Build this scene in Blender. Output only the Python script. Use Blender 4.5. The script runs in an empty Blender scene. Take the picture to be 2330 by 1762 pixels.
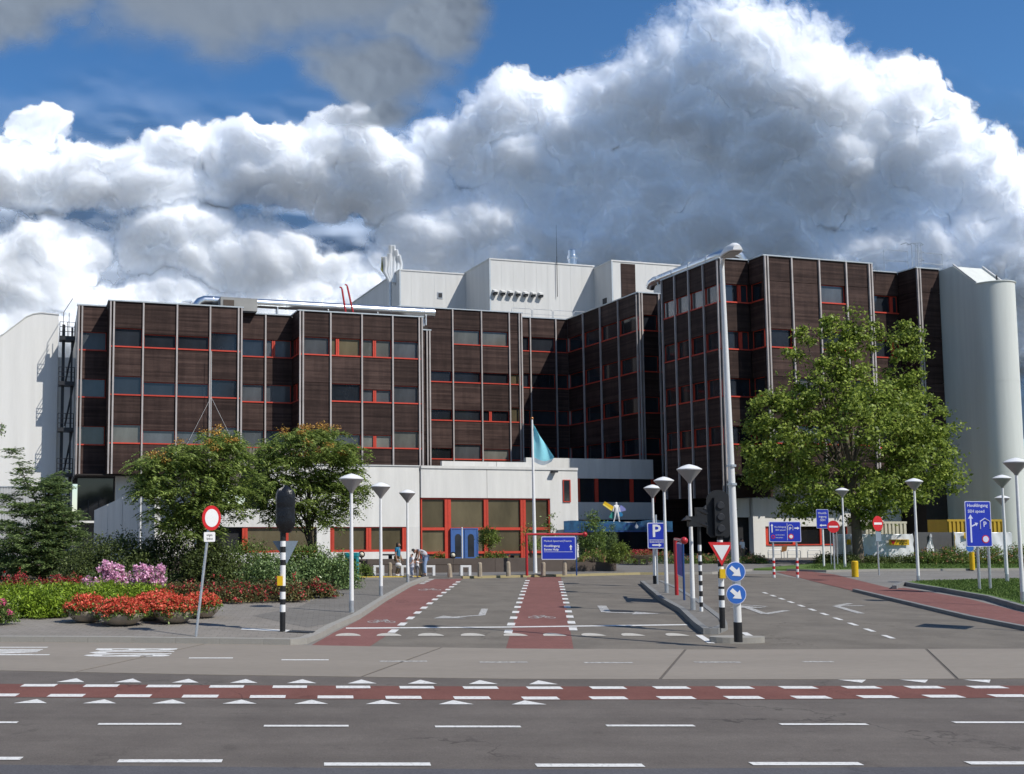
import bpy, math, random
import numpy as np
from mathutils import Vector, Matrix

random.seed(7)
rng = np.random.default_rng(11)
scene = bpy.context.scene
COL = scene.collection
R = math.radians

# ------------------------------------------------------------------ camera
# surveyed from the photograph: eye height, focal length and principal point (in photograph pixels)
PW, PH = 2330.0, 1762.0
FPX, XP, YP, YH, EYE = 2400.0, 750.0, 990.0, 1187.0, 2.7
PITCH = math.atan((YH - YP) / FPX)
cam = bpy.data.cameras.new('camera')
cam.sensor_fit = 'HORIZONTAL'
cam.sensor_width = 36.0
cam.lens = 36.0 * FPX / PW
cam.shift_x = (PW / 2 - XP) / PW
cam.shift_y = -(PH / 2 - YP) / PW
cam.clip_start = 0.1
cam.clip_end = 6000
camo = bpy.data.objects.new('camera', cam)
camo.location = (0, 0, EYE)
camo.rotation_euler = (math.pi / 2 + PITCH, 0, 0)
COL.objects.link(camo)
scene.camera = camo

def ray(px, py):
    u = (px - XP) / FPX
    v = -(py - YP) / FPX
    return Vector((u, math.cos(PITCH) - v * math.sin(PITCH), math.sin(PITCH) + v * math.cos(PITCH)))

def G(px, py, z=0.0):
    """point on the horizontal plane z seen at a surveyed photograph pixel"""
    r = ray(px, py)
    t = (z - EYE) / r.z
    return Vector((r.x * t, r.y * t, z))

def A(px, py, d):
    """point at forward distance d"""
    r = ray(px, py)
    t = d / r.y
    return Vector((r.x * t, d, EYE + r.z * t))

# building grid: the hospital is turned 15.4 degrees against the road
BA = 0.268
CA, SA = math.cos(BA), math.sin(BA)
def UW(u, w, z=0.0):
    return Vector((u * CA - w * SA, u * SA + w * CA, z))

# ------------------------------------------------------------------ sun, sky and exposure
SUN_AZ = Vector((0.766, -0.643, 0.0)).normalized()   # horizontal direction towards the sun
SUN_EL = R(47)
sun = bpy.data.lights.new('sun', 'SUN')
sun.energy = 4.3
sun.angle = R(0.53)
sun.color = (1.0, 0.955, 0.88)
suno = bpy.data.objects.new('sun', sun)
sd = Vector((SUN_AZ.x * math.cos(SUN_EL), SUN_AZ.y * math.cos(SUN_EL), math.sin(SUN_EL)))
suno.rotation_euler = (-sd).to_track_quat('-Z', 'Y').to_euler()
suno.location = (60, -50, 80)
COL.objects.link(suno)

scene.view_settings.view_transform = 'Standard'
scene.view_settings.look = 'None'
scene.view_settings.exposure = 0.1
scene.view_settings.gamma = 1.0
scene.view_settings.use_curve_mapping = False
scene.cycles.max_bounces = 6
scene.cycles.transparent_max_bounces = 6

world = bpy.data.worlds.new('World')
scene.world = world
world.use_nodes = True

class N:
    """tiny expression layer over shader math nodes"""
    tree = None
    def __init__(self, s): self.s = s
    @staticmethod
    def m(op, *a, clamp=False):
        n = N.tree.nodes.new('ShaderNodeMath')
        n.operation = op
        n.use_clamp = clamp
        for i, v in enumerate(a):
            if isinstance(v, N): N.tree.links.new(v.s, n.inputs[i])
            else: n.inputs[i].default_value = v
        return N(n.outputs[0])
    def __add__(s, o): return N.m('ADD', s, o)
    __radd__ = __add__
    def __sub__(s, o): return N.m('SUBTRACT', s, o)
    def __rsub__(s, o): return N.m('SUBTRACT', o, s)
    def __mul__(s, o): return N.m('MULTIPLY', s, o)
    __rmul__ = __mul__
    def __truediv__(s, o): return N.m('DIVIDE', s, o)
    def sm(s, a, b):
        n = N.tree.nodes.new('ShaderNodeMapRange')
        n.interpolation_type = 'SMOOTHSTEP'
        N.tree.links.new(s.s, n.inputs[0])
        n.inputs[1].default_value = a
        n.inputs[2].default_value = b
        return N(n.outputs[0])

def xyz(x, y, z=0.0):
    n = N.tree.nodes.new('ShaderNodeCombineXYZ')
    for i, v in enumerate((x, y, z)):
        if isinstance(v, N): N.tree.links.new(v.s, n.inputs[i])
        else: n.inputs[i].default_value = v
    return n.outputs[0]

def noise(vec, scale, detail=6.0, rough=0.55, lac=2.0, dims='3D', dist=0.0):
    n = N.tree.nodes.new('ShaderNodeTexNoise')
    n.noise_dimensions = dims
    N.tree.links.new(vec, n.inputs['Vector'])
    n.inputs['Scale'].default_value = scale
    n.inputs['Detail'].default_value = detail
    n.inputs['Roughness'].default_value = rough
    n.inputs['Lacunarity'].default_value = lac
    n.inputs['Distortion'].default_value = dist
    return N(n.outputs[0])

def build_world():
    t = world.node_tree
    t.nodes.clear()
    sky = t.nodes.new('ShaderNodeTexSky')
    sky.sky_type = 'NISHITA'
    sky.sun_disc = False
    sky.sun_elevation = SUN_EL
    sky.sun_rotation = math.atan2(SUN_AZ.x, SUN_AZ.y)
    sky.air_density = 1.0
    sky.dust_density = 0.2
    sky.ozone_density = 6.0
    bg = t.nodes.new('ShaderNodeBackground')
    hs = t.nodes.new('ShaderNodeHueSaturation')
    hs.inputs['Saturation'].default_value = 1.16
    t.links.new(sky.outputs[0], hs.inputs['Color'])
    t.links.new(hs.outputs[0], bg.inputs[0])
    bg.inputs[1].default_value = 0.12
    o = t.nodes.new('ShaderNodeOutputWorld')
    t.links.new(bg.outputs[0], o.inputs[0])
build_world()

# ------------------------------------------------------------------ materials
def mk(name, base, rough=0.7, var=0.12, scale=3.0, bump=0.0, bscale=60.0, metal=0.0, spec=0.4,
       stretch=(1, 1, 1), rnd=0.0, island=0.0, hue=0.0, base2=None, coat=0.0, transl=0.0, fine=0.0, world_co=False):
    m = bpy.data.materials.new(name)
    m.use_nodes = True
    t = m.node_tree
    N.tree = t
    p = t.nodes['Principled BSDF']
    p.inputs['Roughness'].default_value = rough
    p.inputs['Metallic'].default_value = metal
    p.inputs['Specular IOR Level'].default_value = spec
    if coat: p.inputs['Coat Weight'].default_value = coat
    tc = t.nodes.new('ShaderNodeTexCoord')
    mp = t.nodes.new('ShaderNodeMapping')
    if world_co:
        ge = t.nodes.new('ShaderNodeNewGeometry')
        t.links.new(ge.outputs['Position'], mp.inputs[0])
    else:
        t.links.new(tc.outputs['Object'], mp.inputs[0])
    mp.inputs['Scale'].default_value = stretch
    v = mp.outputs[0]
    n1 = noise(v, scale, 5.0, 0.6)
    val = (n1 - 0.5) * (2.0 * var * 1.6) + 1.0
    if fine:
        val = val * ((noise(v, scale * 23.0, 3.0, 0.7) - 0.5) * (2.0 * fine * 1.6) + 1.0)
    if rnd:
        oi = t.nodes.new('ShaderNodeObjectInfo')
        val = val * ((N(oi.outputs['Random']) - 0.5) * (2.0 * rnd) + 1.0)
    isl = None
    if island:
        ge = t.nodes.new('ShaderNodeNewGeometry')
        isl = N(ge.outputs['Random Per Island'])
        val = val * ((isl - 0.5) * (2.0 * island) + 1.0)
    if base2 is not None:
        mx = t.nodes.new('ShaderNodeMix')
        mx.data_type = 'RGBA'
        f = isl if isl is not None else n1.sm(0.35, 0.65)
        t.links.new(f.s, mx.inputs[0])
        mx.inputs[6].default_value = tuple(base) + (1,)
        mx.inputs[7].default_value = tuple(base2) + (1,)
        csock = mx.outputs[2]
    else:
        rgb = t.nodes.new('ShaderNodeRGB')
        rgb.outputs[0].default_value = tuple(base) + (1,)
        csock = rgb.outputs[0]
    vm = t.nodes.new('ShaderNodeVectorMath')
    vm.operation = 'SCALE'
    t.links.new(csock, vm.inputs[0])
    t.links.new(val.s, vm.inputs['Scale'])
    t.links.new(vm.outputs[0], p.inputs['Base Color'])
    if bump:
        b = t.nodes.new('ShaderNodeBump')
        b.inputs['Strength'].default_value = bump
        b.inputs['Distance'].default_value = 0.02
        t.links.new(noise(v, bscale, 4.0, 0.6).s, b.inputs['Height'])
        t.links.new(b.outputs[0], p.inputs['Normal'])
    if transl:
        tr = t.nodes.new('ShaderNodeBsdfTranslucent')
        t.links.new(vm.outputs[0], tr.inputs[0])
        ms = t.nodes.new('ShaderNodeMixShader')
        ms.inputs[0].default_value = transl
        t.links.new(p.outputs[0], ms.inputs[1])
        t.links.new(tr.outputs[0], ms.inputs[2])
        t.links.new(ms.outputs[0], t.nodes['Material Output'].inputs[0])
    m.diffuse_color = tuple(base) + (1,)
    return m

def mk_planks(name, base, base2, board=0.13, rough=0.62):
    """stained horizontal boarding, too fine at this distance to pick the boards apart"""
    m = bpy.data.materials.new(name)
    m.use_nodes = True
    t = m.node_tree
    N.tree = t
    p = t.nodes['Principled BSDF']
    tc = t.nodes.new('ShaderNodeTexCoord')
    sp = t.nodes.new('ShaderNodeSeparateXYZ')
    t.links.new(tc.outputs['Object'], sp.inputs[0])
    x, y, z = (N(sp.outputs[i]) for i in range(3))
    oi = t.nodes.new('ShaderNodeObjectInfo')
    rndo = N(oi.outputs['Random'])
    q = z * (1.0 / board)
    idx = N.m('FLOOR', q)
    fr = N.m('FRACT', q)
    wn = t.nodes.new('ShaderNodeTexWhiteNoise')
    wn.noise_dimensions = '2D'
    t.links.new(xyz(idx, rndo * 50.0), wn.inputs['Vector'])
    br = N(wn.outputs['Value'])
    st = noise(xyz(x * 0.9 + rndo * 30.0, y * 0.9, z * 14.0), 1.0, 6.0, 0.65)
    big = noise(xyz(x * 0.7 + rndo * 9.0, y, z * 1.1), 1.0, 3.0, 0.5)
    f = br * 0.35 + st * 0.75 + big * 0.5 - 0.32
    mx = t.nodes.new('ShaderNodeMix')
    mx.data_type = 'RGBA'
    t.links.new(f.sm(0.1, 0.95).s, mx.inputs[0])
    mx.inputs[6].default_value = tuple(base) + (1,)
    mx.inputs[7].default_value = tuple(base2) + (1,)
    # pale weathered scratches here and there
    sc = noise(xyz(x * 1.3 + rndo * 17.0, y, z * 26.0), 1.0, 3.0, 0.5).sm(0.66, 0.78) * 0.35
    mx2 = t.nodes.new('ShaderNodeMix')
    mx2.data_type = 'RGBA'
    t.links.new(sc.s, mx2.inputs[0])
    t.links.new(mx.outputs[2], mx2.inputs[6])
    mx2.inputs[7].default_value = (0.19, 0.165, 0.15, 1)
    groove = fr.sm(0.0, 0.12)
    vm = t.nodes.new('ShaderNodeVectorMath')
    vm.operation = 'SCALE'
    t.links.new(mx2.outputs[2], vm.inputs[0])
    run = noise(xyz(x * 3.2 + rndo * 11.0, y, z * 0.35), 1.0, 4.0, 0.6)
    t.links.new((((rndo - 0.5) * 0.55 + 1.0) * ((run - 0.5) * 0.9 + 1.0)).s, vm.inputs['Scale'])
    t.links.new(vm.outputs[0], p.inputs['Base Color'])
    b = t.nodes.new('ShaderNodeBump')
    b.inputs['Strength'].default_value = 0.35
    b.inputs['Distance'].default_value = 0.02
    t.links.new((groove + st * 0.2).s, b.inputs['Height'])
    t.links.new(b.outputs[0], p.inputs['Normal'])
    p.inputs['Roughness'].default_value = rough
    p.inputs['Specular IOR Level'].default_value = 0.12
    return m

def mk_bricks(name, base, base2, mortar, sx, sy, rough=0.85):
    """small laid clinkers or tiles on the ground"""
    m = bpy.data.materials.new(name)
    m.use_nodes = True
    t = m.node_tree
    N.tree = t
    p = t.nodes['Principled BSDF']
    ge = t.nodes.new('ShaderNodeNewGeometry')
    bt = t.nodes.new('ShaderNodeTexBrick')
    mp = t.nodes.new('ShaderNodeMapping')
    t.links.new(ge.outputs['Position'], mp.inputs[0])
    t.links.new(mp.outputs[0], bt.inputs['Vector'])
    bt.inputs['Scale'].default_value = 1.0
    bt.inputs['Brick Width'].default_value = sx
    bt.inputs['Row Height'].default_value = sy
    bt.inputs['Mortar Size'].default_value = 0.008
    bt.inputs['Color1'].default_value = tuple(base) + (1,)
    bt.inputs['Color2'].default_value = tuple(base2) + (1,)
    bt.inputs['Mortar'].default_value = tuple(mortar) + (1,)
    v = ge.outputs['Position']
    val = ((noise(v, 0.5, 5.0, 0.6) - 0.5) * 0.5 + 1.0) * ((noise(v, 6.0, 4.0, 0.6) - 0.5) * 0.3 + 1.0)
    vm = t.nodes.new('ShaderNodeVectorMath')
    vm.operation = 'SCALE'
    t.links.new(bt.outputs[0], vm.inputs[0])
    t.links.new(val.s, vm.inputs['Scale'])
    t.links.new(vm.outputs[0], p.inputs['Base Color'])
    p.inputs['Roughness'].default_value = rough
    p.inputs['Specular IOR Level'].default_value = 0.25
    b = t.nodes.new('ShaderNodeBump')
    b.inputs['Strength'].default_value = 0.4
    b.inputs['Distance'].default_value = 0.01
    t.links.new(bt.outputs['Fac'], b.inputs['Height'])
    b.invert = True
    t.links.new(b.outputs[0], p.inputs['Normal'])
    return m

def mk_asphalt(name, base, tint, streak=0.12):
    """worn asphalt: aggregate speckle, patches and tyre-polished streaks along the road"""
    m = bpy.data.materials.new(name)
    m.use_nodes = True
    t = m.node_tree
    N.tree = t
    p = t.nodes['Principled BSDF']
    ge = t.nodes.new('ShaderNodeNewGeometry')
    sp = t.nodes.new('ShaderNodeSeparateXYZ')
    t.links.new(ge.outputs['Position'], sp.inputs[0])
    x, y, z = (N(sp.outputs[i]) for i in range(3))
    v = ge.outputs['Position']
    a = noise(v, 0.35, 5.0, 0.6)
    s = noise(xyz(x * 0.06, y * 1.6, 0.0), 1.0, 4.0, 0.55)
    g = noise(v, 38.0, 4.0, 0.85)
    g2 = noise(v, 9.0, 4.0, 0.7)
    # oil spots, damp repairs and fine cracks
    spot = noise(v, 1.9, 3.0, 0.5).sm(0.63, 0.74) * 0.22
    vo = t.nodes.new('ShaderNodeTexVoronoi')
    vo.feature = 'DISTANCE_TO_EDGE'
    vo.inputs['Scale'].default_value = 0.45
    wv = t.nodes.new('ShaderNodeVectorMath')
    wv.operation = 'ADD'
    nz = t.nodes.new('ShaderNodeTexNoise')
    nz.inputs['Scale'].default_value = 2.2
    nz.inputs['Detail'].default_value = 5.0
    t.links.new(v, nz.inputs['Vector'])
    t.links.new(v, wv.inputs[0])
    t.links.new(nz.outputs['Color'], wv.inputs[1])
    t.links.new(wv.outputs[0], vo.inputs['Vector'])
    crack = (1.0 - N(vo.outputs['Distance']).sm(0.004, 0.014)) * noise(v, 0.22, 2.0, 0.5).sm(0.52, 0.62) * 0.4
    val = (1.0 - spot) * (1.0 - crack) * ((a - 0.5) * 0.35 + 1.0) * ((s - 0.5) * (2 * streak * 1.6) + 1.0) * ((g - 0.5) * 1.5 + 1.0) * ((g2 - 0.5) * 0.4 + 1.0)
    mx = t.nodes.new('ShaderNodeMix')
    mx.data_type = 'RGBA'
    t.links.new(noise(v, 0.8, 4.0, 0.6).sm(0.3, 0.7).s, mx.inputs[0])
    mx.inputs[6].default_value = tuple(base) + (1,)
    mx.inputs[7].default_value = tuple(tint) + (1,)
    vm = t.nodes.new('ShaderNodeVectorMath')
    vm.operation = 'SCALE'
    t.links.new(mx.outputs[2], vm.inputs[0])
    t.links.new(val.s, vm.inputs['Scale'])
    t.links.new(vm.outputs[0], p.inputs['Base Color'])
    p.inputs['Roughness'].default_value = 0.88
    p.inputs['Specular IOR Level'].default_value = 0.25
    b = t.nodes.new('ShaderNodeBump')
    b.inputs['Strength'].default_value = 0.35
    b.inputs['Distance'].default_value = 0.006
    t.links.new(g.s, b.inputs['Height'])
    t.links.new(b.outputs[0], p.inputs['Normal'])
    return m

def mk_paint(name, base, worn):
    """road paint with chips where the surface shows through"""
    m = bpy.data.materials.new(name)
    m.use_nodes = True
    t = m.node_tree
    N.tree = t
    p = t.nodes['Principled BSDF']
    ge = t.nodes.new('ShaderNodeNewGeometry')
    v = ge.outputs['Position']
    f = noise(v, 16.0, 6.0, 0.7).sm(0.53 - worn * 0.35, 0.75 - worn * 0.35)
    mx = t.nodes.new('ShaderNodeMix')
    mx.data_type = 'RGBA'
    t.links.new((f * min(1.0, 0.35 + worn)).s, mx.inputs[0])
    mx.inputs[6].default_value = tuple(base) + (1,)
    mx.inputs[7].default_value = (0.17, 0.16, 0.15, 1)
    t.links.new(mx.outputs[2], p.inputs['Base Color'])
    p.inputs['Roughness'].default_value = 0.7
    return m

MT = {}
MT['planks'] = mk_planks('brown_boarding', (0.026, 0.0155, 0.014), (0.080, 0.051, 0.043))
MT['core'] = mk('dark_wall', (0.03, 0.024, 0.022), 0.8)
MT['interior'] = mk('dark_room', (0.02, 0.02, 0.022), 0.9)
MT['mullion'] = mk('weathered_aluminium', (0.42, 0.385, 0.37), 0.55, 0.25, 2.0, stretch=(1, 1, 0.6), metal=0.2, rnd=0.12)
MT['coping'] = mk('zinc_coping', (0.50, 0.54, 0.56), 0.4, 0.1, metal=0.4)
MT['red'] = mk('red_frame_paint', (0.52, 0.055, 0.03), 0.5, 0.15, 5.0, rnd=0.12)
MT['concrete'] = mk('white_concrete', (0.66, 0.65, 0.615), 0.85, 0.13, 1.0, 0.15, 40.0, stretch=(1.8, 1.8, 0.22), rnd=0.05, fine=0.05)
MT['plaster'] = mk('white_render', (0.71, 0.705, 0.68), 0.85, 0.10, 0.9, 0.1, 50.0, stretch=(1.6, 1.6, 0.12), fine=0.04)
MT['metalwhite'] = mk('white_sheet_metal', (0.60, 0.60, 0.585), 0.55, 0.09, 1.0, stretch=(1.8, 1.8, 0.15), rnd=0.03)
MT['tower'] = mk('tower_concrete', (0.60, 0.625, 0.595), 0.8, 0.10, 1.0, 0.1, 40.0, stretch=(1.8, 1.8, 0.10), fine=0.03)
MT['roof'] = mk('roof_felt', (0.30, 0.30, 0.29), 0.9, 0.2, 0.6)
MT['steel'] = mk('galvanised_duct', (0.75, 0.76, 0.77), 0.28, 0.08, 3.0, metal=1.0)
MT['polesilver'] = mk('silver_pole_paint', (0.72, 0.72, 0.70), 0.42, 0.10, 3.0, metal=0.1, stretch=(1, 1, 0.3))
MT['galv'] = mk('galvanised_steel', (0.52, 0.54, 0.56), 0.42, 0.18, 6.0, metal=0.7)
MT['darkmetal'] = mk('dark_painted_steel', (0.025, 0.027, 0.032), 0.5, 0.2)
MT['black'] = mk('black_plastic', (0.012, 0.013, 0.015), 0.5, 0.2)
MT['bag'] = mk('black_plastic_bag', (0.010, 0.011, 0.014), 0.32, 0.2, bump=1.0, bscale=9.0)
MT['white'] = mk('white_paint', (0.78, 0.78, 0.77), 0.45, 0.06, 6.0)
MT['poleblack'] = mk('black_pole_paint', (0.016, 0.016, 0.017), 0.5, 0.25, 8.0)
MT['signred'] = mk('sign_red', (0.56, 0.02, 0.025), 0.4, 0.08)
MT['signwhite'] = mk('sign_white', (0.74, 0.74, 0.74), 0.4, 0.05)
MT['signblue'] = mk('sign_blue', (0.014, 0.035, 0.40), 0.45, 0.08)
MT['mandatory'] = mk('mandatory_blue', (0.03, 0.13, 0.46), 0.45, 0.08)
MT['signback'] = mk('sign_back_grey', (0.20, 0.25, 0.30), 0.5, 0.1)
MT['signlilac'] = mk('sign_border', (0.60, 0.62, 0.80), 0.45, 0.05)
MT['postred'] = mk('red_post_paint', (0.44, 0.022, 0.028), 0.35, 0.1, coat=0.3)
MT['postblue'] = mk('blue_post_paint', (0.02, 0.06, 0.20), 0.4, 0.1)
MT['yellow'] = mk('yellow_paint', (0.68, 0.43, 0.01), 0.45, 0.12, 4.0)
MT['kerbyellow'] = mk_paint('yellow_kerb_paint', (0.55, 0.39, 0.05), 0.08)
MT['kerbfaded'] = mk_paint('faded_yellow_kerb_paint', (0.36, 0.30, 0.15), 0.02)
MT['lamp'] = mk('lamp_diffuser', (0.40, 0.385, 0.37), 0.3, 0.06, transl=0.2)
MT['lamplid'] = mk('lamp_lid', (0.80, 0.80, 0.79), 0.35, 0.04)
MT['asphalt'] = mk_asphalt('asphalt_main', (0.112, 0.097, 0.086), (0.136, 0.119, 0.105), 0.15)
MT['asphalt_blue'] = mk_asphalt('asphalt_near_lane', (0.086, 0.084, 0.092), (0.100, 0.098, 0.104), 0.06)
MT['asphalt_side'] = mk_asphalt('asphalt_side_road', (0.140, 0.124, 0.104), (0.182, 0.162, 0.135), 0.06)
MT['ground'] = mk_asphalt('ground_paving', (0.19, 0.18, 0.165), (0.22, 0.21, 0.195), 0.03)
MT['redpath'] = mk_asphalt('red_cycle_asphalt', (0.150, 0.062, 0.050), (0.175, 0.074, 0.060), 0.06)
MT['redlane'] = mk_asphalt('red_lane_asphalt', (0.192, 0.086, 0.076), (0.215, 0.100, 0.088), 0.05)
MT['redbrick'] = mk_bricks('red_clinkers', (0.190, 0.080, 0.068), (0.230, 0.100, 0.085), (0.12, 0.07, 0.062), 0.21, 0.105)
MT['slab'] = mk('bus_lane_concrete', (0.243, 0.213, 0.178), 0.9, 0.13, 0.5, 0.2, 30.0, stretch=(0.25, 1.2, 1), fine=0.12, rnd=0.03, world_co=True)
MT['joint'] = mk('joint_filler', (0.115, 0.10, 0.085), 0.9)
MT['tiles'] = mk_bricks('grey_paving_tiles', (0.218, 0.198, 0.172), (0.245, 0.222, 0.195), (0.16, 0.148, 0.13), 0.3, 0.3)
MT['tilesdark'] = mk_bricks('dark_paving_tiles', (0.165, 0.153, 0.136), (0.185, 0.172, 0.154), (0.125, 0.117, 0.106), 0.3, 0.3)
MT['kerb'] = mk('kerb_concrete', (0.30, 0.285, 0.255), 0.9, 0.15, 1.5, 0.2, 30.0, fine=0.1)
MT['kerbdark'] = mk('kerb_grey', (0.20, 0.20, 0.195), 0.9, 0.15, 1.5, 0.2, 30.0, fine=0.1)
MT['paint'] = mk_paint('road_paint', (0.70, 0.69, 0.66), 0.16)
MT['paintworn'] = mk_paint('worn_road_paint', (0.58, 0.57, 0.54), 0.45)
MT['bump'] = mk_paint('bump_stone', (0.52, 0.49, 0.43), 0.15)
MT['soil'] = mk('bed_soil', (0.07, 0.05, 0.035), 0.95, 0.3, 3.0, 0.5, 30.0)
MT['grass'] = mk('lawn', (0.075, 0.135, 0.025), 0.9, 0.3, 1.2, 0.4, 80.0, base2=(0.10, 0.16, 0.035))
MT['blade'] = mk('grass_blades', (0.075, 0.14, 0.022), 0.7, 0.2, 1.0, island=0.4, base2=(0.13, 0.19, 0.045), transl=0.3)
MT['darkwall'] = mk('dark_concrete_wall', (0.098, 0.078, 0.066), 0.9, 0.2, 1.2, 0.25, 25.0)
MT['stone'] = mk('bollard_stone', (0.34, 0.285, 0.215), 0.95, 0.25, 4.0, 0.6, 25.0, rnd=0.1)
MT['bowl'] = mk('washed_concrete', (0.38, 0.32, 0.255), 0.95, 0.2, 3.0, 0.7, 60.0, fine=0.2)
MT['bark'] = mk('bark', (0.13, 0.105, 0.08), 0.95, 0.3, 6.0, 0.9, 20.0, stretch=(1, 1, 0.2))
MT['barkdark'] = mk('dark_bark', (0.07, 0.052, 0.04), 0.95, 0.3, 6.0, 0.9, 20.0, stretch=(1, 1, 0.2))
def leafm(name, a, b, tr=0.3, isl=0.45, rough=0.5, spec=0.35):
    MT[name] = mk(name, a, rough, 0.25, 0.5, island=isl, base2=b, transl=tr, spec=spec)
leafm('leaf_plane', (0.125, 0.205, 0.028), (0.35, 0.42, 0.09), 0.45)
leafm('leaf_ailanthus', (0.115, 0.190, 0.038), (0.29, 0.36, 0.095), 0.42)
leafm('seed_orange', (0.38, 0.15, 0.04), (0.46, 0.30, 0.06), 0.2)
leafm('leaf_conifer', (0.085, 0.150, 0.052), (0.23, 0.30, 0.11), 0.4)
leafm('leaf_hedge', (0.055, 0.082, 0.024), (0.130, 0.165, 0.05), 0.35)
leafm('leaf_juniper', (0.11, 0.19, 0.014), (0.29, 0.40, 0.040), 0.3)
leafm('leaf_laurel', (0.07, 0.130, 0.038), (0.21, 0.29, 0.11), 0.2, rough=0.35)
leafm('leaf_rose', (0.085, 0.088, 0.03), (0.17, 0.155, 0.055), 0.25)
leafm('leaf_shrub', (0.075, 0.135, 0.026), (0.19, 0.26, 0.065), 0.3)
leafm('leaf_lime', (0.13, 0.19, 0.03), (0.22, 0.28, 0.06), 0.3)
leafm('petal_red', (0.74, 0.085, 0.05), (0.84, 0.20, 0.12), 0.3, 0.3)
leafm('petal_crimson', (0.34, 0.028, 0.036), (0.46, 0.06, 0.06), 0.25, 0.35)
leafm('petal_pink', (0.84, 0.40, 0.62), (0.92, 0.62, 0.78), 0.35, 0.25)
leafm('petal_rose', (0.62, 0.10, 0.20), (0.70, 0.18, 0.28), 0.3, 0.25)
leafm('petal_salmon', (0.55, 0.20, 0.13), (0.62, 0.32, 0.22), 0.3, 0.25)
MT['clinkerdark'] = mk('plaza_paving', (0.16, 0.15, 0.14), 0.9, 0.2, 1.0, fine=0.15, world_co=True)

def mk_glass(name, base, rough=0.06, spec=0.6):
    return mk(name, base, rough, 0.35, 0.9, spec=spec, rnd=0.35, stretch=(1.4, 1, 0.5))
MT['glass'] = mk_glass('dark_window_glass', (0.018, 0.021, 0.026))
MT['glass_curtain'] = mk_glass('window_glass_with_net_curtain', (0.115, 0.115, 0.10), 0.12)
MT['glass_ochre'] = mk_glass('window_glass_with_ochre_blind', (0.105, 0.088, 0.052), 0.15, 0.35)
MT['glass_grey'] = mk_glass('window_glass_with_grey_blind', (0.075, 0.08, 0.085), 0.1)

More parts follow.
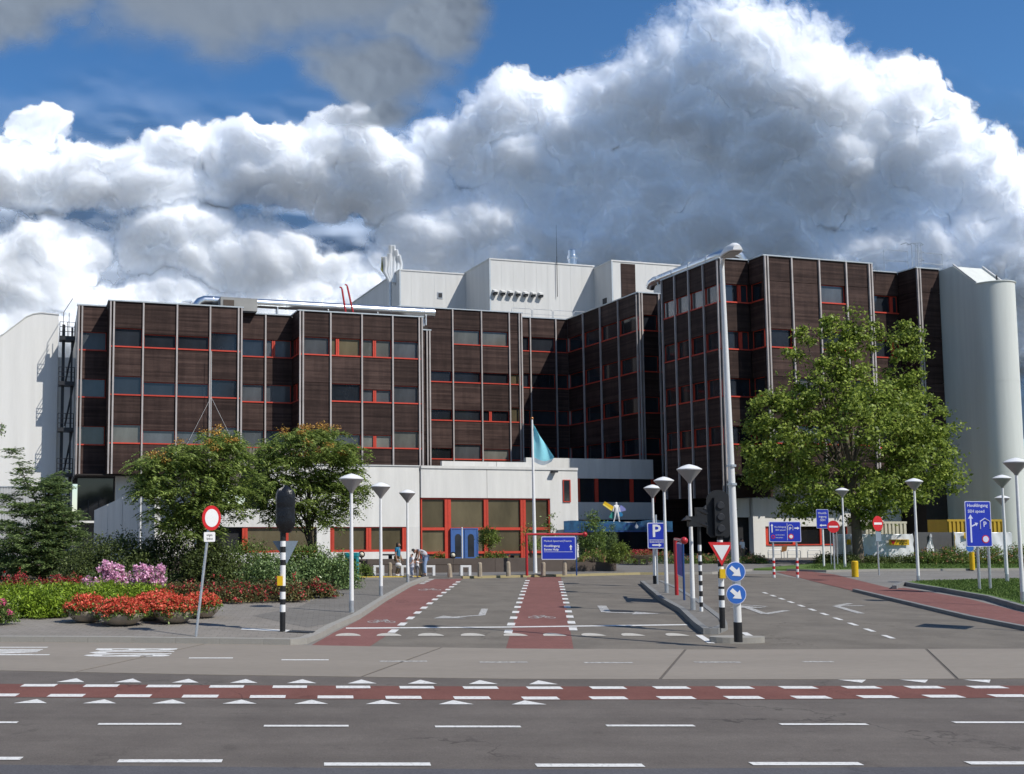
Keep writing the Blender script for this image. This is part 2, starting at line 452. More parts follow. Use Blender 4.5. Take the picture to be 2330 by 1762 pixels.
# ------------------------------------------------------------------ mesh helpers
class MB:
    """collects shapes for ONE mesh"""
    def __init__(s): s.v = []; s.f = []; s.mi = []
    def add(s, vs, fs, mi=0):
        o = len(s.v)
        s.v.extend([tuple(p) for p in vs])
        s.f.extend([tuple(i + o for i in f) for f in fs])
        s.mi.extend([mi] * len(fs))
        return s
    def box(s, x0, x1, y0, y1, z0, z1, mi=0):
        vs = [(x, y, z) for z in (z0, z1) for y in (y0, y1) for x in (x0, x1)]
        return s.add(vs, [(0, 2, 3, 1), (4, 5, 7, 6), (0, 1, 5, 4), (2, 6, 7, 3), (0, 4, 6, 2), (1, 3, 7, 5)], mi)
    def prism(s, poly, z0, z1, mi=0):
        """vertical prism over an xy polygon (counter-clockwise)"""
        n = len(poly)
        ar = sum(poly[i][0] * poly[(i + 1) % n][1] - poly[(i + 1) % n][0] * poly[i][1] for i in range(n))
        if ar < 0: poly = poly[::-1]
        vs = [(p[0], p[1], z0) for p in poly] + [(p[0], p[1], z1) for p in poly]
        fs = [tuple(range(n))[::-1], tuple(range(n, 2 * n))] + [(i, (i + 1) % n, n + (i + 1) % n, n + i) for i in range(n)]
        return s.add(vs, fs, mi)
    def sheet(s, poly, z, mi=0):
        n = len(poly)
        ar = sum(poly[i][0] * poly[(i + 1) % n][1] - poly[(i + 1) % n][0] * poly[i][1] for i in range(n))
        if ar < 0: poly = poly[::-1]
        return s.add([(p[0], p[1], z) for p in poly], [tuple(range(n))], mi)
    def plate(s, poly, y0, y1, mi=0):
        """upright plate over an xz polygon, front face at y0 (towards -y)"""
        n = len(poly)
        ar = sum(poly[i][0] * poly[(i + 1) % n][1] - poly[(i + 1) % n][0] * poly[i][1] for i in range(n))
        if ar < 0: poly = poly[::-1]
        vs = [(p[0], y0, p[1]) for p in poly] + [(p[0], y1, p[1]) for p in poly]
        fs = [tuple(range(n)), tuple(range(n, 2 * n))[::-1]] + [(i, n + i, n + (i + 1) % n, (i + 1) % n) for i in range(n)]
        return s.add(vs, fs, mi)
    def tube(s, pts, rad, seg=10, mi=0, caps=True):
        pts = [Vector(p) for p in pts]
        if not hasattr(rad, '__len__'): rad = [rad] * len(pts)
        vs, fs = [], []
        nrm = None
        for i, p in enumerate(pts):
            t = (pts[min(i + 1, len(pts) - 1)] - pts[max(i - 1, 0)]).normalized()
            if nrm is None:
                nrm = t.orthogonal().normalized()
            else:
                nrm = (nrm - t * nrm.dot(t))
                nrm = nrm.normalized() if nrm.length > 1e-6 else t.orthogonal().normalized()
            b = t.cross(nrm)
            for k in range(seg):
                a = 2 * math.pi * k / seg
                vs.append(p + (nrm * math.cos(a) + b * math.sin(a)) * rad[i])
        for i in range(len(pts) - 1):
            for k in range(seg):
                k2 = (k + 1) % seg
                fs.append((i * seg + k, i * seg + k2, (i + 1) * seg + k2, (i + 1) * seg + k))
        if caps:
            fs.append(tuple(range(seg))[::-1])
            fs.append(tuple((len(pts) - 1) * seg + k for k in range(seg)))
        return s.add(vs, fs, mi)
    def lathe(s, prof, seg=16, c=(0, 0, 0), mi=0, arc=None):
        """profile of (radius, z) turned about the z axis"""
        vs, fs = [], []
        for (r, z) in prof:
            for k in range(seg):
                a = 2 * math.pi * k / seg
                vs.append((c[0] + r * math.cos(a), c[1] + r * math.sin(a), c[2] + z))
        for i in range(len(prof) - 1):
            for k in range(seg):
                k2 = (k + 1) % seg
                fs.append((i * seg + k, i * seg + k2, (i + 1) * seg + k2, (i + 1) * seg + k))
        fs.append(tuple(range(seg))[::-1])
        fs.append(tuple((len(prof) - 1) * seg + k for k in range(seg)))
        return s.add(vs, fs, mi)
    def ball(s, c, r, seg=10, mi=0, sq=(1, 1, 1)):
        prof = [(max(1e-3, math.sin(math.pi * i / 6)) * r, -math.cos(math.pi * i / 6) * r) for i in range(7)]
        o = len(s.v)
        s.lathe(prof, seg, (0, 0, 0), mi)
        s.v[o:] = [(c[0] + x * sq[0], c[1] + y * sq[1], c[2] + z * sq[2]) for x, y, z in s.v[o:]]
        return s
    def mesh(s, name, mats, smooth=False):
        me = bpy.data.meshes.new(name)
        me.from_pydata(s.v, [], s.f)
        if not isinstance(mats, (list, tuple)): mats = [mats]
        for m in mats: me.materials.append(MT[m] if isinstance(m, str) else m)
        if len(mats) > 1:
            me.polygons.foreach_set('material_index', s.mi)
        if smooth:
            me.polygons.foreach_set('use_smooth', [True] * len(me.polygons))
            try: me.set_sharp_from_angle(angle=R(40))
            except Exception: pass
        me.update()
        return me

def link(name, data, parent=None, loc=None, rz=0.0):
    o = bpy.data.objects.new(name, data)
    COL.objects.link(o)
    if parent is not None: o.parent = parent
    if loc is not None: o.location = loc
    if rz: o.rotation_euler = (0, 0, rz)
    return o

def thing(name, label, cat, loc=(0, 0, 0), rz=0.0, group=None):
    o = link(name, None, None, loc, rz)
    o.empty_display_size = 0.3
    o['label'] = label
    o['category'] = cat
    if group: o['group'] = group
    return o

def part(name, mb, mats, parent, loc=None, rz=0.0, smooth=False, label=None, kind=None):
    me = mb.mesh(name, mats, smooth) if isinstance(mb, MB) else mb
    o = link(name, me, parent, loc, rz)
    if label: o['label'] = label
    if kind: o['kind'] = kind
    return o

def struct(name, mb, mats, kind='structure', label=None):
    o = link(name, mb.mesh(name, mats))
    o['kind'] = kind
    if label: o['label'] = label
    return o

def copy_tree(o, parent=None):
    c = o.copy()
    COL.objects.link(c)
    c.parent = parent
    for ch in list(o.children): copy_tree(ch, c)
    return c

_cache = {}
def shared(key, fn):
    if key not in _cache: _cache[key] = fn()
    return _cache[key]

def text_mesh(txt, size, mat, depth=0.003, align='CENTER', bold=False):
    """flat lettering in the xz plane facing -y"""
    key = ('txt', txt, size, mat, depth, align, bold)
    def mkit():
        cu = bpy.data.curves.new('lettering', 'FONT')
        cu.body = txt
        cu.size = size
        cu.align_x = align
        cu.align_y = 'CENTER'
        cu.resolution_u = 2
        if bold: cu.offset = size * 0.018
        ob = bpy.data.objects.new('tmp', cu)
        COL.objects.link(ob)
        dg = bpy.context.evaluated_depsgraph_get()
        me = bpy.data.meshes.new_from_object(ob.evaluated_get(dg))
        bpy.data.objects.remove(ob)
        me.transform(Matrix.Rotation(math.pi / 2, 4, 'X'))
        me.materials.clear()
        me.materials.append(MT[mat])
        return me
    return shared(key, mkit)

def rrect(x0, x1, z0, z1, r=0.05, n=4):
    pts = []
    for (cx, cz, a0) in ((x1 - r, z1 - r, 0), (x0 + r, z1 - r, 90), (x0 + r, z0 + r, 180), (x1 - r, z0 + r, 270)):
        for k in range(n + 1):
            a = R(a0 + 90 * k / n)
            pts.append((cx + r * math.cos(a), cz + r * math.sin(a)))
    return pts

def disc(cx, cz, r, n=28):
    return [(cx + r * math.cos(2 * math.pi * k / n), cz + r * math.sin(2 * math.pi * k / n)) for k in range(n)]

def arrow_poly(cx, cz, ang, L, w=0.16, hw=0.42, hl=0.4):
    """straight arrow polygon of length L pointing at angle ang"""
    w, hw, hl = w * L, hw * L, hl * L
    p = [(-L / 2, -w / 2), (L / 2 - hl, -w / 2), (L / 2 - hl, -hw / 2), (L / 2, 0), (L / 2 - hl, hw / 2), (L / 2 - hl, w / 2), (-L / 2, w / 2)]
    c, s_ = math.cos(ang), math.sin(ang)
    return [(cx + x * c - z * s_, cz + x * s_ + z * c) for x, z in p]

# ------------------------------------------------------------------ the ground, roads and pavements
def gp(pts, z=0.0): return [(G(x, y).x, G(x, y).y) for x, y in pts]

mb = MB()
mb.sheet([(-900, -150), (900, -150), (900, 2500), (-900, 2500)], -0.006)
struct('ground', mb, 'ground')

def strip_poly(a, b):
    """sheet between two surveyed edges, both carried on beyond the picture"""
    A_, B_ = gp(a), gp(b)
    def ext(P):
        l = (P[0][0] - 40, P[0][1] + 40 * (P[0][1] - P[1][1]) / (P[1][0] - P[0][0]) * 0.5)
        r = (P[-1][0] + 40, P[-1][1])
        return [l] + P + [r]
    return ext(A_) + ext(B_)[::-1]

E_near = [(0, 1741), (500, 1746), (1165, 1752), (1800, 1748), (2330, 1745)]
E_red0 = [(0, 1587), (500, 1590), (1165, 1594), (1800, 1592), (2330, 1588)]
E_red1 = [(0, 1557), (500, 1560), (1165, 1563), (1800, 1562), (2330, 1561)]
E_st0 = [(0, 1527), (500, 1537), (1165, 1546), (1800, 1547), (2330, 1545)]
E_st1 = [(0, 1461), (300, 1463), (600, 1467), (850, 1472), (1165, 1477), (1650, 1479), (2330, 1477)]

mb = MB()
road_main = gp(E_st0)
lo = [(-46, -60), (60, -60)]
mb.sheet([lo[0], lo[1], (60, road_main[-1][1])] + road_main[::-1] + [(-46, road_main[0][1] + 2)], 0.0)
main_road = struct('main_road', mb, 'asphalt')
mb = MB()
nr = gp(E_near)
mb.sheet([lo[0], lo[1], (60, nr[-1][1])] + nr[::-1] + [(-46, nr[0][1])], 0.004)
near_lane = struct('near_lane', mb, 'asphalt_blue')
mb = MB()
mb.sheet(strip_poly(E_red0, E_red1), 0.004)
cycle_crossing = struct('cycle_crossing', mb, 'redpath')

# concrete bus lane: slabs with slanting joints
def edge_y(E_, x):
    P = gp(E_)
    for (x0, y0), (x1, y1) in zip(P, P[1:]):
        if x <= x1 or (x1, y1) == P[-1]:
            return y0 + (y1 - y0) * (x - x0) / (x1 - x0)
mb = MB()
mb.sheet(strip_poly(E_st0, E_st1), 0.0)
bus_lane = struct('bus_lane', mb, 'joint')
bus_lane['label'] = 'pale concrete bus lane running beside the main road'
step = 5.12
xs = [5.67 + step * k for k in range(-6, 6)]
for a, b in zip(xs, xs[1:]):
    q = []
    g_ = 0.03
    n = 4
    for k in range(n + 1):
        x = a + g_ + (b - a - 2 * g_) * k / n
        q.append((x, edge_y(E_st0, x) + 0.01))
    for k in range(n, -1, -1):
        x = a + g_ + 1.85 + (b - a - 2 * g_) * k / n
        q.append((x, edge_y(E_st1, x) - 0.01))
    m_ = MB()
    m_.prism(q, 0.001, 0.009)
    part('slab', m_, 'slab', bus_lane)

# entrance road and the road on the right
far_edge = [(813, 1317.5), (960, 1317), (1053, 1316.6), (1300, 1311.5), (1457, 1307.5), (1620, 1307), (1760, 1306)]
mb = MB()
side = gp([(720, 1472), (850, 1472), (1165, 1477), (1650, 1479), (2330, 1477), (2460, 1477), (2460, 1440), (2330, 1434), (2195, 1407.5), (2037, 1369.5), (1942, 1345.5), (1850, 1323.5)])
mb.sheet(side + gp(far_edge[::-1]) + gp([(979, 1318), (935, 1336), (879, 1369), (819, 1410), (760, 1440), (705, 1471)]), 0.0)
side_road = struct('entrance_road', mb, 'asphalt_side')
mb = MB()
mb.sheet(gp([(705, 1471), (841, 1472), (893, 1438), (1053, 1317), (979, 1318), (935, 1336), (879, 1369), (819, 1410), (760, 1440)]), 0.004)
left_lane = struct('red_cycle_lane', mb, 'redlane')
mb = MB()
mb.sheet(gp([(1151, 1477), (1305, 1477.5), (1276, 1312), (1200, 1314)]), 0.004)
mid_lane = struct('red_clinker_lane', mb, 'redbrick')
mb = MB()
mb.sheet(gp([(1765, 1302), (1821, 1298), (1900, 1308), (2030, 1340), (2057, 1338), (2200, 1362), (2330, 1395), (2480, 1436), (2480, 1480), (2330, 1433), (2195, 1407), (2037, 1369), (1942, 1345), (1850, 1323)]), 0.006)
right_path = struct('red_cycle_path', mb, 'redbrick')

# pavements are raised slabs behind kerbs
KH = 0.12
def raised(name, pix, mat, h=KH, label=None):
    m_ = MB()
    m_.prism(gp(pix), -0.005, h)
    return struct(name, m_, mat, label=label)

def kerb(name, pix, w, h, mat, parent=None, closed=False, world=False, inset=1, stone=1.0):
    """kerb stones laid end to end along a surveyed line; the body lies to the left of the line"""
    P = [Vector((p[0], p[1])) for p in (pix if world else gp(pix))]
    if closed: P.append(P[0])
    # resample
    out = []
    rest = 0.0
    root = link(name, None)
    root['kind'] = 'structure'
    segs = []
    for a, b in zip(P, P[1:]):
        L = (b - a).length
        n = max(1, round(L / stone))
        for k in range(n):
            segs.append((a + (b - a) * k / n, a + (b - a) * (k + 1) / n))
    for a, b in segs:
        d = (b - a).normalized()
        nrm = Vector((-d.y, d.x)) * inset
        g2 = 0.004
        a2, b2 = a + d * g2, b - d * g2
        q = [a2 - nrm * 0.004, b2 - nrm * 0.004, b2 + nrm * w, a2 + nrm * w]
        m_ = MB()
        c = (a + b) / 2
        m_.prism([(p.x - c.x, p.y - c.y) for p in q], -0.004 - 0.0007 * (len(root.children) % 3), h + 0.0016 * (len(root.children) % 4))
        # chamfered front edge
        part('kerb_stone', m_, mat, root, (c.x, c.y, 0))
    return root

walk_edge = [(-60, 1462), (0, 1462), (300, 1464), (600, 1468), (660, 1469), (700, 1465), (735, 1450), (765, 1432), (819, 1408), (879, 1367), (935, 1334), (975, 1319)]
raised('left_pavement', walk_edge + [(960, 1316), (814, 1317.5), (814, 1322), (796, 1335), (700, 1371), (580, 1375), (495, 1378), (300, 1383), (160, 1389), (57, 1397), (0, 1413), (-60, 1420)], 'tiles',
       label='grey tiled pavement with planters')
m_ = MB()
m_.sheet(gp([(575, 1412), (680, 1390), (790, 1341), (815, 1326), (960, 1318), (930, 1331), (873, 1365), (812, 1405), (758, 1428), (700, 1440)], 0), KH + 0.004)
struct('pavement_repair', m_, 'tilesdark', label='darker tiles along the kerb of the entrance road')
kerb('left_kerb', walk_edge, 0.2, KH + 0.01, 'kerb')
m_ = MB()
m_.sheet(gp([(552, 1441.5), (660, 1446), (653, 1450.5), (547, 1445)]), KH + 0.008)
struct('pavement_stripe', m_, 'paint')
m_ = MB()
m_.sheet(gp([(664, 1447), (718, 1450), (712, 1454), (650, 1451.5)]), KH + 0.016)
struct('drain_plate', m_, 'darkmetal')

# bed soil on the left, raised a little and running back to the building
m_ = MB()
m_.prism(gp([(0, 1411), (57, 1395), (160, 1387), (300, 1381), (495, 1376), (580, 1373), (700, 1369), (794, 1334), (812, 1320), (812, 1317), (760, 1300), (500, 1283), (-300, 1283), (-60, 1418)]), -0.004, 0.16)
struct('planting_bed', m_, 'soil')

# median island with a dark side
isl = [(1457, 1329.5), (1501, 1369), (1545, 1394), (1581, 1430), (1600, 1444), (1634, 1444), (1656, 1434), (1650, 1420), (1590, 1374), (1545, 1346), (1506, 1329)]
raised('median_island', isl, 'tilesdark', 0.13)
kerb('median_kerb', isl, 0.16, 0.145, 'kerbdark', closed=True)
m_ = MB()
c_ = G(1668, 1462)
m_.prism([(c_.x + 0.62 * math.cos(t_) * (1.15 if math.cos(t_) > 0 else 0.85), c_.y + 0.26 * math.sin(t_)) for t_ in [2 * math.pi * k / 20 for k in range(20)]], 0, 0.13)
struct('island_nose', m_, 'kerb', label='small concrete nose around the tall lamp post')

# grass island on the right, its kerb, the verge beyond and the road between
gi_ = [(2063, 1331), (2150, 1347), (2260, 1366), (2330, 1387), (2600, 1450), (2600, 1324), (2330, 1323), (2180, 1327)]
raised('grass_island', gi_, 'grass', 0.14)
kerb('grass_island_kerb', [(2030, 1341), (2040, 1334), (2060, 1332), (2150, 1347), (2260, 1367), (2330, 1388), (2600, 1452)], 0.16, 0.15, 'kerbdark', inset=-1)
kerb('path_kerb', [(1940, 1346), (2037, 1370), (2195, 1408), (2330, 1435), (2500, 1470)], 0.16, 0.10, 'kerbdark', inset=1)
verge = [(1715, 1298), (1800, 1299), (1880, 1302), (2000, 1299.5), (2330, 1297.5), (2700, 1296), (2700, 1268), (2080, 1272), (1990, 1274), (1880, 1280), (1840, 1287)]
raised('grass_verge', verge, 'grass', 0.10)
kerb('verge_kerb', [(1790, 1299.5), (1880, 1302.5), (2000, 1300), (2330, 1298), (2700, 1296.5)], 0.15, 0.11, 'kerb', inset=1, stone=1.5)

# forecourt beyond the yellow kerb
m_ = MB()
fc = gp([(813, 1316.5), (960, 1316), (1053, 1315.6), (1300, 1310.5), (1457, 1306.5), (1620, 1305.5), (1715, 1298)])
m_.prism(fc + [tuple(UW(60, 66)[:2]), tuple(UW(60, 90)[:2]), tuple(UW(8, 90)[:2]), tuple(UW(10, 62)[:2])], -0.005, 0.10)
struct('forecourt', m_, 'clinkerdark')
kerb('yellow_kerb', [(812, 1320.5), (900, 1320), (958, 1319)], 0.5, 0.15, 'kerbyellow', inset=1)
kerb('faded_yellow_kerb', [(1053, 1317), (1300, 1312), (1457, 1308), (1512, 1308.5)], 0.14, 0.112, 'kerbfaded', inset=1)
kerb('forecourt_kerb', [(1515, 1307), (1620, 1307), (1712, 1299.5)], 0.15, 0.105, 'kerb', inset=1)

# ------------------------------------------------------------------ paint on the roads (parts of their road)
MZ = 0.0085
def mark(name, poly, parent, mat='paint', z=MZ):
    c = (sum(p[0] for p in poly) / len(poly), sum(p[1] for p in poly) / len(poly))
    m_ = MB()
    m_.sheet([(p[0] - c[0], p[1] - c[1]) for p in poly], 0)
    return part(name, m_, mat, parent, (c[0], c[1], z))

def dash(px0, px1, py, t, parent, mat='paint', slope=0.0, z=MZ):
    a, b = G(px0, py), G(px1, py + slope)
    mark('lane_dash', [(a.x, a.y - t / 2), (b.x, b.y - t / 2), (b.x, b.y + t / 2), (a.x, a.y + t / 2)], parent, mat, z)

S_ = 1.0533
for a, b, y in ((-140, 47, 1640), (255, 480, 1645.5), (700, 930, 1652.5), (1158, 1390, 1655), (1622, 1860, 1651.5), (2090, 2330, 1650)):
    dash(a * S_, b * S_, y * S_, 0.15, main_road)
for a, b, y in ((-140, 38, 1562), (212, 392, 1565.5), (570, 753, 1569.5), (940, 1125, 1571), (1310, 1500, 1569), (1685, 1874, 1566), (2060, 2250, 1562)):
    dash(a * S_, b * S_, y * S_, 0.115, main_road)
for a, b, y in ((-70, 107, 1416), (205, 303, 1419), (408, 503, 1423), (608, 710, 1427), (820, 923, 1430), (1036, 1140, 1432), (1262, 1367, 1433), (1500, 1600, 1432), (1735, 1800, 1431)):
    dash(a * S_, b * S_, y * S_, 0.13, bus_lane, 'paintworn' if a > 700 else 'paint', z=0.0125)
# blocks along both edges of the cycle crossing
for k in range(-9, 14):
    x = 3.21 + 1.035 * k
    y = edge_y(E_red1, x) - 0.16
    mark('edge_block', [(x, y - 0.13), (x + 0.56, y - 0.13), (x + 0.56, y + 0.13), (x, y + 0.13)], cycle_crossing)
for k in range(-9, 13):
    x = 2.95 + 1.045 * k
    y = edge_y(E_red0, x) + 0.16
    mark('edge_block', [(x, y - 0.13), (x + 0.55, y - 0.13), (x + 0.55, y + 0.13), (x, y + 0.13)], cycle_crossing)
# give-way teeth
for a, b in ((128, 192), (260, 322), (391, 452), (523, 586), (653, 720), (791, 857), (928, 995), (1067, 1133), (1204, 1270)):
    f_ = (a - 128) / 1076.0
    p, q = G(a, 1553.5 + 5.0 * f_), G(b, 1553.5 + 5.0 * f_)
    mark('give_way_tooth', [(p.x, p.y), (q.x, q.y), ((p.x + q.x) / 2, p.y + 0.44)], main_road)
for a, b in ((1906, 1971), (2047, 2112), (2192, 2254)):
    p, q = G(a, 1548), G(b, 1548)
    mark('give_way_tooth', [(p.x, p.y), (q.x, q.y), ((p.x + q.x) / 2, p.y - 0.34)], main_road)
for a, b in ((31, 107), (188, 264), (346, 423), (506, 584), (669, 747), (832, 913), (998, 1078), (1164, 1244)):
    f_ = (a - 31) / 1133.0
    p, q = G(a, 1601.5 + 3.0 * f_), G(b, 1601.5 + 3.0 * f_)
    mark('give_way_tooth', [(p.x, p.y), (q.x, q.y), ((p.x + q.x) / 2, p.y + 0.36)], main_road)
# LIJN BUS lettering on the bus lane, reading for a driver going to the right
def road_text(txt, cx, cy, length, width, parent):
    cu = bpy.data.curves.new('lettering', 'FONT')
    cu.body = txt
    cu.align_x = 'CENTER'
    cu.align_y = 'CENTER'
    cu.resolution_u = 2
    cu.offset = 0.03
    ob = bpy.data.objects.new('tmp', cu)
    COL.objects.link(ob)
    dg = bpy.context.evaluated_depsgraph_get()
    me = bpy.data.meshes.new_from_object(ob.evaluated_get(dg))
    bpy.data.objects.remove(ob)
    w_ = max(v.co.x for v in me.vertices) - min(v.co.x for v in me.vertices)
    h_ = max(v.co.y for v in me.vertices) - min(v.co.y for v in me.vertices)
    me.transform(Matrix.Rotation(-math.pi / 2, 4, 'Z') @ Matrix.Diagonal((width / w_, length / h_, 1, 1)))
    me.materials.clear()
    me.materials.append(MT['paint'])
    o = link('painted_word', me, parent, (cx, cy, 0.0128))
    return o
a, b = G(195, 1488), G(395, 1474)
road_text('BUS', (a.x + b.x) / 2, 22.05, 1.75, 1.35, bus_lane)
road_text('LIJN', -6.85, 22.3, 1.9, 1.35, bus_lane)
# entrance road paint
p, q = G(787, 1430.5), G(1563, 1422.5)
mark('stop_line', [(p.x, p.y - 0.14), (G(1150, 1428).x, G(1150, 1428).y - 0.13), (q.x, q.y - 0.14), (q.x, q.y + 0.14), (G(1150, 1428).x, G(1150, 1428).y + 0.13), (p.x, p.y + 0.14)], side_road, 'paint', 0.0095)
for a, b in ((763, 821), (857, 914), (951, 1011), (1049, 1105), (1147, 1202), (1238, 1290), (1326, 1380), (1418, 1469), (1520, 1570)):
    p, q = G(a, 1448), G(b, 1448)
    n = 9
    mark('hump_mark', [(p.x + (q.x - p.x) * (0.5 - 0.5 * math.cos(math.pi * k / n)), p.y + 0.62 * math.sin(math.pi * k / n)) for k in range(n + 1)], side_road, 'bump', 0.0095)
def dots(p0, p1, n, w, l, parent, mat='paint'):
    a, b = G(*p0), G(*p1)
    d = (b - a).normalized()
    nn = Vector((-d.y, d.x, 0))
    for k in range(n):
        c = a + (b - a) * (k / (n - 1))
        mark('edge_dot', [tuple((c + d * sx * l / 2 + nn * sy * w / 2)[:2]) for sx, sy in ((-1, -1), (1, -1), (1, 1), (-1, 1))], parent, mat, 0.0095)
dots((895, 1437), (1042, 1325), 13, 0.19, 0.8, side_road)
dots((1157, 1438), (1200, 1322), 13, 0.2, 0.75, side_road)
dots((1304, 1432), (1276, 1325), 13, 0.2, 0.75, side_road)
dots((962, 1328), (980, 1319.5), 3, 0.22, 1.2, side_road, 'paintworn')
def stroke(pix, w, parent, mat='paintworn', name='arrow_mark', head=None):
    P = [G(*p) for p in pix]
    for i, (a, b) in enumerate(zip(P, P[1:])):
        d = (b - a).normalized()
        nn = Vector((-d.y, d.x, 0))
        mark(name, [tuple((a + nn * w / 2)[:2]), tuple((b + nn * w / 2)[:2]), tuple((b - nn * w / 2)[:2]), tuple((a - nn * w / 2)[:2])], parent, mat, 0.0095 + 0.0006 * i)
    if head:
        a, b = P[-2], P[-1]
        d = (b - a).normalized()
        nn = Vector((-d.y, d.x, 0))
        mark(name, [tuple((b + nn * head)[:2]), tuple((b + d * head * 1.6)[:2]), tuple((b - nn * head)[:2])], parent, mat, 0.0108)
stroke([(1103, 1386), (1096, 1401), (1035, 1405)], 0.2, side_road, head=0.5)
stroke([(1369, 1379), (1379, 1394), (1442, 1396)], 0.28, side_road, head=0.5)
stroke([(1790, 1390), (1740, 1398), (1702, 1384)], 0.22, side_road, head=0.55)
stroke([(1745, 1381), (1690, 1377)], 0.2, side_road)
stroke([(1960, 1397), (1902, 1380), (1965, 1379)], 0.22, side_road)
stroke([(1905, 1379), (1935, 1374)], 0.2, side_road)
dots((1741, 1350), (2021, 1450), 11, 0.13, 0.75, side_road)
stroke([(1590, 1446), (1619, 1465)], 0.16, side_road, 'paint', 'edge_line')
stroke([(1692, 1440), (1713, 1452)], 0.16, side_road, 'paint', 'edge_line')
stroke([(1718, 1455), (1724, 1459)], 0.16, side_road, 'paint', 'edge_line')
def bike(px, py, s, parent):
    """cycle symbol: two wheels, a frame and handlebars"""
    c = G(px, py)
    def P(x, y): return (c.x + x * s, c.y + y * s * 1.9)
    for wx in (-0.55, 0.55):
        n = 18
        ro, ri = 0.36, 0.27
        vs = [P(wx + ro * math.cos(2 * math.pi * k / n), ro * math.sin(2 * math.pi * k / n)) for k in range(n)] + [P(wx + ri * math.cos(2 * math.pi * k / n), ri * math.sin(2 * math.pi * k / n)) for k in range(n)]
        m_ = MB()
        m_.add([(x, y, 0.0095) for x, y in vs], [(k, (k + 1) % n, n + (k + 1) % n, n + k) for k in range(n)])
        part('cycle_symbol', m_, 'paintworn', parent)
    m_ = MB()
    for (x0, y0, x1, y1) in ((-0.55, 0, -0.1, 0.0), (-0.1, 0, -0.25, 0.6), (-0.25, 0.55, 0.42, 0.55), (0.42, 0.55, -0.1, 0), (0.55, 0, 0.38, 0.8), (0.2, 0.8, 0.5, 0.8), (-0.4, 0.65, -0.12, 0.65)):
        d = Vector((x1 - x0, y1 - y0)).normalized()
        nn = Vector((-d.y, d.x)) * 0.05
        m_.add([P(x0 + nn.x, y0 + nn.y) + (0.0102,), P(x0 - nn.x, y0 - nn.y) + (0.0102,), P(x1 - nn.x, y1 - nn.y) + (0.0102,), P(x1 + nn.x, y1 + nn.y) + (0.0102,)], [(0, 1, 2, 3)])
    part('cycle_symbol', m_, 'paintworn', parent)
bike(868, 1416, 0.42, left_lane)
bike(1233, 1406, 0.42, mid_lane)
bike(978, 1343, 0.5, left_lane)

# ------------------------------------------------------------------ the hospital
ZR1, ZR2 = 18.15, 21.45
SILLS = [8.2, 11.6, 15.0, 18.4]

def bmesh_box(key, dims, mat):
    return shared((key, tuple(round(d, 3) for d in dims), mat), lambda: MB().box(*dims).mesh(key, mat))

def facade(parent, p0, rot, edges, z0, zr, spec, corner=(True, True), cope=True, mull_w=0.11):
    """board panels, mullions and windows of one facade; p0 and rot in the wing's own frame, rows from the bottom"""
    c, s_ = math.cos(rot), math.sin(rot)
    def loc(s, t, z): return (p0[0] + s * c - t * s_, p0[1] + s * s_ + t * c, z)
    for bi, (a, b) in enumerate(zip(edges, edges[1:])):
        w = b - a
        z = z0
        rows = spec[bi] if bi < len(spec) else [None]
        for ri, sill in enumerate(SILLS):
            if sill > zr - 1.0: break
            win = rows[ri] if ri < len(rows) else None
            if win is None:
                top = min(sill + 1.3, zr)
                if top - z > 0.2:
                    part('cladding_panel', bmesh_box('cladding_panel', (0.012, w - 0.012, 0, 0.22, 0, top - z - 0.03), 'planks'), 'planks', parent, loc(a, 0, z), rot)
                z = top
                continue
            h, glass, post = win
            if sill - z > 0.05:
                part('cladding_panel', bmesh_box('cladding_panel', (0.012, w - 0.012, 0, 0.22, 0, sill - z - 0.10), 'planks'), 'planks', parent, loc(a, 0, z), rot)
            def mkf():
                m_ = MB()
                x0, x1 = 0.06, w - 0.06
                m_.box(x0, x0 + 0.035, 0.13, 0.215, 0.0, h)
                m_.box(x1 - 0.035, x1, 0.13, 0.215, 0.0, h)
                m_.box(x0 + 0.035, x1 - 0.035, 0.16, 0.215, h - 0.04, h)
                if post is not None:
                    m_.box(x0 + (x1 - x0) * post - 0.12, x0 + (x1 - x0) * post - 0.01, 0.06, 0.21, 0, h - 0.07)
                    m_.box(x0 + (x1 - x0) * post + 0.01, x0 + (x1 - x0) * post + 0.12, 0.06, 0.21, 0, h - 0.07)
                return m_.mesh('window', 'red')
            wo = part('window', shared(('win', round(w, 2), h, post), mkf), 'red', parent, loc(a, 0, sill), rot)
            part('pane', bmesh_box('pane', (0.097, w - 0.097, 0.17, 0.2, 0.005, h - 0.042), glass), glass, wo)
            part('sill', bmesh_box('sill', (0.03, w - 0.03, -0.05, 0.2, -0.095, -0.004), 'red'), 'red', wo)
            z = sill + h
        if zr - z > 0.1:
            part('cladding_panel', bmesh_box('cladding_panel', (0.012, w - 0.012, 0, 0.22, 0, zr - z), 'planks'), 'planks', parent, loc(a, 0, z), rot)
    for i, e in enumerate(edges):
        first, last = i == 0, i == len(edges) - 1
        if (first and not corner[0]) or (last and not corner[1]): continue
        off = 0.09 if first else (-0.09 if last else 0)
        part('mullion', bmesh_box('mullion', (-mull_w / 2, mull_w / 2, -0.13, -0.004, 0, zr - z0 - 0.02), 'mullion'), 'mullion', parent, loc(e + off, 0, z0), rot)
        if (first and corner[0] == 2) or (last and corner[1] == 2):
            part('mullion', bmesh_box('mullion', (-mull_w / 2, mull_w / 2, -0.13, -0.004, 0, zr - z0 - 0.02), 'mullion'), 'mullion', parent, loc(e + off * 3.6, 0, z0), rot)
    if cope:
        L = edges[-1] - edges[0]
        part('coping', bmesh_box('coping', (-0.05, L + 0.05, -0.10, 0.32, 0, 0.09), 'coping'), 'coping', parent, loc(edges[0], 0, zr + 0.002), rot)

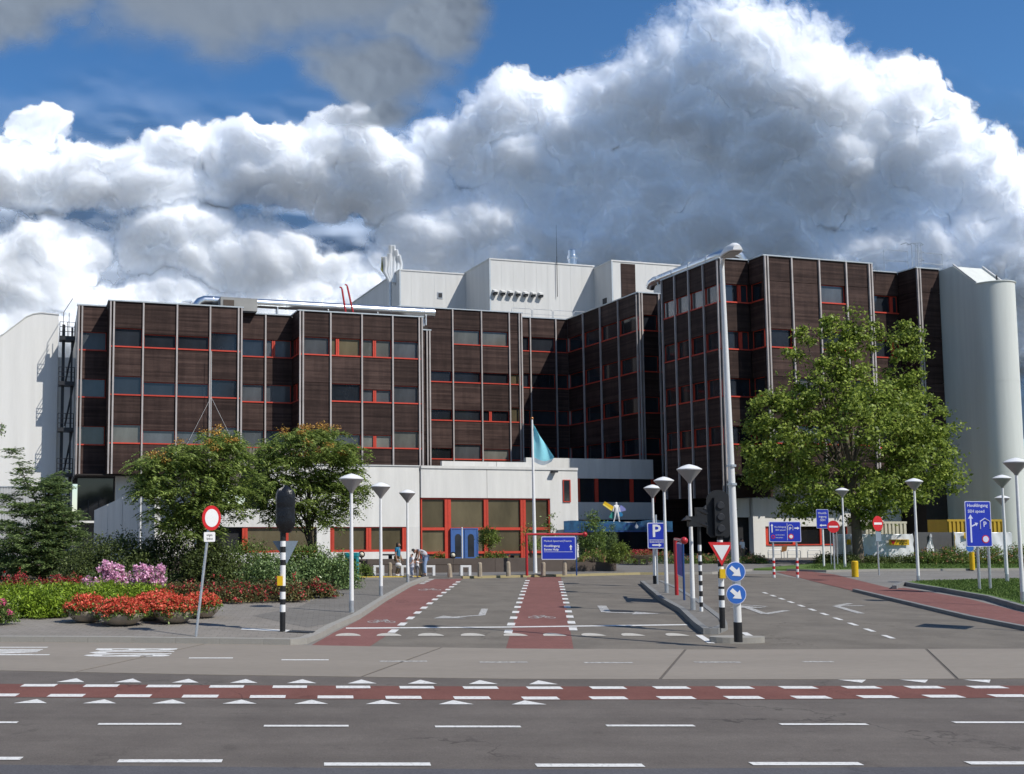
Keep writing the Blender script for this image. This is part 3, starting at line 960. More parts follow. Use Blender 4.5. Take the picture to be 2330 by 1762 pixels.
def wing(name, label, u0, w0, group=None):
    t = thing(name, label, 'building', UW(u0, w0), BA, group)
    return t
def bx(parent, u0, w0, name, b, mat, **k):
    """box given in building coordinates under a thing whose origin is (u0, w0)"""
    m_ = MB().box(b[0] - u0, b[1] - u0, b[2] - w0, b[3] - w0, b[4], b[5])
    return part(name, m_, mat, parent, **k)

MT['ribs'] = mk('grey_brown_ribs', (0.17, 0.145, 0.125), 0.8, 0.15, 1.0)
T, S = 1.28, 0.92
g, gc, go, gg = 'glass', 'glass_curtain', 'glass_ochre', 'glass_grey'
# ---- left wing
u0, w0 = 2.35, 76.75
LW = wing('hospital_wing', 'four storey brown boarded hospital wing with red window sills, left of the white entrance block', u0, w0)
for b in ((2.6, 29.4, 78.2, 96, 6.0, ZR1 - 0.02), (2.6, 4.7, 77.0, 78.2, 6.02, ZR1 - 0.03), (4.7, 13.75, 74.84, 78.2, 6.01, ZR1 - 0.025), (13.75, 18.3, 76.84, 78.2, 6.03, ZR1 - 0.035),
          (18.34, 27.6, 74.74, 78.2, 6.01, ZR1 - 0.04), (27.6, 29.4, 77.74, 78.2, 6.02, ZR1 - 0.03)):
    bx(LW, u0, w0, 'wall', b, 'core')
bx(LW, u0, w0, 'roof', (2.5, 29.5, 79, 96.1, ZR1 - 0.02, ZR1 + 0.02), 'roof')
L_ = lambda u, w: (u - u0, w - w0)
facade(LW, L_(2.35, 76.75), 0, [0, 2.1], 6.0, ZR1, [[(T, gc, None), (T, gg, None), (T, gg, None)]], (2, False))
facade(LW, L_(4.45, 76.75), -math.pi / 2, [0, 2.15], 6.0, ZR1, [[None] * 3], (False, False))
facade(LW, L_(4.45, 74.6), 0, [0, 2.37, 4.75, 7.12, 9.5], 6.0, ZR1,
       [[(T, gc, None), (T, g, None), (T, g, None)], [(S, gg, None), (S, g, None), (S, g, None)], [(S, gg, None), (S, g, None), (S, g, None)], [(T, gg, None), (T, g, None), (T, g, None)]], (2, 2))
facade(LW, L_(13.95, 76.6), 0, [0, 2.1, 4.15], 6.0, ZR1, [[(T, gg, None), (T, gg, None), (T, g, None)], [(T, g, None), (T, gg, None), (T, gg, 0.3)]], (False, False))
facade(LW, L_(18.1, 76.6), -math.pi / 2, [0, 2.1], 6.0, ZR1, [[None, (T, g, 0.5), (T, g, 0.5)]], (False, False))
facade(LW, L_(18.1, 74.5), 0, [0, 2.42, 4.84, 7.26, 9.7], 6.0, ZR1,
       [[None, None, (T, gg, None)], [(S, gg, None), (T, g, None), (T, go, 0.22)], [(S, gc, 0.42), (S, gg, 0.42), (T, gc, 0.42)], [(T, gc, None), (T, gg, None), (T, gg, None)]], (2, 2))
facade(LW, L_(27.8, 77.5), 0, [0, 1.75], 6.0, ZR1 - 0.4, [[None] * 3], (False, 2))
# the left flank is clad in pale sheet metal
for k in range(5):
    bx(LW, u0, w0, 'metal_panel', (2.36, 2.55, 77.0 + k * 1.9, 77.0 + k * 1.9 + 1.86, 6.0, ZR1), 'metalwhite')
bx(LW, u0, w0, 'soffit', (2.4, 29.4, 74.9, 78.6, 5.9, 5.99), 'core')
# white ground floor set back below the wing
bx(LW, u0, w0, 'ground_floor_wall', (6.6, 13.0, 77.2, 78.1, 0.0, 5.9), 'concrete')
bx(LW, u0, w0, 'column', (5.2, 6.5, 76.2, 77.2, 0.0, 5.9), 'concrete')
wo = bx(LW, u0, w0, 'window', (6.75, 8.4, 77.12, 77.19, 4.0, 5.6), 'core')
bx(LW, u0, w0, 'pane', (6.85, 8.3, 77.08, 77.115, 4.1, 5.5), 'glass').parent = wo
for k in range(6):
    bx(LW, u0, w0, 'glazing_bar', (2.6 + k * 0.75, 2.66 + k * 0.75, 77.4, 77.46, 0.3, 4.2), 'darkmetal')
bx(LW, u0, w0, 'landing', (2.4, 6.4, 76.9, 77.9, 2.6, 2.75), 'concrete')
bx(LW, u0, w0, 'entrance_glazing', (2.6, 6.4, 77.6, 77.64, 0.3, 5.8), 'glass')
for k in range(22):
    bx(LW, u0, w0, 'cladding_rib', (13.0 + k * 0.235, 13.0 + k * 0.235 + 0.19, 74.22, 74.3, 4.6, 7.95), 'ribs')
bx(LW, u0, w0, 'cladding_backing', (12.95, 18.2, 74.302, 74.5, 4.6, 7.97), 'core')
# ramp wall rising towards the road
m_ = MB()
a, b = A(213, 1222, 62), A(352, 1195, 54)
def ramp_piece(t0, t1):
    m_ = MB()
    P0, P1 = a.lerp(b, t0), a.lerp(b, t1)
    zt0, zt1 = 3.35 + 1.35 * t0, 3.35 + 1.35 * t1
    n_ = Vector((0.28, 0.12, 0))
    vs = []
    for P_, zt in ((P0, zt0), (P1, zt1)):
        vs += [(P_.x, P_.y, 0.0), (P_.x + n_.x, P_.y + n_.y, 0.0), (P_.x, P_.y, zt), (P_.x + n_.x, P_.y + n_.y, zt)]
    m_.add(vs, [(0, 4, 6, 2), (1, 3, 7, 5), (2, 6, 7, 3), (0, 1, 5, 4), (0, 2, 3, 1), (4, 5, 7, 6)])
    return m_
rw = thing('ramp_wall', 'sloping grey concrete ramp wall below the left hospital wing', 'wall', (a.x, a.y, 0))
for k in range(4):
    o = part('wall_panel', ramp_piece(k / 4 + 0.004, (k + 1) / 4 - 0.004), 'concrete', rw)
    o.location = (-a.x, -a.y, 0)

# ---- white annex at the far left
u0, w0 = -14.0, 80.0
AN = wing('white_annex', 'plain white rendered annex with a sloping roof line at the left edge', u0, w0)
part('return_wall', MB().box(1.102 - u0, 2.33 - u0, 0.4, 11.8, 0, 14.9), 'plaster', AN)
prof = [(-14, 0), (1.1, 0), (1.1, 18.0), (-0.2, 18.06), (-0.75, 17.95), (-1.25, 17.7), (-2.8, 16.35), (-9, 12.6), (-14, 12.6)]
part('wall', MB().plate([(p[0] - u0, p[1]) for p in prof], 0, 12), 'plaster', AN)
m_ = MB()
for i in range(2, 8):
    (ua, za), (ub, zb) = prof[i], prof[i + 1]
    m_.add([(ua - u0, -0.05, za + 0.004), (ub - u0, -0.05, zb + 0.004), (ub - u0, 0.3, zb + 0.004), (ua - u0, 0.3, za + 0.004), (ua - u0, -0.05, za + 0.08), (ub - u0, -0.05, zb + 0.08), (ub - u0, 0.3, zb + 0.08), (ua - u0, 0.3, za + 0.08)],
           [(0, 1, 5, 4), (1, 2, 6, 5), (2, 3, 7, 6), (3, 0, 4, 7), (4, 5, 6, 7), (3, 2, 1, 0)])
part('coping', m_, 'metalwhite', AN)
# corrugated site wall in front of it
p = A(-60, 1230, 62)
cw = thing('corrugated_wall', 'low white corrugated metal wall behind the conifer at the left edge', 'wall', (p.x, p.y, 0), BA)
m_ = MB()
n = 44
for k in range(n):
    x = k * 0.09
    m_.box(x, x + 0.05, 0.0, 0.05, 0.2, 4.7)
part('corrugated_sheet', m_, 'metalwhite', cw)
part('backing', MB().box(-0.05, n * 0.09, 0.051, 0.09, 0.0, 4.72), 'metalwhite', cw)
part('cap', MB().box(-0.06, n * 0.09 + 0.02, -0.03, 0.12, 4.724, 4.78), 'galv', cw)

# ---- fire escape between annex and wing
p = UW(1.75, 78.4)
FE = thing('fire_escape', 'dark steel fire escape between the white annex and the brown wing', 'fire escape', p, BA)
part('column', MB().box(-0.42, -0.2, -0.1, 0.1, 0, 17.0), 'darkmetal', FE)
part('column', MB().box(0.22, 0.36, -0.1, 0.06, 0, 16.8), 'darkmetal', FE)
for z in (5.9, 9.15, 12.5, 15.8):
    part('landing', MB().box(-0.62, 0.5, -0.6, 0.6, z, z + 0.28), 'darkmetal', FE)
    m_ = MB()
    for zz in (0.6, 0.95, 1.3):
        m_.tube([(-0.6, -0.58, z + zz), (0.48, -0.58, z + zz)], 0.022, 6)
        m_.tube([(-0.6, -0.58, z + zz), (-0.6, 0.58, z + zz)], 0.022, 6)
    for x in (-0.6, -0.06, 0.48):
        m_.tube([(x, -0.58, z + 0.28), (x, -0.58, z + 1.3)], 0.025, 6)
    part('railing', m_, 'darkmetal', FE)
    part('stair_flight', MB().tube([(-0.1, 0.3, z - 2.9), (0.42, 0.3, z)], 0.07, 6), 'darkmetal', FE)
part('roof_ladder', MB().tube([(-0.35, 0, 17.0), (-0.35, 0, 17.9), (0.3, 0.6, 19.1)], 0.025, 6).tube([(0.05, 0, 16.0), (0.05, 0, 17.9)], 0.025, 6), 'darkmetal', FE)

# ---- central block
u0, w0 = 31.0, 86.2
CB = wing('hospital_block', 'brown boarded hospital block set back behind the white entrance block', u0, w0)
for b in ((30.2, 41.5, 86.44, 100, 6.0, ZR2 - 0.02), (41.5, 52, 88.14, 100, 6.01, ZR2 - 0.03)):
    bx(CB, u0, w0, 'wall', b, 'core')
bx(CB, u0, w0, 'roof', (30.3, 52, 88.6, 100.1, ZR2 - 0.02, ZR2 + 0.02), 'roof')
C_ = lambda u, w: (u - u0, w - w0)
facade(CB, C_(30.0, 90.5), -math.pi / 2, [0, 2.15, 4.3], 6.0, ZR2, [[None] * 4] * 2, (True, True))
facade(CB, C_(30.0, 86.2), 0, [0, 2.2, 4.95, 7.7, 10.4, 13.1 - 1.4], 6.0, ZR2,
       [[None] * 4, [(S, g, None), (S, g, None), (S, g, None), None], [(T, gg, None), (S, g, None), (S, g, None), (T, gc, None)], [(S, gc, None), (S, g, 0.3), (S, g, None), (T, gc, None)], [(T, gg, None), (T, go, None), (S, go, None), None]], (2, 2))
facade(CB, C_(41.7, 87.9), 0, [0, 1.6, 4.2, 5.5, 7.6], 6.0, ZR2, [[(T, g, None)] * 4, [(T, g, None)] * 4, [(T, g, None)] * 4, [(T, g, None)] * 4], (False, False))

# ---- right wing, in two stepped halves
u0, w0 = 47.1, 75.8
RH = wing('hospital_wing', 'shaded brown hospital wing with red sills behind the entrance canopy', u0, w0)
bx(RH, u0, w0, 'wall', (47.34, 60, 76.04, 88.05, 0.0, ZR2 - 0.02), 'core')
bx(RH, u0, w0, 'roof', (47.3, 60, 76.3, 88.08, ZR2 - 0.015, ZR2 + 0.02), 'roof')
H_ = lambda u, w: (u - u0, w - w0)
facade(RH, H_(47.1, 87.8), -math.pi / 2, [0, 3.0, 6.0, 9.0, 12.0], 6.0, ZR2, [[(T, g, None)] * 4] * 4, (False, True))
facade(RH, H_(47.1, 75.8), 0, [0, 1.9, 3.8], 0.3, ZR2, [[(T, g, None), (T, g, None), (T, g, None), (T, g, None)], [(T, g, None), (T, g, None), (T, g, None), (T, g, None)]], (2, False))

u0, w0 = 46.5, 64.2
RW = wing('hospital_wing', 'tall brown boarded hospital wing behind the big tree, with dark shaded flank', u0, w0)
for b in ((46.74, 49.24, 64.44, 71.3, 4.4, ZR2 - 0.02), (49.24, 58.1, 62.89, 76.0, 6.0, ZR2 - 0.025), (58.1, 62.6, 64.74, 76.0, 6.01, ZR2 - 0.03), (62.59, 64.5, 63.04, 76, 0.0, ZR2 - 0.035)):
    bx(RW, u0, w0, 'wall', b, 'core')
bx(RW, u0, w0, 'roof', (46.8, 49.3, 65.2, 71.35, ZR2 - 0.013, ZR2 + 0.022), 'roof')
bx(RW, u0, w0, 'roof', (49.31, 63.8, 65.2, 76.05, ZR2 - 0.015, ZR2 + 0.02), 'roof')
W_ = lambda u, w: (u - u0, w - w0)
facade(RW, W_(46.5, 71.4), -math.pi / 2, [0, 1.8, 3.6, 5.4, 7.2], 4.4, ZR2, [[(T, g, None), (T, g, None), (T, g, None), (T, gg, None)]] * 4, (True, True))
facade(RW, W_(46.5, 64.2), 0, [0, 2.45], 4.4, ZR2, [[(T, g, None), (T, g, None), (T, g, 0.7), (T, g, 0.7)]], (2, False))
facade(RW, W_(49.0, 64.2), -math.pi / 2, [0, 1.55], 4.4, ZR2, [[(T, g, None)] * 4], (False, False))
facade(RW, W_(49.0, 62.65), 0, [0, 2.32, 4.65, 6.97, 9.3], 6.0, ZR2, [[(T, gg, None), None, (T, g, None), None], [(T, g, None), (T, gg, None), None, None], [(T, g, None), None, (T, g, None), (T, gg, None)], [(T, g, None), (T, g, None), None, None]], (2, 2))
facade(RW, W_(58.3, 64.5), 0, [0, 1.15, 4.05], 6.0, ZR2, [[(T, g, None)] * 4, [(T, g, 0.8)] * 4], (False, False))
facade(RW, W_(62.35, 64.5), -math.pi / 2, [0, 1.7], 6.0, ZR2, [[None] * 4], (False, False))
facade(RW, W_(62.35, 62.8), 0, [0, 2.15], 6.0, ZR2, [[None] * 4], (2, False))
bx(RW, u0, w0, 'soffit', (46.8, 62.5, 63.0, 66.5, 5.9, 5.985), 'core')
# white ground floor under the right wing
bx(RW, u0, w0, 'ground_floor_wall', (49.6, 62.3, 66.6, 67.0, 0.0, 5.88), 'concrete')
gw = bx(RW, u0, w0, 'concrete_panel', (50.25, 62.2, 65.0, 65.35, 2.35, 4.35), 'concrete')
bx(RW, u0, w0, 'concrete_panel', (50.25, 62.2, 65.0, 65.35, 0.0, 0.98), 'concrete')
bx(RW, u0, w0, 'column', (49.2, 50.2, 64.9, 65.4, 0.0, 4.38), 'concrete')
bx(RW, u0, w0, 'sill', (50.3, 62.1, 64.93, 65.3, 0.985, 1.06), 'red')
for k in range(5):
    x = 50.3 + k * 2.36
    wo = bx(RW, u0, w0, 'window', (x, x + 0.3, 65.12, 65.3, 1.065, 2.345), 'red')
    pn = bx(RW, u0, w0, 'pane', (x + 0.32, x + 2.34, 65.2, 65.24, 1.065, 2.345), 'glass')
    pn.parent = wo
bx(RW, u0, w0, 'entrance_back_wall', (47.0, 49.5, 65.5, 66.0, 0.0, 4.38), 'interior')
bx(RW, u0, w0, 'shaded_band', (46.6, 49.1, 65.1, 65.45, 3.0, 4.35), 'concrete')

# ---- stair tower at the right
u0, w0 = 64.55, 59.7
ST = wing('stair_tower', 'pale green-grey concrete stair tower with a rounded front at the right edge', u0, w0)
r_ = 1.42
pl = [(0, 5.5)] + [(r_ - r_ * math.cos(math.pi * k / 24), -r_ * math.sin(math.pi * k / 24)) for k in range(25)] + [(2 * r_, 5.5)]
m_ = MB().prism(pl, 0, 19.7)
o = part('shaft', m_, 'tower', ST, smooth=True)
m_ = MB()
hp = [(0.02, 0.0, 19.71), (0.02, 1.9, 21.45), (0.02, 5.4, 21.3), (0.02, 5.4, 19.71)]
vs = hp + [(2 * r_ - 0.02, y, z) for _, y, z in hp]
m_.add(vs, [(3, 2, 1, 0), (4, 5, 6, 7), (0, 1, 5, 4), (1, 2, 6, 5), (2, 3, 7, 6), (0, 4, 7, 3)])
part('roof_light', m_, 'tower', ST)
m_ = MB()
for x in (0.0, 2 * r_ - 0.12):
    m_ = MB()
    m_.add([(x, -0.05, 19.72), (x + 0.12, -0.05, 19.72), (x, 1.9, 21.52), (x + 0.12, 1.9, 21.52), (x, -0.05, 19.86), (x + 0.12, -0.05, 19.86), (x, 1.9, 21.64), (x + 0.12, 1.9, 21.64)],
           [(0, 1, 3, 2), (4, 6, 7, 5), (0, 4, 5, 1), (2, 3, 7, 6), (0, 2, 6, 4), (1, 5, 7, 3)])
    part('roof_edge', m_, 'metalwhite', ST)
m_ = MB()
ring = [(r_ - (r_ + 0.02) * math.cos(math.pi * k / 24), -(r_ + 0.02) * math.sin(math.pi * k / 24), 19.72) for k in range(25)]
m_.tube(ring, 0.05, 6)
part('rim', m_, 'tower', ST)
for z in (6.2, 12.6):
    m_ = MB()
    ring = [(r_ - (r_ + 0.001) * math.cos(math.pi * k / 24), -(r_ + 0.001) * math.sin(math.pi * k / 24), z) for k in range(25)]
    m_.tube(ring, 0.008, 4)
    part('joint', m_, 'tower', ST)
part('roof_hatch', MB().box(1.7, 2.5, -0.2, 0.5, 19.75, 19.95).box(1.7, 1.78, -0.2, -0.12, 19.95, 20.4), 'darkmetal', ST)
p = UW(62.9, 63.6, ZR2)
RL = thing('roof_ladder', 'caged steel roof ladder with handrails beside the stair tower', 'ladder', p, BA)
m_ = MB()
for x in (0.0, 0.55):
    m_.tube([(x, 0, 0), (x, 0, 2.0), (x, 0.5, 2.3), (x, 1.0, 2.3)], 0.035, 6)
for x in (0.75, 1.0, 1.25):
    m_.tube([(x - 0.2, 0.2, 0.5), (x - 0.2, 0.2, 2.2)], 0.025, 6)
for z in (0.9, 1.5, 2.1):
    m_.tube([(0.05, -0.1, z), (0.5, -0.35, z), (1.1, 0.0, z), (1.1, 0.4, z)], 0.022, 6)
part('ladder_cage', m_, 'galv', RL)
m_ = MB()
for (x0, x1) in ((-2.2, 0.0), (1.1, 3.2)):
    m_.tube([(x0, 0.4, 0), (x0, 0.4, 1.6), (x1, 0.4, 1.6)], 0.025, 6)
    m_.tube([(x0, 0.4, 0.8), (x1, 0.4, 0.8)], 0.02, 6)
    m_.tube([(x1, 0.4, 0), (x1, 0.4, 1.6)], 0.02, 6)
part('handrail', m_, 'galv', RL)

# ---- white plant rooms on the roof
ZP = 27.1
def plant(label, u0, u1, w0, w1, z0, z1):
    t = thing('plant_room', label, 'building', UW(u0, w0, z0), BA)
    part('wall', MB().box(0, u1 - u0, 0, w1 - w0, 0, z1 - z0), 'metalwhite', t)
    part('coping', MB().box(-0.06, u1 - u0 + 0.06, -0.06, w1 - w0 + 0.06, z1 - z0 + 0.002, z1 - z0 + 0.13), 'metalwhite', t)
    for k in range(1, int((u1 - u0) / 1.2)):
        part('panel_seam', bmesh_box('panel_seam', (0, 0.03, -0.012, -0.002, 0.05, z1 - z0 - 0.05), 'metalwhite'), None, t, (k * 1.2, 0, 0))
    part('corner_trim', MB().box(-0.05, 0.1, -0.05, -0.004, 0.0, z1 - z0), 'coping', t)
    return t
P1 = plant('white plant room on the roof nearest the steel sculpture', 33.4, 40.6, 95.8, 112, ZR2, ZP)
f_ = part('vent', MB().box(3.9, 4.45, -0.06, -0.003, 3.1, 3.75), 'galv', P1)
part('louvre', MB().box(3.98, 4.37, -0.09, -0.063, 3.2, 3.65), 'darkmetal', f_)
P2 = plant('wide white plant room on the roof with a row of seven hooded vents', 40.3, 51.2, 90.0, 112, ZR2, ZP + 0.15)
for k in range(7):
    x = 0.25 + k * 0.78
    vo = part('vent_hood', MB().add([(x, -0.5, 2.75), (x + 0.42, -0.5, 2.75), (x, -0.003, 2.95), (x + 0.42, -0.003, 2.95), (x, -0.5, 2.62), (x + 0.42, -0.5, 2.62), (x, -0.003, 2.62), (x + 0.42, -0.003, 2.62)],
                                    [(0, 1, 3, 2), (0, 4, 5, 1), (0, 2, 6, 4), (1, 5, 7, 3), (2, 3, 7, 6)]), 'metalwhite', P2)
    part('duct_mouth', MB().box(x + 0.05, x + 0.37, -0.40, -0.004, 2.42, 2.61), 'darkmetal', vo)
part('lightning_rod', MB().tube([(6.9, -0.15, 2.6), (6.9, -0.15, 6.5)], 0.032, 6).tube([(6.9, -0.15, 6.5), (6.9, -0.15, 9.6)], [0.02, 0.01], 6), 'darkmetal', P2)
wo = part('window', MB().box(-0.05, -0.003, 1.2, 1.9, 0.25, 1.1), 'darkmetal', P2)
ch = part('chimney', MB().lathe([(0.42, 0), (0.42, 1.15), (0.50, 1.2), (0.50, 1.45), (0.42, 1.5), (0.40, 2.0), (0.25, 2.15)], 14, (10.0, 2.5, ZP + 0.3 - ZR2)), 'steel', P2, smooth=True)
P3 = plant('white plant room on the roof with a tall brown door panel', 51.2, 58.5, 86.7, 112, ZR2, ZP - 0.1)
dp = part('door', MB().box(0.95, 2.45, -0.05, -0.004, 0.3, ZP - ZR2 - 0.25), 'planks', P3)
part('threshold', MB().box(0.95, 2.45, -0.09, -0.005, 0.16, 0.29), 'red', dp)
part('window', MB().box(-0.05, -0.003, 1.0, 1.7, 1.4, 2.3), 'darkmetal', P3)
# small white housing beside it
p = UW(51.8, 78.6, ZR2)
hs = thing('roof_housing', 'small white roof housing under the right duct', 'housing', p, BA)
part('casing', MB().box(0, 2.6, 0, 2.2, 0, 1.9), 'metalwhite', hs)
part('lid', MB().box(-0.08, 2.68, -0.08, 2.28, 1.903, 2.02), 'coping', hs)

# ---- roof ducts
def arc(c, r, a0, a1, n, f): return [f(c, r, a0 + (a1 - a0) * k / n) for k in range(n + 1)]
p = UW(11.6, 77.6, ZR1)
D1 = thing('roof_duct', 'long silver ventilation duct lying along the left wing roof', 'duct', p, BA)
pts = [(-0.75, 0, 0.0), (-0.72, 0, 0.25), (-0.6, 0, 0.6), (-0.35, 0, 0.9), (0.0, 0, 1.05)] + [(x, 0, 1.05) for x in (3, 6, 9, 12, 15, 18.3)]
part('pipe', MB().tube(pts, 0.36, 14), 'steel', D1, smooth=True)
for k in range(7):
    part('joint_ring', MB().tube([(0.6 + k * 2.8, 0, 1.05), (0.66 + k * 2.8, 0, 1.05)], 0.385, 14), 'galv', D1)
for k in range(5):
    part('support_leg', MB().box(1.5 + k * 4, 1.58 + k * 4, -0.3, -0.2, 0, 0.8).box(1.5 + k * 4, 1.58 + k * 4, 0.2, 0.3, 0, 0.8), 'galv', D1)
p = UW(12.55, 76.0, ZR1)
gb = thing('air_handling_unit', 'grey-brown air handling unit on the roof below the left duct', 'ventilation', p, BA)
part('casing', MB().box(0, 2.75, 0, 1.2, 0.1, 1.05), 'roof', gb)
part('grille', MB().box(0.2, 1.0, -0.04, -0.003, 0.35, 0.85), 'darkwall', gb)
part('skid', MB().box(0.05, 2.7, 0.05, 1.15, 0, 0.098), 'darkmetal', gb)
for k, (u, w, sh, lab) in enumerate(((22.2, 76.0, 0.35, 'left of the two thin red hooked poles on the roof'), (22.85, 76.1, 0.55, 'right and taller of the two thin red hooked poles on the roof'))):
    p = UW(u, w, ZR1)
    hk = thing('roof_pole', lab, 'pole', p, BA, 'red poles on the roof')
    h = 2.15 + 0.25 * k
    part('pole', MB().tube([(0, 0, 0), (-sh, 0, h)], 0.075, 8), 'postred', hk)
    part('hook', MB().tube([(-sh, 0, h), (-sh - 0.05, -0.02, h + 0.12), (-sh - 0.2, -0.05, h + 0.15)], 0.06, 8), 'postred', hk)
p = UW(47.4, 64.9, ZR2)
D2 = thing('roof_duct', 'silver ventilation duct along the shaded flank of the right wing roof', 'duct', p, BA)
pts = [(0.05, 9.6, 0.15), (0.02, 9.3, 0.45), (0, 8.8, 0.55)] + [(0, y, 0.55) for y in (7, 5, 3, 1.3)] + [(0.1, 0.75, 0.6), (0.4, 0.35, 0.68), (0.85, 0.15, 0.72), (1.35, 0.12, 0.6), (1.65, 0.12, 0.25), (1.68, 0.12, 0.0)]
part('pipe', MB().tube(pts, 0.36, 14), 'steel', D2, smooth=True)
for k in range(4):
    part('joint_ring', MB().tube([(0, 1.6 + k * 2.2, 0.55), (0, 1.66 + k * 2.2, 0.55)], 0.385, 14), 'galv', D2)
for k in range(4):
    part('support_leg', MB().box(-0.25, -0.18, 2 + k * 2, 2.06 + k * 2, 0, 0.3).box(0.18, 0.25, 2 + k * 2, 2.06 + k * 2, 0, 0.3), 'galv', D2)
# roof railings
def hoop_rail(u, w, z, n, L, lab):
    p = UW(u, w, z)
    t = thing('roof_railing', lab, 'railing', p, BA, 'hoop railings on the roof')
    for k in range(n):
        x = k * (L + 0.12)
        m_ = MB().tube([(x, 0, 0), (x, 0, 0.85), (x + 0.1, 0, 0.98), (x + L - 0.1, 0, 0.98), (x + L, 0, 0.85), (x + L, 0, 0)], 0.028, 6)
        m_.tube([(x, 0, 0.5), (x + L, 0, 0.5)], 0.02, 6)
        part('hoop', m_, 'galv', t)
hoop_rail(41.8, 88.5, ZR2, 4, 2.0, 'row of grey hoop railings on the roof before the wide plant room')
hoop_rail(27.6, 80.5, ZR1, 1, 2.2, 'single grey hoop railing on the left wing roof near its right end')
# sculpture of pipes
p = UW(32.55, 97.0, ZR2)
SC = thing('roof_sculpture', 'upright cluster of polished steel pipes like fingers on the roof', 'sculpture', p, BA)
SC.scale = (0.95, 0.95, 0.87)
part('mast', MB().tube([(0.3, 0, 0), (0.3, 0, 5.5)], 0.16, 8), 'galv', SC)
part('mast', MB().tube([(1.3, 0.2, 4.9), (0.55, 0, 5.5)], 0.1, 8), 'galv', SC)
MT['sculpt_white'] = mk('polished_white_metal', (0.78, 0.80, 0.82), 0.3, 0.05, metal=0.3)
MT['sculpt_olive'] = mk('olive_metal', (0.24, 0.22, 0.06), 0.45, 0.15)
MT['sculpt_blue'] = mk('deep_blue_metal', (0.02, 0.08, 0.16), 0.3, 0.2, metal=0.3)
for k, (x, zt, bend, mat) in enumerate(((-0.3, 8.2, -0.15, 'sculpt_white'), (0.05, 8.6, 0.0, 'sculpt_white'), (0.3, 9.6, -0.1, 'sculpt_white'), (0.7, 9.6, -0.2, 'sculpt_white'), (1.1, 9.1, -0.3, 'sculpt_white'), (1.4, 8.5, -0.3, 'sculpt_white'))):
    m_ = MB().tube([(0.55 + (x - 0.55) * 0.35, 0, 5.4), (x, 0.05, 6.6), (x + 0.05, 0, zt - 0.9), (x + bend, -0.35, zt)], [0.14, 0.21, 0.23, 0.24], 10)
    part('pipe', m_, mat, SC, smooth=True)
part('panel', MB().box(0.2, 1.15, 0.0, 0.1, 5.6, 7.9), 'sculpt_blue', SC)
part('panel', MB().plate([(-0.7, 6.8), (-0.35, 6.3), (-0.15, 6.5), (-0.25, 8.2), (-0.6, 8.3)], 0.05, 0.12), 'sculpt_olive', SC)
for c in ((1.0, -0.3, 6.6), (1.15, -0.3, 5.75)):
    part('ball', MB().ball(c, 0.24, 10), 'sculpt_white', SC, smooth=True)

# ---- white entrance block
u0, w0 = 10.9, 66.0
EB = wing('entrance_block', 'low white concrete entrance block with red framed windows', u0, w0)
def eb(name, b, mat, **k): return bx(EB, u0, w0, name, b, mat, **k)
def eu(px, w=66.0):
    u = (px - XP) / FPX
    t_ = w / (CA - SA * u)
    return CA * u * t_ + SA * t_
def ez(px, py, w=66.0):
    u = (px - XP) / FPX
    t_ = w / (CA - SA * u)
    return A(px, py, t_).z
uj, ur = eu(956), eu(1314)
ztop, zhead = 6.35, 4.28
eb('wall', (uj + 0.03, ur, 66.31, 74.4, 0, ztop - 0.03), 'interior')
eb('wall', (eu(612) + 0.05, uj, 66.41, 74.4, 0, ztop - 0.02), 'interior')
eb('wall', (10.9, eu(612), 66.41, 74.4, 0, 3.48), 'interior')
ul = eu(722)
# left part: tall panel over a ribbon of windows
eb('concrete_panel', (eu(612), eu(650), 66.1, 66.4, 2.35, ztop), 'concrete')
eb('concrete_panel', (10.9, eu(612) - 0.02, 66.1, 66.4, 2.35, 3.5), 'concrete')
eb('concrete_panel', (eu(650) + 0.03, uj - 0.02, 66.1, 66.4, 2.35, ztop + 0.002), 'concrete')
eb('concrete_panel', (10.9, uj - 0.02, 66.1, 66.4, 0.0, 0.72), 'concrete')
eb('pier', (eu(722), eu(752), 66.09, 66.405, 0.722, 2.348), 'concrete')
eb('pier', (eu(928), uj - 0.025, 66.09, 66.405, 0.722, 2.348), 'concrete')
for (a, b, posts) in ((556, 720, (559, 652)), (754, 926, (756, 840, 922))):
    wo = eb('window', (eu(a), eu(b), 66.12, 66.3, 0.724, 0.86), 'red')
    eb('head_rail', (eu(a), eu(b), 66.16, 66.3, 2.28, 2.346), 'red').parent = wo
    for q in posts:
        eb('post', (eu(q) - 0.17, eu(q) - 0.01, 66.13, 66.3, 0.862, 2.278), 'red').parent = wo
        eb('post', (eu(q) + 0.01, eu(q) + 0.17, 66.13, 66.3, 0.862, 2.278), 'red').parent = wo
    eb('pane', (eu(a) + 0.05, eu(b) - 0.05, 66.302, 66.34, 0.862, 2.278), 'glass_ochre').parent = wo
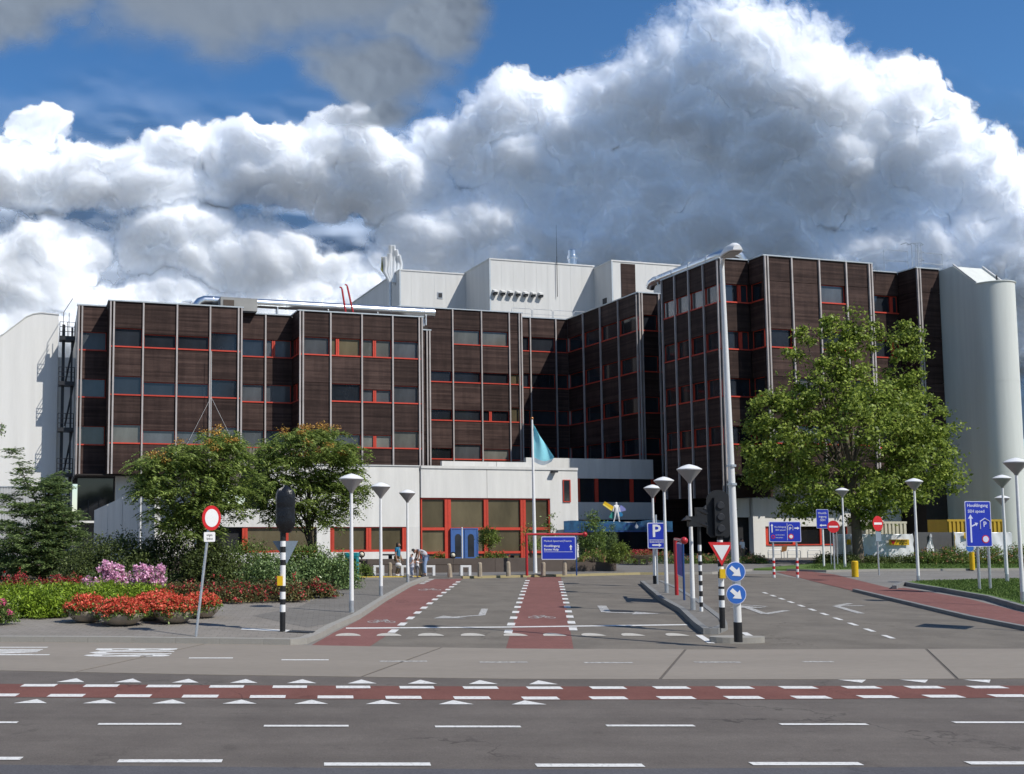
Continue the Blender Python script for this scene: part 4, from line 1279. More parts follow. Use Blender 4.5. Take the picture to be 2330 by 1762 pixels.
# right part: high panel over the red framed glass wall
um = eu(1108)
eb('concrete_panel', (uj + 0.06, um - 0.015, 66.0, 66.3, zhead, ztop - 0.12), 'concrete')
eb('concrete_panel', (um + 0.015, eu(1251), 66.0, 66.3, zhead, ztop - 0.12), 'concrete')
eb('concrete_panel', (eu(1251) + 0.003, ur, 66.0, 66.3, 0.0, ztop - 0.12), 'concrete')
eb('parapet', (uj + 0.06, ur + 0.02, 65.94, 66.3, ztop - 0.118, ztop + 0.06), 'concrete')
eb('parapet', (eu(612), uj, 66.04, 66.4, ztop + 0.004, ztop + 0.07), 'metalwhite')
bu = [uj + 0.06, eu(1012), eu(1019), eu(1026), eu(1101), eu(1106), eu(1111), eu(1184), eu(1190), eu(1196), eu(1251)]
for (a, b) in ((uj + 0.06, uj + 0.14), (bu[1], bu[2] - 0.01), (bu[2] + 0.01, bu[3]), (bu[4], bu[5] - 0.01), (bu[5] + 0.01, bu[6]), (bu[7], bu[8] - 0.01), (bu[8] + 0.01, bu[9]), (bu[10] - 0.1, bu[10] - 0.005)):
    eb('post', (a, b, 66.05, 66.3, 0.1, zhead - 0.12), 'red')
eb('head_rail', (uj + 0.06, bu[10] - 0.005, 66.1, 66.3, zhead - 0.118, zhead - 0.003), 'red')
zs = [0.55, 0.7, 2.12, 2.3]
for (a, b) in ((uj + 0.14, bu[1]), (bu[3], bu[4]), (bu[6], bu[7]), (bu[9], bu[10] - 0.1)):
    for (za, zb) in ((zs[0], zs[1]), (zs[2], zs[3])):
        eb('transom', (a + 0.003, b - 0.003, 66.08, 66.3, za, zb), 'red')
    for (za, zb) in ((0.12, zs[0]), (zs[1], zs[2]), (zs[3], zhead - 0.12)):
        eb('pane', (a + 0.003, b - 0.003, 66.2, 66.24, za + 0.003, zb - 0.003), 'glass_ochre')
# slot window and camera
wo = eb('window', (eu(1280), eu(1297), 65.93, 65.996, ez(1288, 1143), ez(1288, 1092)), 'red')
eb('pane', (eu(1280) + 0.06, eu(1297) - 0.08, 65.92, 65.928, ez(1288, 1143) + 0.08, ez(1288, 1092) - 0.05), 'glass').parent = wo
eb('security_camera', (eu(1253), eu(1264), 65.6, 65.995, 6.05, 6.18), 'darkmetal')
# set-back upper storey ledge
eb('upper_ledge', (eu(1006, 70), eu(1130, 70) - 0.02, 70.0, 70.3, ztop + 0.02, 6.98), 'concrete')
eb('upper_ledge', (eu(1130, 70) + 0.02, ur - 0.3, 70.0, 70.3, ztop + 0.02, 6.985), 'concrete')
eb('roof', (eu(612), ur - 0.02, 66.6, 74.4, ztop - 0.01, ztop + 0.018), 'roof')
# shaded bays around the recessed entrance
u2 = 47.0
eb('concrete_band', (ur + 0.01, u2, 74.0, 74.35, 6.05, 7.6), 'concrete')
eb('concrete_band', (ur + 0.01, u2 - 0.05, 74.0, 74.35, 2.85, 4.2), 'concrete')
eb('roof', (ur + 0.01, u2, 74.36, 87.8, 7.3, 7.4), 'roof')
for k, (a, b) in enumerate(((ur + 0.02, ur + 4.3), (ur + 4.6, ur + 5.9), (ur + 6.2, ur + 9.0), (ur + 9.3, u2 - 0.1))):
    wo = eb('window', (b + 0.003, b + 0.3, 74.08, 74.3, 4.203, 6.047), 'red')
    eb('pane', (a, b, 74.2, 74.24, 4.203, 6.047), 'glass').parent = wo
eb('entrance_glazing', (ur + 0.02, u2, 74.2, 74.26, 0.1, 2.847), 'glass')
# blue double door in the glass wall
p = UW(eu(1025), 65.9)
BD = thing('double_door', 'blue double door with two arched dark openings in the red glass wall', 'door', (p.x, p.y, 0.1), BA)
MT['doorblue'] = mk('blue_door_paint', (0.05, 0.12, 0.32), 0.5, 0.15)
dw = (eu(1083) - eu(1025)) / 2
for k in range(2):
    x0 = k * dw
    lf = part('door_leaf', MB().box(x0 + 0.02, x0 + dw - 0.02, 0, 0.07, 0, 2.1), 'doorblue', BD)
    n = 12
    cx = x0 + dw / 2
    poly = [(cx - 0.22, 0.25), (cx + 0.22, 0.25)] + [(cx + 0.22 * math.cos(math.pi * q / n), 1.55 + 0.22 * math.sin(math.pi * q / n)) for q in range(n + 1)]
    part('arched_light', MB().plate(poly, -0.012, -0.003), 'glass', lf)
part('door_frame', MB().box(-0.06, 0.015, -0.03, 0.09, 0, 2.16).box(2 * dw - 0.015, 2 * dw + 0.06, -0.03, 0.09, 0, 2.16).box(0.016, 2 * dw - 0.016, -0.03, 0.09, 2.104, 2.16), 'doorblue', BD)

# ---- entrance canopy with painted waves
p0 = UW(eu(1282, 65.45), 65.45)
p1 = UW(43.0, 65.45)
d_ = (p1 - p0)
CN = thing('entrance_canopy', 'blue entrance canopy painted with waves and a white drop', 'canopy', (p0.x, p0.y, 0), math.atan2(d_.y, d_.x))
MT['canopy'] = mk('canopy_blue', (0.008, 0.045, 0.11), 0.55, 0.35, 1.4, base2=(0.016, 0.085, 0.18))
L = math.hypot(d_.x, d_.y)
top = []
n = 40
zc0, zc1 = 2.08, 2.72
for k in range(n + 1):
    x = L * k / n
    top.append((x, zc1 + 0.05 * math.sin(x * 2.1) + (0.05 * math.sin(x * 0.9 + 1) if x > 2.5 else 0)))
part('fascia', MB().plate([(0, zc0), (L, zc0)] + top[::-1], 0, 0.08), 'canopy', CN)
part('roof', MB().box(1.3, L, 0.083, 4.2, zc0 + 0.25, zc1 - 0.05), 'metalwhite', CN)
part('edge_strip', MB().box(0, L, -0.03, 0.11, zc0 - 0.1, zc0 - 0.003), 'postblue', CN)
for (x, r) in ((2.6, 0.20), (3.2, 0.26), (5.0, 0.34), (5.75, 0.26), (6.3, 0.2)):
    m_ = MB()
    n = 14
    vs = [(x + r * 1.5 * math.cos(math.pi * k / n), -0.004, zc0 + 0.1 + r * 1.2 * math.sin(math.pi * k / n)) for k in range(n + 1)] + [(x + r * 1.15 * math.cos(math.pi * k / n), -0.004, zc0 + 0.1 + r * 0.9 * math.sin(math.pi * k / n)) for k in range(n + 1)]
    m_.add(vs, [(k, k + 1, n + 2 + k, n + 1 + k) for k in range(n)])
    part('wave_painting', m_, 'postblue', CN)
xd = L * 0.66
part('white_drop', MB().plate([(xd, 2.62), (xd - 0.06, 2.48), (xd - 0.13, 2.36), (xd - 0.12, 2.27), (xd - 0.06, 2.22), (xd + 0.06, 2.22), (xd + 0.12, 2.27), (xd + 0.13, 2.36), (xd + 0.06, 2.48)], -0.02, -0.004), 'signwhite', CN)
for x in (2.0, L * 0.6, L - 0.4):
    part('post', MB().box(x - 0.1, x + 0.1, 1.6, 1.8, 0, zc0 + 0.248), 'darkmetal', CN)

# ------------------------------------------------------------------ street furniture
def lamp_proto(name, h, black_foot=False):
    """post-top lamp: tapered white post, cone lantern and shallow lid"""
    def post(): return MB().tube([(0, 0, 0), (0, 0, h * 0.45), (0, 0, h - 0.52)], [0.068, 0.055, 0.042], 12).mesh('post', 'white', True)
    def foot(): return MB().tube([(0, 0, 0.002), (0, 0, 0.34)], [0.074, 0.072], 12).mesh('foot', 'poleblack' if black_foot else 'galv', True)
    def cone(): return MB().lathe([(0.05, h - 0.56), (0.075, h - 0.50), (0.33, h - 0.19), (0.345, h - 0.165)], 24).mesh('lantern', 'lamp', True)
    def lid(): return MB().lathe([(0.355, h - 0.163), (0.36, h - 0.135), (0.22, h - 0.06), (0.09, h - 0.015), (0.03, h)], 24).mesh('lid', 'lamplid', True)
    return [('post', shared(('lp', h), post)), ('foot', shared(('lf', h, black_foot), foot)), ('lantern', shared(('lc', h), cone)), ('lid', shared(('ll', h), lid))]
def lamp(px, py, h, label, group, black=False, z=0.0):
    p = G(px, py, z)
    t = thing('street_lamp', label, 'street lamp', p, random.random() * 6, group)
    for nm, me in lamp_proto('lamp', h, black): part(nm, me, None, t)
    return t
g1, g2, g3 = 'lamps along the left pavement', 'lamps on the median island', 'lamps by the grass on the right'
lamp(800, 1394, 3.95, 'white post-top street lamp nearest the road on the left pavement', g1, z=KH)
lamp(867, 1356, 3.95, 'middle white post-top street lamp of the three on the left pavement', g1, z=KH)
lamp(928, 1325, 3.95, 'white post-top street lamp farthest back on the left pavement, beside the people', g1, z=KH)
lamp(1577, 1388, 4.25, 'white post-top street lamp nearest the traffic lights on the median island', g2, z=0.13)
lamp(1517, 1349, 4.2, 'middle white post-top street lamp of the three on the median island', g2, z=0.13)
lamp(1490, 1329, 4.1, 'white post-top street lamp with a black foot behind the parking sign', g2, True, z=0.13)
lamp(2090, 1328, 4.6, 'white post-top street lamp alone before the white fence sheets', g3)
lamp(2292, 1325, 4.55, 'white post-top street lamp on the grass right of the big blue sign', g3, z=0.14)
lamp(2289, 1303, 4.1, 'small far white street lamp lined up behind the one right of the blue sign', g3)
lamp(2328, 1371, 4.6, 'white post-top street lamp cut by the right edge of the picture', g3, z=0.14)
lamp(1923, 1297, 4.6, 'white lamp post rising into the crown of the big tree', g3)

def zebra(t, bands, r, h):
    """post in black and white bands; bands are (z0, z1, material)"""
    for z0, z1, m in bands:
        part('pole_band', MB().tube([(0, 0, z0), (0, 0, z1)], r if m != 'poleblack' else r * 0.985, 14), m, t, smooth=True)

def bag_mesh(w, d, z0, z1, seed=3):
    """creased plastic bag pulled over a signal head"""
    r2 = np.random.default_rng(seed)
    n, m = 16, 13
    vs, fs = [], []
    for i in range(m):
        f = i / (m - 1)
        z = z0 + (z1 - z0) * f
        k = 0.55 + 0.45 * min(1, f * 6) if f < 0.17 else (1.0 if f < 0.8 else math.sqrt(max(0.02, 1 - ((f - 0.8) / 0.2) ** 2)))
        for q in range(n):
            a = 2 * math.pi * q / n
            c, s_ = math.cos(a), math.sin(a)
            e = 0.55
            x = w / 2 * math.copysign(abs(c) ** e, c) * k * (1 + r2.normal(0, 0.05))
            y = d / 2 * math.copysign(abs(s_) ** e, s_) * k * (1 + r2.normal(0, 0.07))
            vs.append((x, y, z + r2.normal(0, 0.012)))
    for i in range(m - 1):
        for q in range(n):
            fs.append((i * n + q, i * n + (q + 1) % n, (i + 1) * n + (q + 1) % n, (i + 1) * n + q))
    fs.append(tuple(range(n))[::-1])
    fs.append(tuple((m - 1) * n + q for q in range(n)))
    return MB().add(vs, fs)

# traffic light with its head bagged, left pavement
p = G(643, 1437.5, KH)
t = thing('traffic_light', 'bagged black traffic light on a black and white banded pole, left pavement', 'traffic light', p)
B, W_m = 'poleblack', 'white'
zebra(t, [(0, 0.46, B), (0.46, 0.63, W_m), (0.63, 0.76, B), (0.76, 0.93, W_m), (0.93, 1.07, B), (1.07, 1.55, W_m), (1.55, 1.68, B), (1.68, 1.85, W_m), (1.85, 1.99, B), (1.99, 2.12, W_m), (2.12, 2.5, B)], 0.068, 3.4)
part('signal_head', bag_mesh(0.46, 0.40, 2.32, 3.42), 'bag', t, (0.06, 0.0, 0), smooth=True)
part('push_button', MB().box(-0.125, 0.005, -0.13, -0.055, 1.08, 1.30), 'yellow', t)
part('give_way_sign', MB().plate([(-0.25, 2.12), (0.36, 2.12), (0.09, 1.58)], 0.075, 0.085), 'signback', t)

# round closed-road sign
p = G(452, 1448, KH)
t = thing('road_sign', 'round white sign with a red rim on a leaning grey pole, left pavement', 'road sign', p, R(48))
part('pole', MB().tube([(-0.08, 0.0, 0), (0.25, -0.1, 2.9)], 0.032, 10), 'galv', t)
sx = 0.23
part('disc', MB().plate(disc(sx, 2.66, 0.285, 32), -0.145, -0.135), 'signred', t)
part('disc_centre', MB().plate(disc(sx, 2.66, 0.205, 32), -0.15, -0.147), 'signwhite', t)
pl = part('sub_plate', MB().plate(rrect(0.02, 0.36, 2.12, 2.34, 0.03), -0.125, -0.117), 'signwhite', t)
for k, s_ in enumerate(('lijnbus', 'uitgez.')):
    o = part('lettering', text_mesh(s_, 0.075, 'black'), None, pl, (0.19, -0.129, 2.19 + 0.085 * k))

# signals and signs on the median
p = G(1596, 1391.5, 0.13)
t = thing('traffic_light', 'slim banded traffic light with small black heads on the median island', 'traffic light', p)
zs_ = [0.0, 0.13, 0.26, 0.43, 0.58, 0.74, 0.87, 1.03, 1.15, 1.32, 1.43, 1.60, 1.72, 1.9]
zebra(t, [(a, b, (W_m if k % 2 == 0 else B) if k else W_m) for k, (a, b) in enumerate(zip(zs_, zs_[1:]))] + [(1.9, 2.55, B)], 0.05, 2.6)
hd = part('signal_head', MB().box(-0.3, 0.3, -0.12, 0.14, 2.42, 2.72).box(-0.08, 0.26, -0.1, 0.1, 2.722, 2.98), 'black', t)
for x, z in ((-0.36, 2.62), (0.33, 2.62), (0.2, 2.92)):
    part('hood', MB().add([(x - 0.1, -0.18, z), (x + 0.1, -0.18, z), (x, -0.05, z + 0.13), (x - 0.12, 0.12, z - 0.03), (x + 0.12, 0.12, z - 0.03)], [(0, 1, 2), (0, 2, 3), (1, 4, 2), (0, 3, 4, 1), (2, 4, 3)]), 'black', hd)
p = G(1644, 1429.5, 0.13)
t = thing('traffic_light', 'large traffic light with a round topped black board above a give way sign', 'traffic light', p)
zebra(t, [(0, 0.50, B), (0.50, 0.67, W_m), (0.67, 0.79, B), (0.79, 0.94, W_m), (0.94, 1.0, B), (1.0, 1.2, W_m), (1.2, 1.36, B), (1.36, 1.48, W_m), (1.48, 1.62, B), (1.62, 2.12, W_m), (2.12, 2.35, B)], 0.068, 2.4)
n = 16
bp = [(-0.30, 2.28), (-0.20, 2.18), (0.20, 2.18), (0.30, 2.28)] + [(0.29 * math.cos(math.pi * k / n), 3.08 + 0.26 * math.sin(math.pi * k / n)) for k in range(n + 1)]
bd = part('backing_board', MB().plate(bp, 0.02, 0.05), 'black', t)
hd = part('signal_head', MB().box(-0.14, 0.14, -0.1, 0.018, 2.22, 3.15), 'black', t)
for z in (2.4, 2.68, 2.96):
    part('lens_cap', MB().tube([(0, -0.1, z), (0, -0.14, z)], [0.1, 0.08], 14), 'darkmetal', hd)
for sx in (-1, 1):
    for z in (2.52, 2.82):
        part('side_hood', MB().add([(sx * 0.27, 0.03, z + 0.02), (sx * 0.52, 0.12, z + 0.05), (sx * 0.30, 0.16, z - 0.1), (sx * 0.27, 0.0, z - 0.08), (sx * 0.3, 0.2, z + 0.0)], [(0, 1, 3), (1, 2, 3), (0, 4, 1), (1, 4, 2), (0, 3, 2, 4)]), 'black', t)
part('give_way_sign', MB().plate([(-0.32, 2.07), (0.31, 2.07), (-0.005, 1.50)], -0.10, -0.09), 'signred', t)
part('sign_centre', MB().plate([(-0.21, 2.0), (0.20, 2.0), (-0.005, 1.63)], -0.106, -0.102), 'signwhite', t)
part('push_button', MB().box(-0.065, 0.065, -0.135, -0.06, 1.2, 1.42), 'yellow', t)

# tall silver lamp post with two keep-right discs
p = G(1680, 1461, 0.13)
t = thing('lamp_post', 'tall silver street lamp post with two round blue arrow signs near its foot', 'lamp post', p)
part('foot', MB().tube([(0, 0, 0), (0, 0, 0.42)], 0.088, 16), 'poleblack', t, smooth=True)
part('pole', MB().tube([(0, 0, 0.42), (-0.02, 0, 2.4), (-0.06, 0, 5.2), (-0.10, 0, 8.2)], [0.082, 0.076, 0.063, 0.045], 16), 'polesilver', t, smooth=True)
for z in (3.35, 3.75):
    part('clamp', MB().tube([(-0.033, 0, z), (-0.033, 0, z + 0.05)], 0.10, 12), 'galv', t)
part('arm', MB().tube([(-0.10, 0, 8.17), (-0.10, -0.05, 8.31), (-0.09, -0.25, 8.38)], 0.04, 10), 'polesilver', t)
n = 14
prof = [(0.175 * math.cos(math.pi * k / n), 0.20 * math.sin(math.pi * k / n)) for k in range(n + 1)]
m_ = MB()
vs = []
for j, (y, s_) in enumerate(((-0.85, 0.55), (-0.7, 0.95), (-0.45, 1.0), (-0.2, 0.8), (-0.12, 0.5))):
    vs += [(-0.08 + x * s_, y, 8.33 + z * s_) for x, z in prof]
fs = []
k1 = n + 1
for j in range(4):
    fs += [(j * k1 + k, (j + 1) * k1 + k, (j + 1) * k1 + k + 1, j * k1 + k + 1) for k in range(n)]
    fs.append((j * k1, j * k1 + n, (j + 1) * k1 + n, (j + 1) * k1))
fs += [tuple(range(n + 1)), tuple(4 * k1 + k for k in range(n + 1))[::-1]]
lh = part('luminaire', m_.add(vs, fs), 'white', t, smooth=True)
part('glass', MB().box(-0.2, 0.04, -0.72, -0.2, 8.305, 8.322), 'lamp', lh)
for z in (1.02, 1.50):
    dsc = part('keep_right_sign', MB().plate(disc(-0.06, z, 0.212, 32), -0.125, -0.112), 'signlilac', t)
    part('sign_face', MB().plate(disc(-0.06, z, 0.197, 32), -0.131, -0.127), 'mandatory', dsc)
    part('arrow', MB().plate(arrow_poly(-0.06, z, R(-42), 0.29, 0.30, 0.82, 0.52), -0.136, -0.133), 'signwhite', dsc)
part('fixing_plate', MB().box(-0.08, 0.05, -0.11, -0.09, 1.2, 1.32), 'galv', t)

# parking sign on the median
p = G(1496, 1329.5, 0.13)
t = thing('parking_sign', 'blue parking sign with a white P and an arrow for visitors', 'road sign', p, R(-4))
part('pole', MB().tube([(0, 0, 0), (0, 0, 2.85)], 0.04, 10), 'galv', t)
b = part('border', MB().plate(rrect(-0.37, 0.35, 1.46, 2.52, 0.05), -0.07, -0.06), 'signlilac', t)
part('sign_face', MB().plate(rrect(-0.335, 0.315, 1.495, 2.485, 0.04), -0.076, -0.072), 'signblue', b)
part('lettering', text_mesh('P', 0.72, 'signwhite', bold=True), None, b, (-0.01, -0.08, 2.16))
part('divider', MB().plate([(-0.3, 1.80), (0.28, 1.80), (0.28, 1.82), (-0.3, 1.82)], -0.082, -0.078), 'signwhite', b)
part('lettering', text_mesh('bezoekers', 0.135, 'signwhite'), None, b, (-0.01, -0.08, 1.735))
part('arrow', MB().plate(arrow_poly(0.0, 1.6, 0, 0.38, 0.15, 0.4, 0.3), -0.082, -0.078), 'signwhite', b)

# red pipe frames carrying hospital signs
def portal(px, py, rz, label, letters):
    p = G(px, py, 0.10)
    t = thing('sign_frame', label, 'sign', p, rz)
    part('post', MB().tube([(0, 0, 0), (0, 0, 1.97)], 0.066, 14), 'postred', t, smooth=True)
    part('beam', MB().tube([(-0.02, 0, 1.98), (2.8, 0, 1.98)], 0.055, 14), 'postred', t, smooth=True)
    part('ball', MB().ball((2.86, 0, 1.98), 0.12, 14), 'postred', t, smooth=True)
    part('stay', MB().tube([(2.42, 0.0, 0), (2.42, 0, 1.92)], 0.035, 10), 'postblue', t)
    b = part('border', MB().plate(rrect(0.72, 2.40, 0.76, 1.88, 0.05), -0.03, 0.03), 'signlilac', t)
    f = part('sign_face', MB().plate(rrect(0.76, 2.36, 0.80, 1.84, 0.04), -0.036, -0.032), 'signblue', b)
    f = part('sign_back', MB().plate(rrect(0.74, 2.38, 0.78, 1.86, 0.04), 0.032, 0.036), 'signblue', b)
    if letters:
        part('lettering', text_mesh('Medisch Spectrum|Twente', 0.125, 'signwhite', align='LEFT'), None, b, (0.84, -0.04, 1.66))
        part('lettering', text_mesh('Hoofdingang', 0.15, 'signwhite', align='LEFT', bold=True), None, b, (0.84, -0.04, 1.42))
        part('lettering', text_mesh('Eerste Hulp', 0.15, 'signwhite', align='LEFT', bold=True), None, b, (0.84, -0.04, 1.25))
        part('arrow', MB().plate(arrow_poly(2.15, 1.35, R(90), 0.26, 0.22, 0.6, 0.45), -0.042, -0.038), 'signwhite', b)
        part('divider', MB().plate([(0.84, 1.13), (2.24, 1.13), (2.24, 1.145), (0.84, 1.145)], -0.042, -0.038), 'signwhite', b)
    return t
portal(1199, 1310, R(2), 'blue hospital sign hanging in a red pipe frame before the entrance planter', True)
portal(1540, 1356.5, R(-102.6), 'red pipe sign frame seen edge-on on the median island', False)

# flagpole and flag
p = G(1218, 1304, 0.10)
t = thing('flagpole', 'white flagpole with a drooping turquoise flag before the entrance', 'flagpole', p)
part('pole', MB().tube([(0, 0, 0), (-0.02, 0, 4), (-0.04, 0, 7.82)], [0.10, 0.075, 0.045], 14), 'white', t, smooth=True)
MT['copper'] = mk('copper_ball', (0.45, 0.2, 0.08), 0.35, 0.1, metal=0.6)
part('finial', MB().ball((-0.04, 0, 7.88), 0.08, 10), 'copper', t, smooth=True)
MT['flagcyan'] = mk('turquoise_flag', (0.30, 0.74, 0.84), 0.8, 0.10, 1.5, transl=0.3)
MT['flagwhite'] = mk('white_flag_tip', (0.50, 0.57, 0.62), 0.8, 0.15, 1.5, transl=0.3)
nx, nz = 14, 26
vs, fs, mi = [], [], []
for i in range(nz + 1):
    f = i / nz
    zt = 7.65 - 2.0 * f
    for j in range(nx + 1):
        q = j / nx
        wid = 0.08 + 0.95 * min(1, (f / 0.86)) ** 0.85 * (1.0 if f < 0.86 else 1 - (f - 0.86) * 1.2)
        zz = zt - 0.35 * q * (1 - f) - (0.18 * math.sin(math.pi * q) if f > 0.8 else 0)
        vs.append((wid * q, 0.12 * math.sin(q * 7 + f * 3) * (0.3 + q), zz))
for i in range(nz):
    for j in range(nx):
        fs.append((i * (nx + 1) + j, i * (nx + 1) + j + 1, (i + 1) * (nx + 1) + j + 1, (i + 1) * (nx + 1) + j))
        mi.append(1 if i > nz * 0.85 else 0)
m_ = MB()
m_.v, m_.f, m_.mi = vs, fs, mi
part('flag', m_, ['flagcyan', 'flagwhite'], t, (0.03, 0, 0), smooth=True)

# stone bollards along the forecourt
for k, (px, py, lab) in enumerate(((819, 1311, 'stone bollard beside the green litter bin'), (888, 1312.5, 'stone bollard left of the woman in blue'), (957, 1313, 'stone bollard in front of the bending person'),
                              (1024, 1314, 'leaning stone bollard between the two benches, right of the bending person'), (1092, 1312.5, 'stone bollard below the globe tree'), (1157, 1311.5, 'stone bollard left of the red sign frame post'),
                              (1236, 1310, 'stone bollard under the left half of the blue hospital sign'), (1285, 1309.5, 'stone bollard under the right half of the blue hospital sign'))):
    p = G(px, py, 0.10)
    t = thing('bollard', lab, 'bollard', p, random.random() * 3, 'stone bollards along the forecourt')
    hh = 0.64 + 0.03 * (k % 3)
    lean = (-0.05 if k == 3 else 0.02 * ((k * 7) % 3 - 1))
    part('shaft', MB().tube([(0, 0, 0), (lean * 0.5, 0, hh * 0.5), (lean, 0, hh - 0.05)], [0.115, 0.108, 0.10], 9), 'stone', t)
    part('cap', MB().tube([(lean, 0, hh - 0.05), (lean, 0, hh)], [0.10, 0.06], 9), 'stone', t)

# benches with white concrete ends
def bench(px0, px1, py, lab):
    a, b = G(px0, py, 0.10), G(px1, py, 0.10)
    t = thing('bench', lab, 'bench', a, math.atan2(b.y - a.y, b.x - a.x), 'benches before the planter wall')
    L = (b - a).length
    for x in (0.0, L):
        m_ = MB().box(x - 0.26, x - 0.14, -0.05, 0.33, 0, 0.40).box(x + 0.14, x + 0.26, -0.05, 0.33, 0, 0.40).box(x - 0.26, x + 0.26, -0.05, 0.33, 0.40, 0.50)
        part('end_support', m_, 'white', t)
    for k in range(3):
        part('slat', MB().box(-0.3, L + 0.3, -0.04 + k * 0.13, 0.07 + k * 0.13, 0.503, 0.55), 'barkdark', t)
bench(978, 1060, 1310, 'dark slatted bench on white concrete ends, right of the people')
bench(862, 925, 1310, 'dark slatted bench on white concrete ends behind the woman in blue')

# litter bin
p = G(801, 1323, 0.10)
t = thing('litter_bin', 'turquoise green litter bin at the end of the hedge', 'litter bin', p, R(-8))
MT['binblue'] = mk('bin_turquoise', (0.02, 0.24, 0.27), 0.45, 0.12)
part('body', MB().prism([(x, y) for x, y in rrect(-0.29, 0.29, -0.22, 0.22, 0.06)], 0.08, 1.08), 'binblue', t)
part('lid', MB().prism([(x, y) for x, y in rrect(-0.31, 0.31, -0.24, 0.24, 0.07)], 1.083, 1.24), 'binblue', t)
part('slot', MB().box(-0.2, 0.2, -0.228, -0.221, 0.86, 1.0), 'black', t)
part('base', MB().box(-0.2, 0.2, -0.15, 0.15, 0, 0.079), 'darkmetal', t)

# entrance planter: long dark retaining wall
a, b = G(836, 1305, 0.10), G(1403, 1299, 0.10)
PLA = (a, b)
rz = math.atan2(b.y - a.y, b.x - a.x)
L = (b - a).length
t = thing('planter_wall', 'long low dark concrete planter before the white entrance block', 'planter', a, rz)
nseg = 6
for k in range(nseg):
    part('wall_segment', MB().box(L * k / nseg + 0.008, L * (k + 1) / nseg - 0.008, 0, 0.28, 0, 0.70 + 0.01 * (k % 2)), 'darkwall', t)
part('end_wall', MB().box(L - 0.26, L - 0.01, 0.285, 3.2, 0, 0.69), 'darkwall', t)
part('soil', MB().box(0.05, L - 0.27, 0.29, 3.2, 0.0, 0.6), 'soil', t)
def on_planter(px, back, z=0.70):
    """spot on the planter soil: photograph column and metres behind the front wall"""
    q = (px - 836) / (1403 - 836)
    c = a.lerp(b, q)
    n_ = Vector((-math.sin(rz), math.cos(rz), 0))
    c = c + n_ * back
    s_ = c.y / a.lerp(b, q).y
    x = (px - XP) / FPX * (c.y * math.cos(PITCH)) * 1.0
    return Vector((x * 1.005, c.y, z))
MT['cream'] = mk('cream_container_paint', (0.62, 0.58, 0.46), 0.55, 0.15, 1.5)
# ball spotlights on the planter
for px, pz, lab in ((823, 1262, 'pale round spotlight beside the litter bin'), (1031, 1264, 'pale round spotlight on the planter before the blue door')):
    c = A(px, pz, 56.5)
    t = thing('spotlight', lab, 'spotlight', (c.x, c.y, 0.6), 0, 'round spotlights')
    part('ball', MB().ball((0, 0, c.z - 0.6), 0.12, 12), 'cream', t, smooth=True)
    part('collar', MB().tube([(0, 0.05, c.z - 0.6), (0, 0.12, c.z - 0.6)], 0.18, 14), 'black', t)
    part('stem', MB().tube([(0, 0.08, 0), (0, 0.08, c.z - 0.62)], 0.04, 8), 'darkmetal', t)
c = A(1052, 1272, 56.2)
t = thing('thin_post', 'thin white post standing before the blue double door', 'post', (c.x, c.y, 0.6))
part('shaft', MB().tube([(0, 0, 0), (0, 0, 1.75)], 0.035, 8), 'white', t)
part('cap', MB().ball((0, 0, 1.76), 0.04, 8), 'white', t)
for px, w_, lab in ((888, 0.95, 'dark flat table top on a stem left of the woman in blue'), (1165, 0.8, 'dark flat table top on a stem on the planter right of the globe tree')):
    c = A(px, 1262, 57.5)
    t = thing('garden_table', lab, 'table', (c.x, c.y, 0.3), 0, 'dark tables on the planter')
    part('top', MB().box(-w_ / 2, w_ / 2, -0.3, 0.3, c.z - 0.3 - 0.05, c.z - 0.3 + 0.02), 'darkmetal', t)
    part('stem', MB().box(-0.1, 0.1, -0.1, 0.1, 0, c.z - 0.352), 'darkmetal', t)

# thin tall posts at the left
p = G(318, 1300, 0.16)
t = thing('thin_post', 'thin tall white post rising from the dark hedge', 'post', p)
part('shaft', MB().tube([(0, 0, 0), (0, 0, 4.2)], [0.05, 0.035], 8), 'white', t)
part('foot', MB().tube([(0, 0, 0.001), (0, 0, 0.5)], 0.065, 8), 'poleblack', t)
p = G(10, 1312, 0.16)
t = thing('marker_post', 'small red and white banded marker post at the left edge', 'post', p)
for k in range(4):
    part('band', MB().tube([(0, 0, k * 0.17), (0, 0, k * 0.17 + 0.17)], 0.06 if k % 2 else 0.059, 10), 'white' if k % 2 == 0 else 'signred', t)
p = G(43, 1308, 0.16)
t = thing('thin_post', 'short grey post left of the conifer', 'post', p)
part('shaft', MB().tube([(0, 0, 0), (0, 0, 0.75)], 0.035, 8), 'galv', t)
part('cap', MB().ball((0, 0, 0.76), 0.04, 8), 'galv', t)
p = G(118, 1318, 0.16)
t = thing('notice_board', 'small white notice board among the dark red roses', 'sign', p)
part('board', MB().plate(rrect(-0.24, 0.24, 0.45, 0.9, 0.03), -0.04, 0.0), 'signwhite', t)
part('leg', MB().tube([(-0.15, 0, 0), (-0.15, 0, 0.5)], 0.025, 8), 'galv', t)
part('leg', MB().tube([(0.15, 0, 0), (0.15, 0, 0.5)], 0.025, 8), 'galv', t)
# thin aerial mast with stays on the roof edge of the left wing
p = UW(11.6, 74.0, 0)
t = thing('guyed_mast', 'very thin pale guyed mast standing before the left wing', 'mast', p)
part('mast', MB().tube([(0, 0, 0), (0, 0, 14.8)], [0.03, 0.015], 6), 'white', t)
for sx in (-1, 1):
    part('stay', MB().tube([(0, 0, 11.5), (sx * 1.6, 0, 8.3), (sx * 3.4, 0, 5.0), (sx * 5.6, 0, 0.1)], 0.010, 4), 'white', t)

